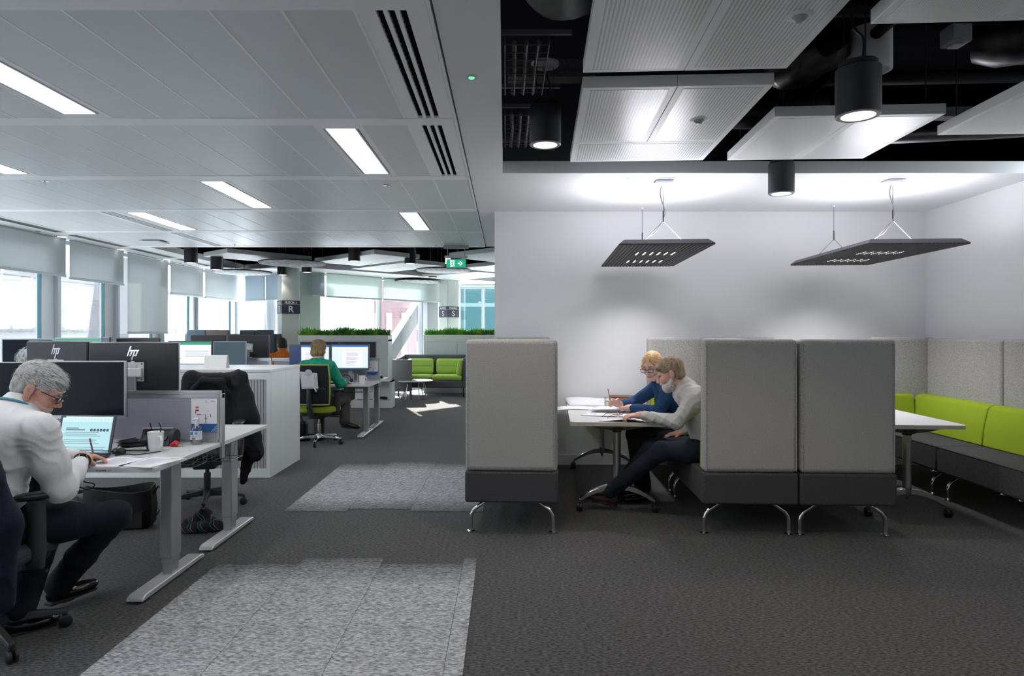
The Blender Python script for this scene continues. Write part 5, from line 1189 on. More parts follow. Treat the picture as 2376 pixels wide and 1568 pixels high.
MB().add([(-.115,-.045,0),(.115,-.045,0),(.118,-.02,.125),(-.118,-.02,.125),(-.115,.05,0),(.115,.05,0),(-.112,.02,.13),(.112,.02,.13),(-.115,-.044,0),(.115,-.044,0)], [(0,1,2,3),(5,4,6,7),(3,2,7,6),(0,4,5,1)]).build('card', mat('stand_card', (.74,.74,.73), .6), t)
# ================================================================ PEOPLE
def skinmat(name, c, c2=None):
    m = noisy(name, c, c2 or tuple(x*.82 for x in c), 26, .5, bump=.0, lo=.3, hi=.75, spec=.35); b = m.node_tree.nodes['Principled BSDF']
    b.inputs['Subsurface Weight'].default_value = .12; b.inputs['Subsurface Radius'].default_value = (.012,.005,.003); return m
SKIN1 = skinmat('skin_ruddy', (.66,.37,.29), (.57,.27,.21)); SKIN2 = skinmat('skin_fair', (.74,.46,.37), (.68,.38,.30)); SKINF = skinmat('skin_pale', (.82,.55,.46), (.76,.46,.38)); SKIN3 = skinmat('skin_tan', (.42,.23,.15), (.36,.18,.11))
def frame(fwd, up=(0,0,1)):
    f = Vector(fwd).normalized(); r = f.cross(Vector(up)).normalized(); u = r.cross(f); M = Matrix((r, f, u)).transposed(); return M   # columns: right, fwd, up
def npm(M): return np.array([[M[i][j] for j in range(3)] for i in range(3)])
class Head:
    def __init__(s, c, fwd, up=(0,0,1), k=1.): s.c = Vector(c); s.M = frame(fwd, up); s.k = k
    def p(s, x, y, z): return tuple(s.c + s.M @ (Vector((x,y,z))*s.k))
    def e(s, c, r, k=.012, *a): return ('e', s.p(*c), tuple(q*s.k for q in r), npm(s.M), k, *a)
    def cap(s, a, b, r0, r1, k=.012, *x): return ('c', s.p(*a), s.p(*b), r0*s.k, r1*s.k, k, *x)
    def prims(s, jaw=1., nose=1.):
        P = [s.e((0,-.018,.035),(.076,.097,.088),.02), s.e((0,.026,-.035),(.062*jaw,.066,.084),.03), s.cap((-.022,.055,-.098),(.022,.055,-.098),.022,.022,.025),
             s.cap((-.045,-.0,-.072),(-.020,.055,-.098),.024*jaw,.02,.02), s.cap((.045,0,-.072),(.020,.055,-.098),.024*jaw,.02,.02),
             s.cap((-.040,.078,.020),(.040,.078,.020),.013,.013,.018), s.cap((0,.088,.012),(0,.112*nose,-.034),.008,.0115,.008), s.e((-.011,.101,-.040),(.009,.010,.008),.006), s.e((.011,.101,-.040),(.009,.010,.008),.006),
             s.e((-.040,.060,-.030),(.024,.024,.022),.02), s.e((.040,.060,-.030),(.024,.024,.022),.02),
             s.e((-.031,.100,.001),(.017,.017,.010),.010,'-'), s.e((.031,.100,.001),(.017,.017,.010),.010,'-'),
             s.cap((-.020,.088,-.064),(.020,.088,-.064),.0065,.0065,.006), s.cap((-.018,.087,-.074),(.018,.087,-.074),.0075,.0075,.006), s.cap((-.022,.099,-.069),(.022,.099,-.069),.0028,.0028,.003,'-')]
        for q in (-1,1):
            P += [s.e((q*.082,-.016,-.004),(.010,.021,.034),.005), s.e((q*.079,-.008,-.036),(.008,.011,.013),.005), s.e((q*.092,-.010,-.001),(.006,.010,.019),.004,'-')]
        return P
    def eyes(s, par, iris=(.08,.12,.16)):
        for q in (-1,1):
            MB().ball(s.p(q*.031,.079,.001), .0125*s.k, 12, 8).build('eye', mat('eye_white', (.75,.72,.70), .25), par, smooth=True)
            MB().ball(s.p(q*.031,.0888,-.0045), .0052*s.k, 10, 6).build('iris', mat('iris_dark', (.03,.035,.045), .2), par, smooth=True)
            MB().tube([s.p(q*.015,.092,.003), s.p(q*.031,.0945,.0065), s.p(q*.047,.083,.003)], .0045*s.k, 6).build('eyelid', mat('lid_skin', (.50,.27,.20), .6), par, smooth=True)
    def brows(s, par, m):
        for q in (-1,1): MB().tube([s.p(q*.014,.0950,.028), s.p(q*.032,.0925,.031), s.p(q*.050,.079,.024)], [.0035*s.k,.004*s.k,.002*s.k], 6).build('eyebrow', m, par, smooth=True)
    def glasses(s, par, m, name='eyeglasses', dz=-.002, dy=.106):
        b, _ = spectacles('', None, 0, m, parent=par); o = b.build(name, m, par, smooth=True)
        M4 = Matrix.Translation(s.p(0,dy,dz)) @ s.M.to_4x4() @ Matrix.Scale(1.05*s.k,4); o.matrix_local = M4
        l = MB()
        for q in (-1,1): l.bb(q*.033-.022, q*.033+.022, -.0005, .0005, -.014, .014)
        ol = l.build('lenses', glassy('specs_glass_'+par.name, (.92,.94,.95), .5), o); return o
    def strands(s, n, seed, region, flow, l0, l1, w_, m, par, base=None, lift=.25, name='hair_strands'):
        """thin tapering locks rooted on the skull; region(x,y,z)->bool on unit ellipsoid coords"""
        rn = random.Random(seed); b = MB(); r = base or (.083,.104,.096); c = (0,-.018,.035)
        for _ in range(n):
            while True:
                v = Vector((rn.gauss(0,1), rn.gauss(0,1), rn.gauss(0,1))).normalized()
                if region(v.x*r[0]+c[0], v.y*r[1]+c[1], v.z*r[2]+c[2]): break
            p = Vector((v.x*r[0]+c[0], v.y*r[1]+c[1], v.z*r[2]+c[2])); nrm = Vector((v.x/r[0], v.y/r[1], v.z/r[2])).normalized()
            d = Vector(flow(p)); d = (d - nrm*d.dot(nrm)); d = d.normalized() if d.length > 1e-4 else nrm.orthogonal()
            d = (d + Vector((rn.uniform(-.16,.16), rn.uniform(-.16,.16), rn.uniform(-.16,.16)))).normalized(); L_ = rn.uniform(l0,l1); sd = nrm.cross(d).normalized()*w_*rn.uniform(.6,1.3)
            q0 = p - nrm*.004; q1 = p + d*L_*.5 + nrm*L_*lift*rn.uniform(.4,1.3); q2 = p + d*L_ + nrm*L_*lift*rn.uniform(.0,1.2)
            b.add([s.p(*(q0-sd)), s.p(*(q0+sd)), s.p(*(q1+sd*.8)), s.p(*(q1-sd*.8)), s.p(*q2)], [(0,1,2,3),(3,2,4)])
        o = b.build(name, m, par); o['kind'] = 'stuff'; return o
def hand(wrist, fwd, palm, side, curls=(.5,.5,.55,.6), thumb=.5, k=1., spread=.06, base=.0):
    """fwd: wrist to knuckles, palm: unit normal out of the palm, side: +1 thumb on fwd x palm side"""
    w_ = Vector(wrist); f = Vector(fwd).normalized(); n = Vector(palm); n = (n-f*n.dot(f)).normalized(); t = f.cross(n)*side
    M = Matrix((t, f, n)).transposed(); P = []
    P.append(('b', tuple(w_+f*.047*k), (.036*k,.048*k,.0125*k), .011*k, npm(M), .012)); P.append(('c', tuple(w_-f*.015*k), tuple(w_+f*.03*k), .026*k, .027*k, .02))
    P.append(('e', tuple(w_+f*.035*k+t*.02*k+n*.008*k), (.018*k,.03*k,.014*k), npm(M), .012))
    for i, (off, l, r) in enumerate(((.029,.043,.0092),(.0095,.048,.0095),(-.0105,.044,.0090),(-.029,.034,.0080))):
        c = curls[i]; p = w_+f*.090*k+t*off*k; d = (f+t*(off*spread/.03)).normalized(); a = base
        for j, (ll, cc) in enumerate(((l,.55),(l*.62,1.0),(l*.5,.8))):
            a += c*cc*1.25; q = p + (d*math.cos(a)+n*math.sin(a))*ll*k; P.append(('c', tuple(p), tuple(q), r*k*(1-.08*j), r*k*(.92-.08*j), .0035)); p = q
    p = w_+f*.030*k+t*.028*k; d1 = (f*.62+t*.70+n*.35).normalized(); q = p+d1*.038*k; P.append(('c', tuple(p), tuple(q), .0125*k, .0110*k, .010))
    d2 = (f*.9+t*(.45-.6*thumb)+n*(.25+.5*thumb)).normalized(); r_ = q+d2*.030*k; P.append(('c', tuple(q), tuple(r_), .0108*k, .0098*k, .004)); r2 = r_+(d2*.8+n*.25*thumb-t*.15*thumb).normalized()*.024*k; P.append(('c', tuple(r_), tuple(r2), .0096*k, .0078*k, .004))
    return P
def collar(par, nk, axis, r, h, m):
    M = frame(V(axis).orthogonal(), V(axis)); M = V(axis).to_track_quat('Z','Y').to_matrix(); c = V(nk)+V(axis).normalized()*.038
    MB().lathe([(r*1.10,.0),(r*1.0,h*.55),(r*.90,h),(r*.885,h*.98),(r*.93,h*.5),(r*.98,0)], 30, c, M, cap=False).build('collar', m, par, smooth=True, angle=70)
    return [tuple(c + M @ V((r*1.13*math.cos(a), r*1.13*math.sin(a), h*.12))) for a in np.linspace(0,2*PI,28)]
def limb(pts, rs, k=.03): return [('c', tuple(pts[i]), tuple(pts[i+1]), rs[i], rs[i+1], k) for i in range(len(pts)-1)]
V = Vector
SHOE = mat('shoe_black', (.006,.006,.008), .18, coat=.5); SHOEB = mat('shoe_brown', (.06,.018,.010), .3, coat=.3); SOLE = mat('shoe_sole', (.02,.02,.02), .8)
def shoe(par, heel, toe, m, up=(0,0,1), k=1.):
    h = V(heel); f = (V(toe)-h); L_ = f.length; M = frame(f, up); P = lambda x,y,z: tuple(h + M @ V((x,y*L_,z)))
    sdf_mesh('shoe', [('e',P(0,.22,.045),(.036*k,.075*k,.05*k),npm(M),.02), ('e',P(0,.62,.030),(.045*k,.112*k,.040*k),npm(M),.03), ('c',P(0,.1,.06),P(0,.1,.10),.034*k,.032*k,.02), ('b',P(0,.4,-.05),(.3,.4,.05),.001,npm(M),.003,'-')], .006, m, par)
    sdf_mesh('sole', [('b',P(0,.18,.006),(.032*k,.06*k,.010),.008,npm(M),.01),('b',P(0,.60,.004),(.038*k,.092*k,.007),.006,npm(M),.02)], .006, SOLE, par)
LINEN = noisy('shirt_white', (.78,.77,.78), (.80,.79,.80), 60, .85, bump=.05); TROUN = noisy('trousers_navy', (.004,.006,.014), (.008,.011,.022), 200, .85, bump=.1)
HAIRG = noisy('hair_grey', (.20,.20,.20), (.58,.58,.57), 60, .6, (1,1,.4), .5, 4, .3, .7); HAIRGL = mat('hair_silver', (.62,.62,.60), .5); HAIRGD = mat('hair_steel', (.16,.16,.16), .5)

# ---------------------------------------------------------------- grey-haired man writing at the near desk
P1 = thing('person', 'grey-haired person in a white shirt and navy trousers writing at the near desk', 'person', (-2.40,3.03,0))
O1 = V((-2.40,3.03,0)); L1 = lambda x,y,z: V((x,y,z))-O1
hd = Head(L1(-2.275,3.20,1.165), (.86,.30,-.50), (.38,.12,.92), 1.02)
nk = L1(-2.345,3.13,1.05); shR = L1(-2.155,3.02,.985); shL = L1(-2.53,3.22,1.0); elR = L1(-2.105,3.10,.705); wrR = L1(-2.20,3.405,.775); elL = L1(-2.52,3.40,.80); wrL = L1(-2.31,3.53,.775)
ches = L1(-2.37,3.05,.90); bel = L1(-2.40,3.00,.68); pel = L1(-2.40,2.98,.56); hipR = L1(-2.31,3.0,.54); hipL = L1(-2.50,3.0,.54); knR = L1(-2.00,3.36,.505); knL = L1(-2.38,3.46,.50); anR = L1(-2.33,3.42,.13); anL = L1(-2.33,3.13,.11)
fR = (L1(-2.245,3.52,.79)-wrR); palmR = (-.55,.25,-.80); fL = V((.85,.28,-.05))
body = hd.prims() + limb([hd.p(0,-.035,-.05), tuple(V(nk)*.6+V(hd.p(0,-.035,-.05))*.4), nk],[.056,.058,.066],.03)
body += limb([nk,ches,bel,pel],[.07,.13,.13,.13],.06) + limb([shR,elR,wrR],[.045,.038,.027],.02) + limb([shL,elL,wrL],[.045,.038,.027],.02) + limb([nk,shR],[.06,.05]) + limb([nk,shL],[.06,.05])
body += limb([hipR,knR,anR],[.075,.052,.036]) + limb([hipL,knL,anL],[.075,.052,.036])
body += hand(wrR, fR, palmR, -1, (.85,.9,.95,1.0), .9) + hand(wrL, fL, (0,-.2,-1), -1, (.45,.5,.55,.6), .4)
sdf_mesh('body', body, .0052, SKIN1, P1)
shirt = limb([nk+V((0,0,.004)),nk-V((0,0,.035))],[.074,.09],.03) + limb([nk-V((0,0,.035)),ches,bel,pel+V((0,0,.03))],[.095,.155,.155,.16],.07) + [('e',tuple(ches+V((.0,-.03,.02))),(.19,.14,.17),I3,.06)] + limb([nk-V((0,0,.03)),shR],[.08,.075],.05) + limb([nk-V((0,0,.03)),shL],[.08,.075],.05)
shirt += limb([shR,shR*.45+elR*.55,elR],[.082,.072,.066],.045) + limb([elR,elR*.5+wrR*.5,wrR*.88+elR*.12],[.064,.054,.041],.03) + limb([shL,elL],[.08,.064],.045) + limb([elL,wrL*.95+elL*.05],[.062,.042],.03)
sdf_mesh('shirt', shirt, .0075, LINEN, P1, folds(.0075,(.6,.5,1,62,0),(1,-.4,.7,52,2)))
cl = collar(P1, nk, V(hd.p(0,-.035,-.05))-V(nk), .078, .048, LINEN)
MB().tube(cl, .007, 6, flat=.5).build('lanyard', mat('lanyard_teal', (.03,.22,.30), .5), P1, smooth=True)
sdf_mesh('trousers', limb([pel+V((0,0,.05)),pel],[.155,.165],.05) + limb([hipR,hipR*.5+knR*.5,knR],[.105,.09,.072],.05) + limb([knR,knR*.4+anR*.6,anR],[.072,.066,.068],.03) + limb([hipL,knL],[.105,.075],.05) + limb([knL,anL],[.074,.068],.03), .009, TROUN, P1, folds(.006,(1,.6,.3,40,0),(.2,1,-.6,33,1)))
shoe(P1, tuple(L1(-2.36,3.40,.03)), tuple(L1(-2.27,3.62,.03)), SHOE); shoe(P1, tuple(L1(-2.40,3.08,.0)), tuple(L1(-2.22,3.26,.0)), SHOE)
hd.eyes(P1); hd.brows(P1, HAIRGL); hd.glasses(P1, mat('specs_dark', (.02,.02,.03), .3), dy=.106, dz=-.002)
sdf_mesh('hair', [hd.e((0,-.024,.042),(.083,.101,.091),.012), hd.e((0,-.055,-.01),(.076,.062,.07),.02), hd.e((0,.098,-.055),(.12,.088,.098),.014,'-'), hd.e((.090,.004,-.028),(.035,.046,.050),.012,'-'), hd.e((-.090,.004,-.028),(.035,.046,.050),.012,'-'), hd.e((0,-.03,-.115),(.12,.12,.055),.012,'-')], .0045, HAIRG, P1, lambda x,y,z: .0012*np.sin(x*260+y*90)*np.sin(z*210+y*170))
fl = lambda p: (p.x*1.2, .9, -.25+p.z*2)
reg = lambda x,y,z: z > .02+.55*max(0,y-.02) and not (abs(x) > .07 and y > .03 and z < .04)
hd.strands(1500, 3, reg, fl, .025, .045, .0011, HAIRGL, P1, lift=.12); hd.strands(300, 4, lambda x,y,z: -.05 < z < .05 and y < .01, lambda p: (0,-.4,-1), .016, .03, .0016, HAIRGD, P1, lift=.12)
hd.strands(160, 9, lambda x,y,z: z > .075 and y > .03, lambda p: (p.x*3,1.2,.1), .04, .062, .0015, HAIRGL, P1, lift=.22)
sdf_mesh('stubble', [hd.e((0,.028,-.062),(.0672,.069,.068),.02), hd.cap((-.024,.057,-.098),(.024,.057,-.098),.0235,.0235,.02), hd.e((0,.085,-.02),(.10,.05,.034),.01,'-'), hd.e((0,.105,-.069),(.024,.03,.010),.005,'-'), hd.e((0,-.05,-.03),(.12,.06,.1),.01,'-')], .0045, noisy('stubble_grey', (.58,.36,.30), (.66,.48,.42), 420, .8, bump=.1), P1, lambda x,y,z: .0012*np.sin(x*500)*np.sin(z*480+y*200))
# watch and pen
wd = (wrR-elR).normalized(); wc = wrR+wd*.004; Mw = frame(wd, (.6,-.5,.6))
MB().tube([tuple(wc + Mw @ V((.034*math.cos(a), 0, .030*math.sin(a)))) for a in np.linspace(0,2*PI,22)], .010, 8, flat=.35).build('watch_strap', mat('strap_dark', (.02,.02,.022), .5), P1, smooth=True)
wf = wc + V((.55,-.62,.55)).normalized()*.034; Mf = V((.55,-.62,.55)).to_track_quat('Z','Y').to_matrix()
MB().box(wf, (.036,.042,.010), Mf).build('watch_case', mat('watch_steel', (.55,.56,.58), .2, .9), P1, bevel=.004); MB().box(wf+V((.55,-.62,.55)).normalized()*.0055, (.030,.036,.002), Mf).build('watch_face', mat('watch_black', (.01,.01,.012), .1), P1)
pc = L1(-2.235,3.555,.785); pend = tag(MB().tube([O1+pc+V((.012,.006,-.048)), O1+pc+V((.004,0,-.02)), O1+pc+V((-.006,-.02,.085))], [.0015,.0045,.0045], 10).build('pen', mat('pen_grey', (.25,.16,.15), .35), smooth=True), 'slim dark pen in the grey-haired person\'s hand', 'pen')

# ---------------------------------------------------------------- bearded man in pale shirt in the booth
KHAKI = noisy('shirt_stone', (.52,.51,.50), (.55,.54,.53), 50, .85, bump=.05); DENIM = noisy('jeans_dark', (.006,.010,.020), (.014,.02,.036), 180, .85, bump=.1)
P2 = thing('person', 'bearded person in a pale stone shirt leaning over drawings at the booth table', 'person', (1.62,5.10,0)); O2 = V((1.62,5.10,0)); L2 = lambda x,y,z: V((x,y,z))-O2
h2 = Head(L2(1.275,5.08,1.125), (-.93,.22,-.36), (-.28,.06,.95), .98)
nk = L2(1.40,5.06,1.005); ches = L2(1.53,5.08,.83); bel = L2(1.62,5.1,.66); pel = L2(1.66,5.1,.56); shL = L2(1.45,4.93,.955); shR = L2(1.50,5.26,.955); elL = L2(1.30,4.96,.765); wrL = L2(1.075,5.15,.792); elR = L2(1.60,5.40,.72); wrR = L2(1.43,5.33,.625)
hipL = L2(1.62,5.0,.53); hipR = L2(1.62,5.2,.53); knL = L2(1.20,5.04,.53); knR = L2(1.17,5.24,.52); anL = L2(.85,5.30,.16); anR = L2(.93,5.50,.12)
body = h2.prims(1.02) + limb([h2.p(0,-.035,-.05), nk],[.055,.062],.03) + limb([nk,ches,bel,pel],[.066,.12,.12,.12],.06) + limb([nk,shL],[.055,.05]) + limb([nk,shR],[.055,.05]) + limb([shL,elL,wrL],[.045,.036,.026],.02) + limb([shR,elR,wrR],[.045,.036,.026],.02) + limb([hipL,knL,anL],[.07,.05,.036]) + limb([hipR,knR,anR],[.07,.05,.036])
body += hand(wrL, (-.95,.25,-.06), (.1,.2,-1), -1, (.42,.5,.6,.7), .5) + hand(wrR, (-.95,-.1,-.1), (0,0,-1), 1, (.4,.45,.5,.55), .4)
sdf_mesh('body', body, .0052, SKIN2, P2)
sh = limb([nk+V((0,0,.004)),nk-V((0,0,.03))],[.07,.08],.03) + limb([nk-V((0,0,.03)),ches,bel,pel+V((0,0,.02))],[.085,.15,.16,.16],.07) + [('e',tuple(ches+V((.03,0,.0))),(.15,.18,.16),I3,.06)] + limb([nk-V((0,0,.03)),shL],[.075,.075],.05) + limb([nk-V((0,0,.03)),shR],[.075,.075],.05) + limb([shL,elL],[.072,.053],.035) + limb([elL,wrL*.92+elL*.08],[.053,.037],.025) + limb([shR,elR],[.072,.053],.035) + limb([elR,wrR*.92+elR*.08],[.053,.037],.025)
sdf_mesh('shirt', sh, .0075, KHAKI, P2, folds(.0075,(.8,.3,1,62,0),(1,-.4,-.9,54,2)))
cl = collar(P2, nk, V(h2.p(0,-.035,-.05))-V(nk), .073, .045, KHAKI)
sdf_mesh('trousers', limb([pel+V((0,0,.03)),pel],[.15,.155],.05) + limb([hipL,hipL*.5+knL*.5,knL],[.10,.088,.072],.05) + limb([knL,anL],[.072,.058],.03) + limb([hipR,knR],[.10,.072],.05) + limb([knR,anR],[.072,.058],.03), .009, DENIM, P2, folds(.006,(1,.6,.3,40,0),(.2,1,-.6,33,1)))
shoe(P2, tuple(L2(.90,5.33,.03)), tuple(L2(.65,5.38,.09)), SHOEB, (.3,0,1)); shoe(P2, tuple(L2(.98,5.52,.0)), tuple(L2(.74,5.62,.0)), SHOEB)
SANDY = noisy('hair_sandy_grey', (.17,.115,.07), (.46,.36,.25), 50, .6, (1,1,.4), .5, 4, .3, .7); SANDL = mat('hair_sandy_light', (.44,.35,.25), .5); WHB = noisy('beard_white', (.48,.46,.44), (.72,.70,.68), 70, .7, bump=.5); WHBL = mat('beard_strand', (.70,.69,.67), .6)
h2.eyes(P2); h2.brows(P2, SANDL)
sdf_mesh('hair', [h2.e((0,-.024,.042),(.086,.106,.096),.012), h2.e((0,-.055,-.015),(.078,.064,.075),.02), h2.cap((-.05,.07,.075),(.05,.07,.075),.022,.022,.02), h2.e((0,.110,-.05),(.12,.085,.098),.014,'-'), h2.e((.090,.006,-.026),(.035,.046,.048),.012,'-'), h2.e((-.090,.006,-.026),(.035,.046,.048),.012,'-'), h2.e((0,-.03,-.12),(.12,.12,.05),.012,'-')], .005, SANDY, P2, lambda x,y,z: .0014*np.sin(x*220+y*90)*np.sin(z*180+y*170))
h2.strands(700, 5, reg, lambda p: (p.x*1.2,.7,.2-p.y), .025, .05, .0018, SANDL, P2, lift=.12)
sdf_mesh('beard', [h2.e((0,.030,-.085),(.062,.066,.058),.02), h2.cap((-.018,.062,-.102),(.018,.062,-.118),.030,.026,.02), h2.cap((-.058,.0,-.05),(-.045,.03,-.085),.018,.024,.02), h2.cap((.058,.0,-.05),(.045,.03,-.085),.018,.024,.02), h2.cap((-.026,.093,-.056),(.026,.093,-.056),.009,.009,.008), h2.e((0,.1,-.01),(.10,.06,.036),.01,'-'), h2.e((0,.108,-.070),(.018,.03,.007),.004,'-'), h2.e((0,-.07,-.05),(.12,.06,.1),.01,'-')], .0045, WHB, P2, lambda x,y,z: .0012*np.sin(x*300+z*100)*np.sin(z*260+y*200))
h2.strands(260, 12, lambda x,y,z: z < -.055 and y > .01, lambda p: (p.x*.5,.3,-1), .02, .04, .0016, WHBL, P2, base=(.066,.078,.125), lift=.15, name='beard_strands')

# ---------------------------------------------------------------- blonde woman in a blue roll-neck
KNIT = noisy('knit_blue', (.010,.040,.105), (.018,.062,.15), 160, .9, bump=.15); TROUB = noisy('trousers_black', (.012,.011,.013), (.022,.02,.023), 150, .85, bump=.1)
P3 = thing('person', 'blonde person in a blue roll-neck and glasses holding a pencil at the booth table', 'person', (1.62,5.62,0)); O3 = V((1.62,5.62,0)); L3 = lambda x,y,z: V((x,y,z))-O3
h3 = Head(L3(1.255,5.60,1.155), (-.56,-.72,-.32), (-.18,-.16,.97), .94)
nk = L3(1.345,5.63,1.03); ches = L3(1.45,5.64,.85); bel = L3(1.56,5.63,.66); pel = L3(1.62,5.62,.56); shL = L3(1.38,5.47,.965); shR = L3(1.36,5.82,.965); elL = L3(1.28,5.46,.785); wrL = L3(1.09,5.70,.79); elR = L3(1.16,5.95,.80); wrR = L3(1.0,5.74,.815)
hipL = L3(1.6,5.53,.52); hipR = L3(1.6,5.73,.52); knL = L3(1.12,5.54,.55); knR = L3(1.13,5.76,.55); anL = L3(1.20,5.60,.12); anR = L3(1.18,5.78,.12)
body = h3.prims(.87,.95) + limb([h3.p(0,-.035,-.05), nk],[.045,.052],.03) + limb([nk,ches,bel,pel],[.055,.105,.10,.12],.06) + limb([nk,shL],[.05,.042]) + limb([nk,shR],[.05,.042]) + limb([shL,elL,wrL],[.038,.031,.023],.02) + limb([shR,elR,wrR],[.038,.031,.023],.02) + limb([hipL,knL,anL],[.07,.05,.034]) + limb([hipR,knR,anR],[.07,.05,.034])
body += hand(wrR, (-.85,-.38,.30), (.25,-.75,-.45), 1, (.75,.8,.85,.9), .9, .92) + hand(wrL, (-.80,.45,-.12), (0,-.1,-1), -1, (.6,.6,.65,.7), .4, .92)
sdf_mesh('body', body, .0050, SKINF, P3)
kn = limb([nk-V((0,0,.02)),ches,bel,pel+V((0,0,.02))],[.072,.125,.12,.135],.07) + [('e',tuple(ches+V((-.03,0,.0))),(.12,.155,.13),I3,.06)] + limb([nk-V((0,0,.03)),shL],[.065,.064],.05) + limb([nk-V((0,0,.03)),shR],[.065,.064],.05) + limb([shL,elL],[.066,.052],.04) + limb([elL,wrL*.9+elL*.1],[.052,.033],.03) + limb([shR,elR],[.066,.052],.04) + limb([elR,wrR*.9+elR*.1],[.052,.033],.03) + limb([nk-V((0,0,.04)), V(nk)*.40+V(h3.p(0,-.03,-.06))*.60],[.068,.058],.02)
sdf_mesh('sweater', kn, .0075, KNIT, P3, folds(.005,(.8,.3,1,40,0),(1,-.4,-.6,31,2)))
sdf_mesh('trousers', limb([pel,pel+V((0,0,.02))],[.14,.14],.05) + limb([hipL,hipL*.5+knL*.5,knL],[.095,.08,.066],.05) + limb([knL,anL],[.066,.05],.03) + limb([hipR,knR],[.095,.066],.05) + limb([knR,anR],[.066,.05],.03), .009, TROUB, P3, folds(.005,(1,.6,.3,46,0)))
shoe(P3, tuple(L3(1.22,5.60,.0)), tuple(L3(1.0,5.56,.0)), SHOE, k=.9); shoe(P3, tuple(L3(1.20,5.78,.0)), tuple(L3(.98,5.76,.0)), SHOE, k=.9)
BLOND = noisy('hair_blond', (.46,.26,.11), (.74,.50,.27), 45, .5, (1,1,.35), .4, 4, .3, .7); BLONDL = mat('hair_blond_light', (.76,.52,.30), .45)
h3.eyes(P3); h3.brows(P3, mat('brow_brown', (.22,.10,.06), .6)); h3.glasses(P3, mat('specs_black', (.01,.01,.012), .3), dz=-.004, dy=.109)
MB().tube([h3.p(-.020,.0935,-.0655), h3.p(0,.0985,-.0685), h3.p(.020,.0935,-.0655)], [.0028,.0058,.0028], 8).build('lips', mat('lip_rose', (.50,.16,.15), .45), P3, smooth=True)
sdf_mesh('hair', [h3.e((0,-.024,.040),(.085,.105,.095),.012), h3.e((0,-.070,-.02),(.070,.055,.07),.02), h3.e((0,-.115,.0),(.032,.035,.032),.02), h3.cap((-.070,.05,.02),(-.074,.035,-.04),.012,.006,.01), h3.cap((.074,.045,.02),(.076,.03,-.03),.012,.005,.01), h3.e((0,.128,-.012),(.070,.085,.116),.012,'-'), h3.e((0,-.02,-.13),(.12,.12,.05),.012,'-')], .005, BLOND, P3, lambda x,y,z: .0012*np.sin(x*320+y*120))
h3.strands(500, 7, lambda x,y,z: z > .02 and y < .07, lambda p: (p.x*2,-.4,-.6), .03, .06, .0016, BLONDL, P3, base=(.086,.106,.096), lift=.03)
pw = O3+V(wrR)+V((-.085,-.055,.02)); tag(MB().tube([pw+V((.01,-.01,-.03)), pw, pw+V((-.022,.006,.12))], [.002,.004,.004], 8).build('pencil', mat('pencil_red', (.30,.13,.12), .5), smooth=True), 'upright pencil in the blonde person\'s hand', 'pencil')

# ---------------------------------------------------------------- woman in green seen from behind
TEALT = noisy('blouse_green', (.0,.20,.115), (.01,.30,.18), 30, .6, bump=.05); TROUT = noisy('trousers_taupe', (.05,.042,.035), (.075,.062,.052), 150, .85, bump=.1)
P4 = thing('person', 'person with a brown bob in a bright green top working at a far desk', 'person', (-2.42,8.55,0)); O4 = V((-2.42,8.55,0)); L4 = lambda x,y,z: V((x,y,z))-O4
h4 = Head(L4(-2.475,8.72,1.215), (.22,.97,-.12), (0,.1,1), .98)
nk = L4(-2.475,8.66,1.075); ches = L4(-2.45,8.58,.88); bel = L4(-2.43,8.53,.68); pel = L4(-2.42,8.5,.57); shR = L4(-2.30,8.60,1.0); shL = L4(-2.64,8.64,1.0); elR = L4(-2.17,8.66,.76); wrR = L4(-2.19,8.97,.775); elL = L4(-2.72,8.78,.78); wrL = L4(-2.55,9.02,.775)
hipR = L4(-2.32,8.55,.54); hipL = L4(-2.52,8.55,.54); knR = L4(-2.20,8.98,.52); knL = L4(-2.55,8.98,.52); anR = L4(-2.16,8.82,.25); anL = L4(-2.48,8.75,.10)
body = h4.prims(.95) + limb([h4.p(0,-.035,-.05), nk],[.048,.055],.03) + limb([nk,ches,bel,pel],[.058,.11,.11,.13],.06) + limb([nk,shL],[.05,.045]) + limb([nk,shR],[.05,.045]) + limb([shL,elL,wrL],[.04,.033,.024],.02) + limb([shR,elR,wrR],[.04,.033,.024],.02) + limb([hipL,knL,anL],[.07,.05,.034]) + limb([hipR,knR,anR],[.07,.05,.034])
body += hand(wrR, (.02,1,-.1), (0,-.1,-1), -1, (.4,.4,.45,.5), .3, .95) + hand(wrL, (.2,1,-.1), (0,-.1,-1), 1, (.4,.4,.45,.5), .3, .95)
sdf_mesh('body', body, .007, SKIN2, P4)
sdf_mesh('blouse', limb([nk-V((0,0,.03)),ches,bel,pel+V((0,0,.03))],[.08,.14,.14,.15],.07) + [('e',tuple(ches+V((0,-.01,.03))),(.17,.12,.15),I3,.06)] + limb([nk-V((0,0,.03)),shL],[.07,.074],.05) + limb([nk-V((0,0,.03)),shR],[.07,.074],.05) + limb([shR,elR],[.075,.066],.04) + limb([elR,wrR*.9+elR*.1],[.066,.048],.03) + limb([shL,elL],[.075,.064],.04) + limb([elL,wrL],[.062,.045],.03), .009, TEALT, P4, folds(.008,(.5,.3,1,34,0),(1,-.4,.6,29,2)))
sdf_mesh('trousers', limb([pel,pel+V((0,0,.03))],[.16,.15],.05) + limb([hipL,knL],[.10,.075],.05) + limb([knL,anL],[.075,.07],.03) + limb([hipR,knR],[.10,.075],.05) + limb([knR,anR],[.075,.07],.03), .011, TROUT, P4, folds(.006,(1,.6,.3,40,0)))
shoe(P4, tuple(L4(-2.18,8.80,.17)), tuple(L4(-2.00,8.92,.13)), SHOE); shoe(P4, tuple(L4(-2.48,8.72,.0)), tuple(L4(-2.46,8.96,.0)), SHOE)
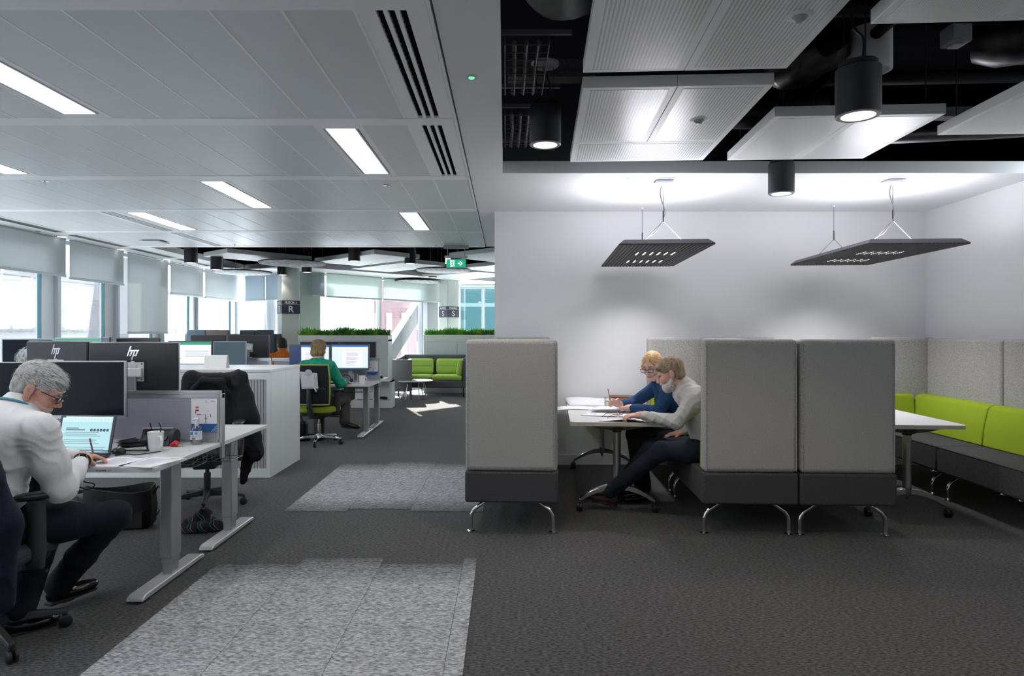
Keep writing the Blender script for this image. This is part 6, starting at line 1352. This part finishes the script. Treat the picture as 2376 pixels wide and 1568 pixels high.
BRN = noisy('hair_brown_bob', (.13,.075,.032), (.36,.24,.115), 40, .5, (1,1,.25), .4, 4, .3, .7); BRNL = mat('hair_honey', (.36,.24,.12), .45)
sdf_mesh('hair', [h4.e((0,-.022,.042),(.092,.110,.098),.02), h4.e((0,-.045,-.045),(.094,.085,.075),.03), h4.e((0,.12,-.04),(.068,.11,.11),.014,'-'), h4.e((0,-.02,-.16),(.14,.14,.055),.015,'-')], .006, BRN, P4, lambda x,y,z: .004*np.sin(x*160+y*140)+.002*np.sin(x*330))
h4.strands(700, 6, lambda x,y,z: z > -.02 and y < .06, lambda p: (p.x*.8,-.1,-1), .05, .09, .003, BRNL, P4, base=(.094,.112,.10), lift=.03); h4.eyes(P4); h4.brows(P4, BRNL)

# ---------------------------------------------------------------- man in orange, far
ORANGE = noisy('jumper_orange', (.48,.12,.012), (.60,.17,.02), 60, .8, bump=.1)
P5 = thing('person', 'dark-haired person in an orange jumper seen from behind near the sign R column', 'person', (-3.87,11.25,0)); O5 = V((-3.87,11.25,0)); L5 = lambda x,y,z: V((x,y,z))-O5
h5 = Head(L5(-3.86,11.32,1.225), (-.62,.75,-.28), (-.15,.2,.97), 1.)
nk = L5(-3.83,11.28,1.085); ches = L5(-3.84,11.24,.88); pel = L5(-3.87,11.2,.56); shR = L5(-3.66,11.30,1.0); shL = L5(-4.03,11.18,1.0); elR = L5(-3.66,11.5,.76); wrR = L5(-3.80,11.72,.76); elL = L5(-4.16,11.32,.76); wrL = L5(-4.10,11.6,.76)
hipR = L5(-3.78,11.25,.54); hipL = L5(-3.97,11.22,.54); knR = L5(-3.9,11.66,.52); knL = L5(-4.15,11.6,.52); anR = L5(-3.9,11.62,.10); anL = L5(-4.15,11.56,.10)
body = h5.prims() + limb([h5.p(0,-.035,-.05), nk],[.055,.062],.03) + limb([nk,ches,pel],[.066,.13,.13],.06) + limb([nk,shL],[.05,.045]) + limb([nk,shR],[.05,.045]) + limb([shL,elL,wrL],[.045,.036,.026],.02) + limb([shR,elR,wrR],[.045,.036,.026],.02) + limb([hipL,knL,anL],[.07,.05,.036]) + limb([hipR,knR,anR],[.07,.05,.036])
body += hand(wrR, (-.3,1,-.1), (0,0,-1), -1, (.4,)*4, .3) + hand(wrL, (.1,1,-.1), (0,0,-1), 1, (.4,)*4, .3)
sdf_mesh('body', body, .008, SKIN3, P5)
sdf_mesh('jumper', limb([nk-V((0,0,.03)),ches,pel+V((0,0,.03))],[.085,.155,.15],.07) + limb([nk-V((0,0,.05)), V(nk)*.6+V(h5.p(0,-.04,-.06))*.4],[.085,.074],.02) + limb([nk-V((0,0,.03)),shL],[.075,.08],.05) + limb([nk-V((0,0,.03)),shR],[.075,.08],.05) + limb([shR,elR,wrR],[.08,.066,.045],.04) + limb([shL,elL,wrL],[.08,.066,.045],.04), .011, ORANGE, P5, folds(.007,(.5,.3,1,34,0),(1,-.4,.6,29,2)))
sdf_mesh('trousers', limb([pel,pel+V((0,0,.03))],[.16,.15],.05) + limb([hipL,knL,anL],[.10,.075,.06],.05) + limb([hipR,knR,anR],[.10,.075,.06],.05), .012, TROUN, P5)
for a in (anR, anL): shoe(P5, tuple(V(a)+V((0,-.05,-.10))), tuple(V(a)+V((0,.19,-.10))), SHOE)
BLKH = noisy('hair_black', (.010,.009,.009), (.035,.03,.028), 60, .6, bump=.3)
sdf_mesh('hair', [h5.e((0,-.024,.040),(.083,.102,.091),.012), h5.e((0,-.055,-.02),(.077,.062,.07),.02), h5.e((0,.11,-.045),(.12,.088,.105),.014,'-'), h5.e((0,-.045,.145),(.045,.045,.022),.012,'-'), h5.e((.085,.012,-.03),(.03,.034,.045),.012,'-'), h5.e((-.085,.012,-.03),(.03,.034,.045),.012,'-'), h5.e((0,-.03,-.12),(.12,.12,.05),.012,'-')], .006, BLKH, P5)
h5.eyes(P5); h5.brows(P5, BLKH)

# ---------------------------------------------------------------- person mostly hidden behind the angled monitor
P6 = thing('person', 'grey-haired person with a dark headset mostly hidden behind the angled monitor', 'person', (-3.72,5.35,0)); O6 = V((-3.72,5.35,0)); L6 = lambda x,y,z: V((x,y,z))-O6
h6 = Head(L6(-3.72,5.12,1.19), (.35,-.85,-.30), (.1,-.2,1), 1.)
nk = L6(-3.74,5.22,1.05); ches = L6(-3.73,5.32,.86); pel = L6(-3.72,5.38,.56); shR = L6(-3.92,5.28,.98); shL = L6(-3.54,5.30,.98); elR = L6(-3.98,5.1,.76); elL = L6(-3.48,5.1,.76); wrR = L6(-3.84,4.92,.77); wrL = L6(-3.60,4.92,.77); knR = L6(-3.84,4.95,.52); knL = L6(-3.6,4.95,.52)
body = h6.prims() + limb([h6.p(0,-.035,-.05), nk],[.055,.062],.03) + limb([nk,ches,pel],[.066,.13,.13],.06) + limb([nk,shL],[.05,.045]) + limb([nk,shR],[.05,.045]) + limb([shL,elL,wrL],[.045,.036,.026],.02) + limb([shR,elR,wrR],[.045,.036,.026],.02) + limb([pel,knL,L6(-3.6,5.0,.1)],[.09,.055,.04]) + limb([pel,knR,L6(-3.84,5.0,.1)],[.09,.055,.04])
body += hand(wrR, (.1,-1,-.1), (0,0,-1), -1, (.4,)*4, .3) + hand(wrL, (-.1,-1,-.1), (0,0,-1), 1, (.4,)*4, .3)
sdf_mesh('body', body, .008, SKIN1, P6)
sdf_mesh('shirt', limb([nk-V((0,0,.03)),ches,pel+V((0,0,.03))],[.085,.155,.15],.07) + limb([nk-V((0,0,.03)),shL],[.075,.08],.05) + limb([nk-V((0,0,.03)),shR],[.075,.08],.05) + limb([shR,elR,wrR],[.08,.066,.042],.04) + limb([shL,elL,wrL],[.08,.066,.042],.04), .012, COATB, P6, folds(.007,(.5,.3,1,34,0)))
sdf_mesh('trousers', limb([pel,pel+V((0,0,.03))],[.16,.15],.05) + limb([pel,knL,L6(-3.6,5.0,.1)],[.12,.078,.06],.05) + limb([pel,knR,L6(-3.84,5.0,.1)],[.12,.078,.06],.05), .012, TROUN, P6)
for x in (-3.6,-3.84): shoe(P6, tuple(L6(x,5.05,0)), tuple(L6(x,4.82,0)), SHOE)
sdf_mesh('hair', [h6.e((0,-.024,.042),(.085,.103,.093),.012), h6.e((0,-.055,-.01),(.078,.062,.07),.02), h6.e((0,.105,-.055),(.12,.088,.098),.014,'-'), h6.e((0,-.03,-.115),(.12,.12,.055),.012,'-')], .006, HAIRG, P6)
h6.strands(400, 8, reg, fl, .025, .045, .002, HAIRGL, P6, lift=.25); h6.eyes(P6)
MB().tube([h6.p(-.095,0,-.02), h6.p(-.085,-.01,.08), h6.p(0,-.015,.145), h6.p(.085,-.01,.08), h6.p(.095,0,-.02)], .009, 8).build('headset', BLACK, P6, smooth=True)
office_chair('office_chair', 'dark office chair of the person hidden behind the monitors', (-3.72,5.42,0), R(-90), BLKF, BLKF, DARK, spin=R(20))
# ================================================================ FAR ZONE: CEILING
FRAFT = mat('far_raft_white', (.74,.77,.76), .5)
def far_raft(label, near, left, W):
    """near corner, vector towards the left-back corner gives the long side; W towards right-back"""
    d = Vector(left)-Vector(near); L_ = d.length; ang = math.atan2(d.y, d.x)
    t = thing('ceiling_raft', label, 'ceiling raft', (*near, CEIL-.02), ang, group='ceiling rafts over the lounge')
    MB().bb(0,L_,-W,0,0,.075).build('raft_panel', FRAFT, t, bevel=.004, seg=1)
    MB().bb(.04,L_-.04,-W/2-.003,-W/2+.003,-.001,.002).build('panel_joint', mat('joint_grey', (.4,.42,.42), .6), t)
    for (x,y) in ((.1,-.1),(L_-.1,-.1),(.1,-W+.1),(L_-.1,-W+.1)): MB().cyl((x,y,.075),(x,y,.85),.005,n=6).build('hanger_rod', BLACKM, t)
    return t
far_raft('pale lounge raft nearest the windows above the desks', (-4.52,10.66), (-5.18,11.25), 1.55)
far_raft('pale lounge raft above the woman in green', (-2.165,10.83), (-3.52,12.1), .97)
far_raft('pale lounge raft behind the middle cylinder downlight', (-1.85,12.15), (-3.15,13.4), .97)
far_raft('pale lounge raft beside the exit sign', (-.05,10.45), (-.97,11.3), 1.6)
far_raft('pale lounge raft behind the exit sign against the wall edge', (.15,12.3), (-.95,13.3), 1.5)
far_raft('pale lounge raft deepest over the green sofa', (-.6,14.0), (-2.05,15.4), 1.2)
SPECK = noisy('acoustic_speckle', (.42,.43,.44), (.72,.73,.74), 14, .9, bump=.0, lo=.42, hi=.58, detail=1.)
def disc(label, loc, r):
    t = thing('acoustic_disc', label, 'acoustic disc', loc, group='round acoustic ceiling discs')
    MB().lathe([(0,0),(r*.97,.004),(r,.014),(r,.03),(r*.97,.034),(0,.036)], 48).build('disc', SPECK, t, smooth=True, angle=60)
    MB().lathe([(r+.001,.016),(r+.003,.02),(r+.003,.036),(r*.985,.038),(0,.0385)], 48, cap=False).build('rim_band', mat('disc_rim', (.03,.032,.035), .6), t, smooth=True)
    for a in (.5, 2.6, 4.7): MB().cyl((r*.6*math.cos(a), r*.6*math.sin(a), .036),(r*.6*math.cos(a), r*.6*math.sin(a), .95),.0035,n=5).build('wire', LAMPH, t)
    return t
for (x, y, w_, dm, l) in ((678,613,149,1.12,'speckled acoustic disc in front of the sign R column'), (563,634,130,1.12,'speckled acoustic disc above the window booths'), (1029,629,126,1.12,'speckled acoustic disc under the exit sign'), (968,655,105,1.12,'speckled acoustic disc deepest before the diagonal brace')):
    Y = dm*F/w_; p = at(x, y, Y); disc(l, p, dm/2)
for (x, y, w_, l) in ((443,610,29,'far cylinder downlight by the bulkhead near the windows'), (503,626,27,'far cylinder downlight below the raft by the windows'), (655.5,638,23,'far cylinder downlight lighting the sign R column'), (712,632,23.5,'far cylinder downlight under the first speckled disc'),
                  (822,606,27.5,'far cylinder downlight above the woman in green'), (952,612,26.5,'far cylinder downlight between raft corners before the exit sign'), (1004,644,20,'far cylinder downlight under the third speckled disc')):
    Y = .2*F/w_; p = at(x, y, Y); cylinder_light(l, p, group='far cylinder downlights', rose=False, watt=10, top=3.55, ang=80)
# exit sign
t = thing('exit_sign', 'hanging green exit sign with running figure and arrow', 'exit sign', (-.74,9.9,0)); EZ = 2.415
MB().bb(-.19,.19,-.025,.025,CEIL-.055,CEIL-.005).build('mount_box', mat('mount_grey', (.30,.31,.31), .5), t, bevel=.004)
for s_ in (-1,1): MB().cyl((s_*.13,0,EZ+.185),(s_*.13,0,CEIL-.05),.006,n=8).build('hanger', mat('mount_grey'), t)
MB().bb(-.175,.175,-.022,.022,EZ+.155,EZ+.19).build('lamp_bar', mat('bar_grey', (.42,.43,.45), .4), t, bevel=.004)
EG = printed('exit_print', .75, .4)
MB().bb(-.165,.165,-.004,.004,EZ-.005,EZ+.158).build('clear_plate', glassy('sign_acrylic', (.9,.95,.95), .3), t)
g = (.0,.38,.20); wv = (.9,.95,.93)
fig = [(-.145,0,.145,.125,g), ([(-.09,.012),(-.025,.012),(-.025,.112),(-.09,.112)], wv), (.025,.052,.06,.074,wv), ([(.05,.03),(.068,.03),(.10,.063),(.068,.096),(.05,.096),(.078,.063)], wv),
       ([(-.050+.009*math.cos(a), .098+.009*math.sin(a)) for a in np.linspace(0,2*PI,10,endpoint=False)], g), ([(-.066,.088),(-.050,.084),(-.046,.052),(-.060,.050)], g), ([(-.060,.055),(-.048,.055),(-.030,.016),(-.040,.014)], g),
       ([(-.060,.058),(-.052,.050),(-.078,.030),(-.10,.032),(-.10,.038),(-.08,.040)], g), ([(-.052,.084),(-.046,.078),(-.022,.070),(-.022,.076)], g), ([(-.064,.088),(-.066,.080),(-.085,.066),(-.088,.072)], g)]
sheet('sign_print', fig, t, Matrix.Translation((0,-.0055,EZ+.01)), EG)

# ================================================================ PLANTERS AND LOCKERS
LEAFA = noisy('fern_green', (.04,.22,.015), (.16,.50,.06), 30, .6, bump=0); LEAFB = noisy('fern_deep', (.03,.17,.02), (.11,.40,.05), 30, .6, bump=0); LEAFC = noisy('fern_lime', (.12,.36,.02), (.32,.60,.07), 30, .6, bump=0)
def fern(seed, m, r=.14, h=.17, n=480):
    rn = random.Random(seed); b = MB()
    for _ in range(n):
        a = rn.uniform(0,2*PI); el = rn.uniform(.15,1.45); l = rn.uniform(.5,1.)*r*1.15; base = Vector((rn.uniform(-.10,.10), rn.uniform(-.10,.10), rn.uniform(-.01,.055)))
        d = Vector((math.cos(a)*math.cos(el), math.sin(a)*math.cos(el)*.8, math.sin(el)*h/r)); mid = base+d*l*.6; tip = base+d*l+Vector((0,0,-.04*math.cos(el)))
        s_ = Vector((-math.sin(a), math.cos(a), 0))*rn.uniform(.004,.009)
        b.add([base-s_*.3, base+s_*.3, mid+s_, mid-s_, tip], [(0,1,2,3),(3,2,4)])
    return b
FP = [fern(11,0), fern(12,0), fern(13,0)]
def plant_row(x0, x1, y, z, n, lab, rz=0.):
    protos = []
    for k in range(n):
        f = (k+.5)/n; x = x0+(x1-x0)*f; m = (LEAFA,LEAFC,LEAFB)[(k*7+n)%3]; b = FP[k%3]
        key = (k%3, m.name)
        o = b.build('fern_plant', m); o.location = (x, y+random.uniform(-.03,.03), z); o.rotation_euler = (0,0,random.uniform(0,6.28)); o.scale = (1,1,random.uniform(.8,1.15))
        tag(o, lab, 'plant', lab.split(' growing')[0]+' row')
LOCKB = mat('locker_charcoal', (.022,.023,.028), .45)
t = thing('locker_planter', 'white planter unit with charcoal locker doors behind the woman in green', 'locker', (-4.17,13.2,0)); L_ = 1.81
MB().bb(0,L_,.02,.47,0,1.30).build('body', WSTEEL, t)
tr = MB(); tr.bb(0,L_,0,.02,1.27,1.39).bb(0,L_,.45,.47,1.27,1.39).bb(0,.02,.02,.45,1.27,1.39).bb(L_-.02,L_,.02,.45,1.27,1.39).bb(.02,L_-.02,.02,.45,1.27,1.36); tr.build('trough', WSTEEL, t)
for (a, b_) in ((.04,.81),(.825,1.56)):
    for (z0,z1) in ((.70,1.255),(.06,.69)):
        d = MB().bb(a,b_,0,.02,z0,z1).build('door', LOCKB, t, bevel=.003); MB().bb(a+.05,a+.13,-.006,.001,z1-.10,z1-.075).build('handle', mat('locker_pull', (.55,.56,.58), .3, .6), d)
        MB().bb(a+.03,b_-.03,-.001,.001,z1-.05,z1-.045).build('groove', BLACK, d)
MB().bb(1.575,L_,-.001,.02,0,1.0).build('end_panel', WSTEEL, t)
plant_row(-4.15,-2.40,13.43,1.36,12,'green fern growing in the planter behind the woman in green')
t = thing('locker_planter', 'white planter unit with pale doors behind the green sofa', 'locker', (-1.95,15.65,0)); L_ = 3.2
MB().bb(0,L_,.02,.47,0,1.27).build('body', WSTEEL, t)
tr = MB(); tr.bb(0,L_,0,.02,1.24,1.39).bb(0,L_,.45,.47,1.24,1.39).bb(0,.02,.02,.45,1.24,1.39).bb(L_-.02,L_,.02,.45,1.24,1.39).bb(.02,L_-.02,.02,.45,1.24,1.36); tr.build('trough', WSTEEL, t)
for k in range(4): MB().bb(.02+.79*k,.80+.79*k,0,.02,.05,1.21).build('door', mat('pale_door', (.70,.76,.76), .35), t, bevel=.003)
plant_row(-1.90,.2,15.88,1.36,14,'green fern growing in the planter behind the green sofa')
t = thing('low_shelf', 'low white open shelf with coiled cable under the far desk end', 'shelf', (-2.95,12.55,0))
b = MB(); b.bb(0,.78,0,.35,0,.14).bb(.74,.78,0,.35,.14,.52).bb(0,.78,.33,.35,.14,.52).bb(0,.78,0,.35,.50,.52); b.build('body', WSTEEL, t)
coil('coiled black cable lying on the low white shelf', (-2.40,12.68,.14), .11, .06, 4, .010, 9)
tag(MB().tube([(-2.85,12.62,.16),(-2.75,12.6,.155),(-2.65,12.64,.16),(-2.55,12.6,.16)], .009, 6).build('orange_cable', mat('orange_cable', (.45,.12,.02), .6), smooth=True), 'orange cable on the low white shelf', 'cable')

# ================================================================ LOUNGE
LFELT = noisy('lounge_felt', (.07,.072,.078), (.19,.195,.205), 220, .95, bump=.2)
LGREEN = noisy('cushion_lime', (.42,.62,.12), (.50,.70,.16), 120, .8, bump=.1)
def cushion(name, parent, c, d, rot=(0,0,0), m=LGREEN, seam=True):
    b = MB().box((0,0,0), d); o = b.build(name, m, parent, bevel=min(d)*.42, seg=5); o.location = c; o.rotation_euler = rot
    if seam: MB().box((0,-d[1]/2-.001,0),(d[0]*.86,.006,.006)).build('seam', mat('cushion_seam', (.20,.36,.04), .8), o)
    return o
t = thing('lounge_sofa', 'charcoal felt sofa with lime green cushions in the lounge', 'sofa', (-1.68,14.75,0), R(-4))
b = MB(); b.bb(-.74,.74,.0,.72,.20,.36); b.build('seat_box', LFELT, t, bevel=.02)
MB().bb(-.74,.74,.68,.76,.20,.93).build('back', LFELT, t, bevel=.03)
for s_ in (-1,1):
    x0, x1 = (-.80,-.73) if s_ < 0 else (.73,.80); pr = [(0,.20),(.76,.20),(.76,.93),(.10,.86),(.03,.80)]; n = 5; m = MB()
    m.add([(x0,y,z) for y,z in pr]+[(x1,y,z) for y,z in pr], [tuple(range(n))[::-1], tuple(range(n,2*n))]+[(i,(i+1)%n,n+(i+1)%n,n+i) for i in range(n)]); m.build('arm', LFELT, t, bevel=.015)
for s_ in (-1,1):
    cushion('seat_cushion', t, (s_*.36,.34,.42), (.70,.62,.13), seam=False)
    cushion('back_cushion', t, (s_*.34,.60,.66), (.62,.15,.36), (R(-12),0,0))
cushion('arm_cushion', t, (.66,.30,.66), (.14,.5,.38), (0,R(8),0), seam=False)
for x in (-.74,.74):
    for y in (.05,.70): MB().cyl((x,y,0),(x,y,.2),.014,n=8).build('leg', BLACKM, t)
t = thing('lounge_armchair', 'charcoal felt lounge armchair seen from behind beside the coffee table', 'armchair', (-2.36,14.05,0), R(9))
MB().bb(-.42,.36,.0,.08,.18,.86).build('back', LFELT, t, bevel=.02); MB().bb(-.42,.36,.08,.75,.18,.40).build('seat_box', LFELT, t, bevel=.02)
for x in (-.42,.29): MB().bb(x,x+.07,.08,.75,.18,.86).build('arm', LFELT, t, bevel=.02)
for x in (-.40,.34):
    for y in (.03,.7): MB().cyl((x,y,0),(x,y,.2),.014,n=8).build('leg', BLACKM, t)
cushion('seat_cushion', t, (-.03,.42,.44), (.60,.6,.1), seam=False)
t = thing('coffee_table', 'round white coffee table with looped wire legs before the green sofa', 'coffee table', (-1.98,14.3,0))
MB().lathe([(0,.385),(.38,.385),(.40,.392),(.40,.402),(.39,.41),(0,.41)], 40).build('table_top', WLAM, t, smooth=True)
for k in range(4):
    a = R(45+90*k); d = Vector((math.cos(a), math.sin(a), 0)); s_ = Vector((-d.y,d.x,0))
    MB().tube([d*.22-s_*.05+Vector((0,0,.385)), d*.30-s_*.1+Vector((0,0,.02)), d*.32+Vector((0,0,.012)), d*.30+s_*.1+Vector((0,0,.02)), d*.22+s_*.05+Vector((0,0,.385))], .008, 8).build('leg', CHROME, t, smooth=True)
# window booths
def window_booth(label, loc, m1, m2, W, rz=0.):
    t = thing('window_booth', label, 'booth', loc, rz, group='high-backed booths by the windows')
    b = MB()
    for a, c in ((-W/2,0),(0,W/2)):
        pr = [(a,.25),(c,.25),(c-(.06 if c>0 else 0),1.5),(a+(.10 if a<-.1 else 0),1.5)]; mm = MB()
        mm.add([(x,0,z) for x,z in pr]+[(x,.12,z) for x,z in pr], [(0,1,2,3),(7,6,5,4)]+[(i,4+i,4+(i+1)%4,(i+1)%4) for i in range(4)]); mm.build('back_panel', m1 if a < -.1 else m2, t, bevel=.02)
    for x in (-W/2,W/2-.1): MB().bb(x,x+.1,.12,1.0,.25,1.42).build('side_panel', m1, t, bevel=.03)
    MB().bb(-W/2+.1,W/2-.1,.12,.85,.22,.46).build('seat', GREYF, t, bevel=.02)
    for x in (-W/2+.1,W/2-.1):
        for y in (.06,.9): MB().cyl((x,y,0),(x,y,.25),.02,n=8).build('leg', BLACKM, t)
    return t
BB = noisy('booth_blue_grey', (.10,.14,.17), (.20,.25,.29), 120, .95); BR = noisy('booth_taupe', (.16,.13,.12), (.30,.25,.22), 120, .95); BD = noisy('booth_slate', (.05,.07,.085), (.11,.14,.165), 120, .95)
window_booth('blue-grey and taupe high-backed booth at the windows', (-5.73,12.55,0), BB, BR, .95, 0)
window_booth('slate high-backed booth beside the taupe one', (-4.93,12.9,0), BD, BD, .80, R(2))

# ================================================================ THINGS AROUND THE WOMAN IN GREEN
def fpt(x, y): Y = F*(EYE-DT)/(y-CY); return Vector(((x-CX)*Y/F, Y, DT))
t = thing('mug', 'white mug beside a water glass on the desk of the woman in green', 'mug', (-1.99,9.12,DT)); MB().lathe([(0,.004),(.036,0),(.042,.05),(.045,.115),(.041,.112),(.037,.01),(0,.008)], 26).build('body', mat('china'), t, smooth=True); MB().tube([(.04,-.0,.09),(.065,0,.085),(.06,0,.04),(.04,0,.03)], .007, 8).build('handle', mat('china'), t, smooth=True)
t = thing('water_glass', 'clear water glass beside the mug of the woman in green', 'glass', (-2.09,9.16,DT)); MB().lathe([(0,.004),(.030,0),(.036,.13),(.033,.13),(.028,.01),(0,.008)], 24).build('tumbler', MATS['tumbler_glass'], t, smooth=True)
t = thing('computer_mouse', 'small dark mouse under the hand of the woman in green', 'mouse', (-2.20,9.08,DT)); sdf_mesh('shell', [('e',(0,0,.012),(.03,.05,.02),I3,.01),('b',(0,0,-.05),(.2,.2,.05),.001,I3,.002,'-')], .006, BLACK, t)
t = thing('keyboard', 'thin black keyboard before the lit document monitor', 'keyboard', (-2.50,9.12,DT), R(2)); MB().bb(-.21,.21,-.06,.06,0,.015).build('body', BLACK, t, bevel=.004); MB().bb(-.2,.2,-.05,.05,.015,.018).build('keys', DARK, t)
t = thing('headset', 'black headset lying before the document monitor', 'headset', (-2.28,9.36,DT), R(20)); MB().tube([(-.08,0,.03),(-.06,0,.09),(0,0,.115),(.06,0,.09),(.08,0,.03)], .009, 8).build('headband', BLACK, t, smooth=True)
for s_ in (-1,1): MB().ball((s_*.08,0,.03), (.025,.035,.03)).build('ear_pad', BLACK, t, smooth=True)
t = thing('desk_phone', 'small black phone at the far desk end beyond the screen', 'phone', (-1.99,10.25,DT), R(5)); MB().bb(-.08,.08,-.08,.08,0,.04).build('body', BLACK, t, bevel=.01); MB().bb(-.07,-.03,-.08,.08,.04,.06).build('handset', BLACK, t, bevel=.008)
t = thing('paper_sleeve', 'clear sleeve with papers taped to the olive chair\'s back', 'document sleeve', (-2.43,8.155,.74), R(-4))
curl_sheet('sleeve', .19, .004, lambda u,v: 0, t)
MB().add([(-.10,-.012,0),(.11,-.012,.01),(.10,-.02,.20),(-.12,-.016,.22),(-.085,-.024,.02),(.075,-.024,.02),(.07,-.028,.18),(-.08,-.028,.18)], [(0,1,2,3),(4,5,6,7)]).build('paper', mat('sleeve_paper', (.60,.58,.60), .45), t)
MB().tube([(.06,-.02,.03),(.09,-.02,-.03),(.12,-.02,.03)], .012, 6, flat=.2).build('tape', mat('sleeve_paper'), t)
MB().lathe([(.04,0),(.046,.002),(.046,.006),(.04,.008)], 20, (-.01,-.02,.20), Matrix.Rotation(R(90),3,'X')).build('hang_ring', mat('ring_plastic', (.45,.45,.48), .4), t, smooth=True)
t = thing('swing_tag', 'white paper swing tag hanging under the olive chair seat', 'tag', (-2.68,8.30,.27), R(10)); MB().box((0,0,.06),(.11,.002,.15),Matrix.Rotation(R(18),3,'Y')).build('card', PAPER, t); sheet('print', [(-.04,.03+.018*i,.03,.036+.018*i,(.15,.18,.3)) for i in range(4)], t, Matrix.Translation((0,-.0016,.0)))
MB().cyl((0,0,.13),(.02,.05,.2),.0015,n=5).build('string', PAPER, t)
t = thing('handbag', 'black handbag on the floor beside the olive chair', 'bag', (-2.80,8.75,0)); sdf_mesh('body', [('b',(0,0,.13),(.16,.09,.13),.05,I3,.02)], .012, bgm, t, folds(.01,(1,.4,.3,40,0))); MB().tube([(-.1,0,.25),(-.06,0,.36),(.06,0,.36),(.1,0,.25)], .01, 8).build('handle', bgm, t, smooth=True)

# small emitters are too weak to light the room: they only glow
for m in bpy.data.materials:
    if m.name in ('led_dot','lit_screen','exit_print','green_led','dark_window','lamp_lens','downlight_lens'): m.cycles.emission_sampling = 'NONE'
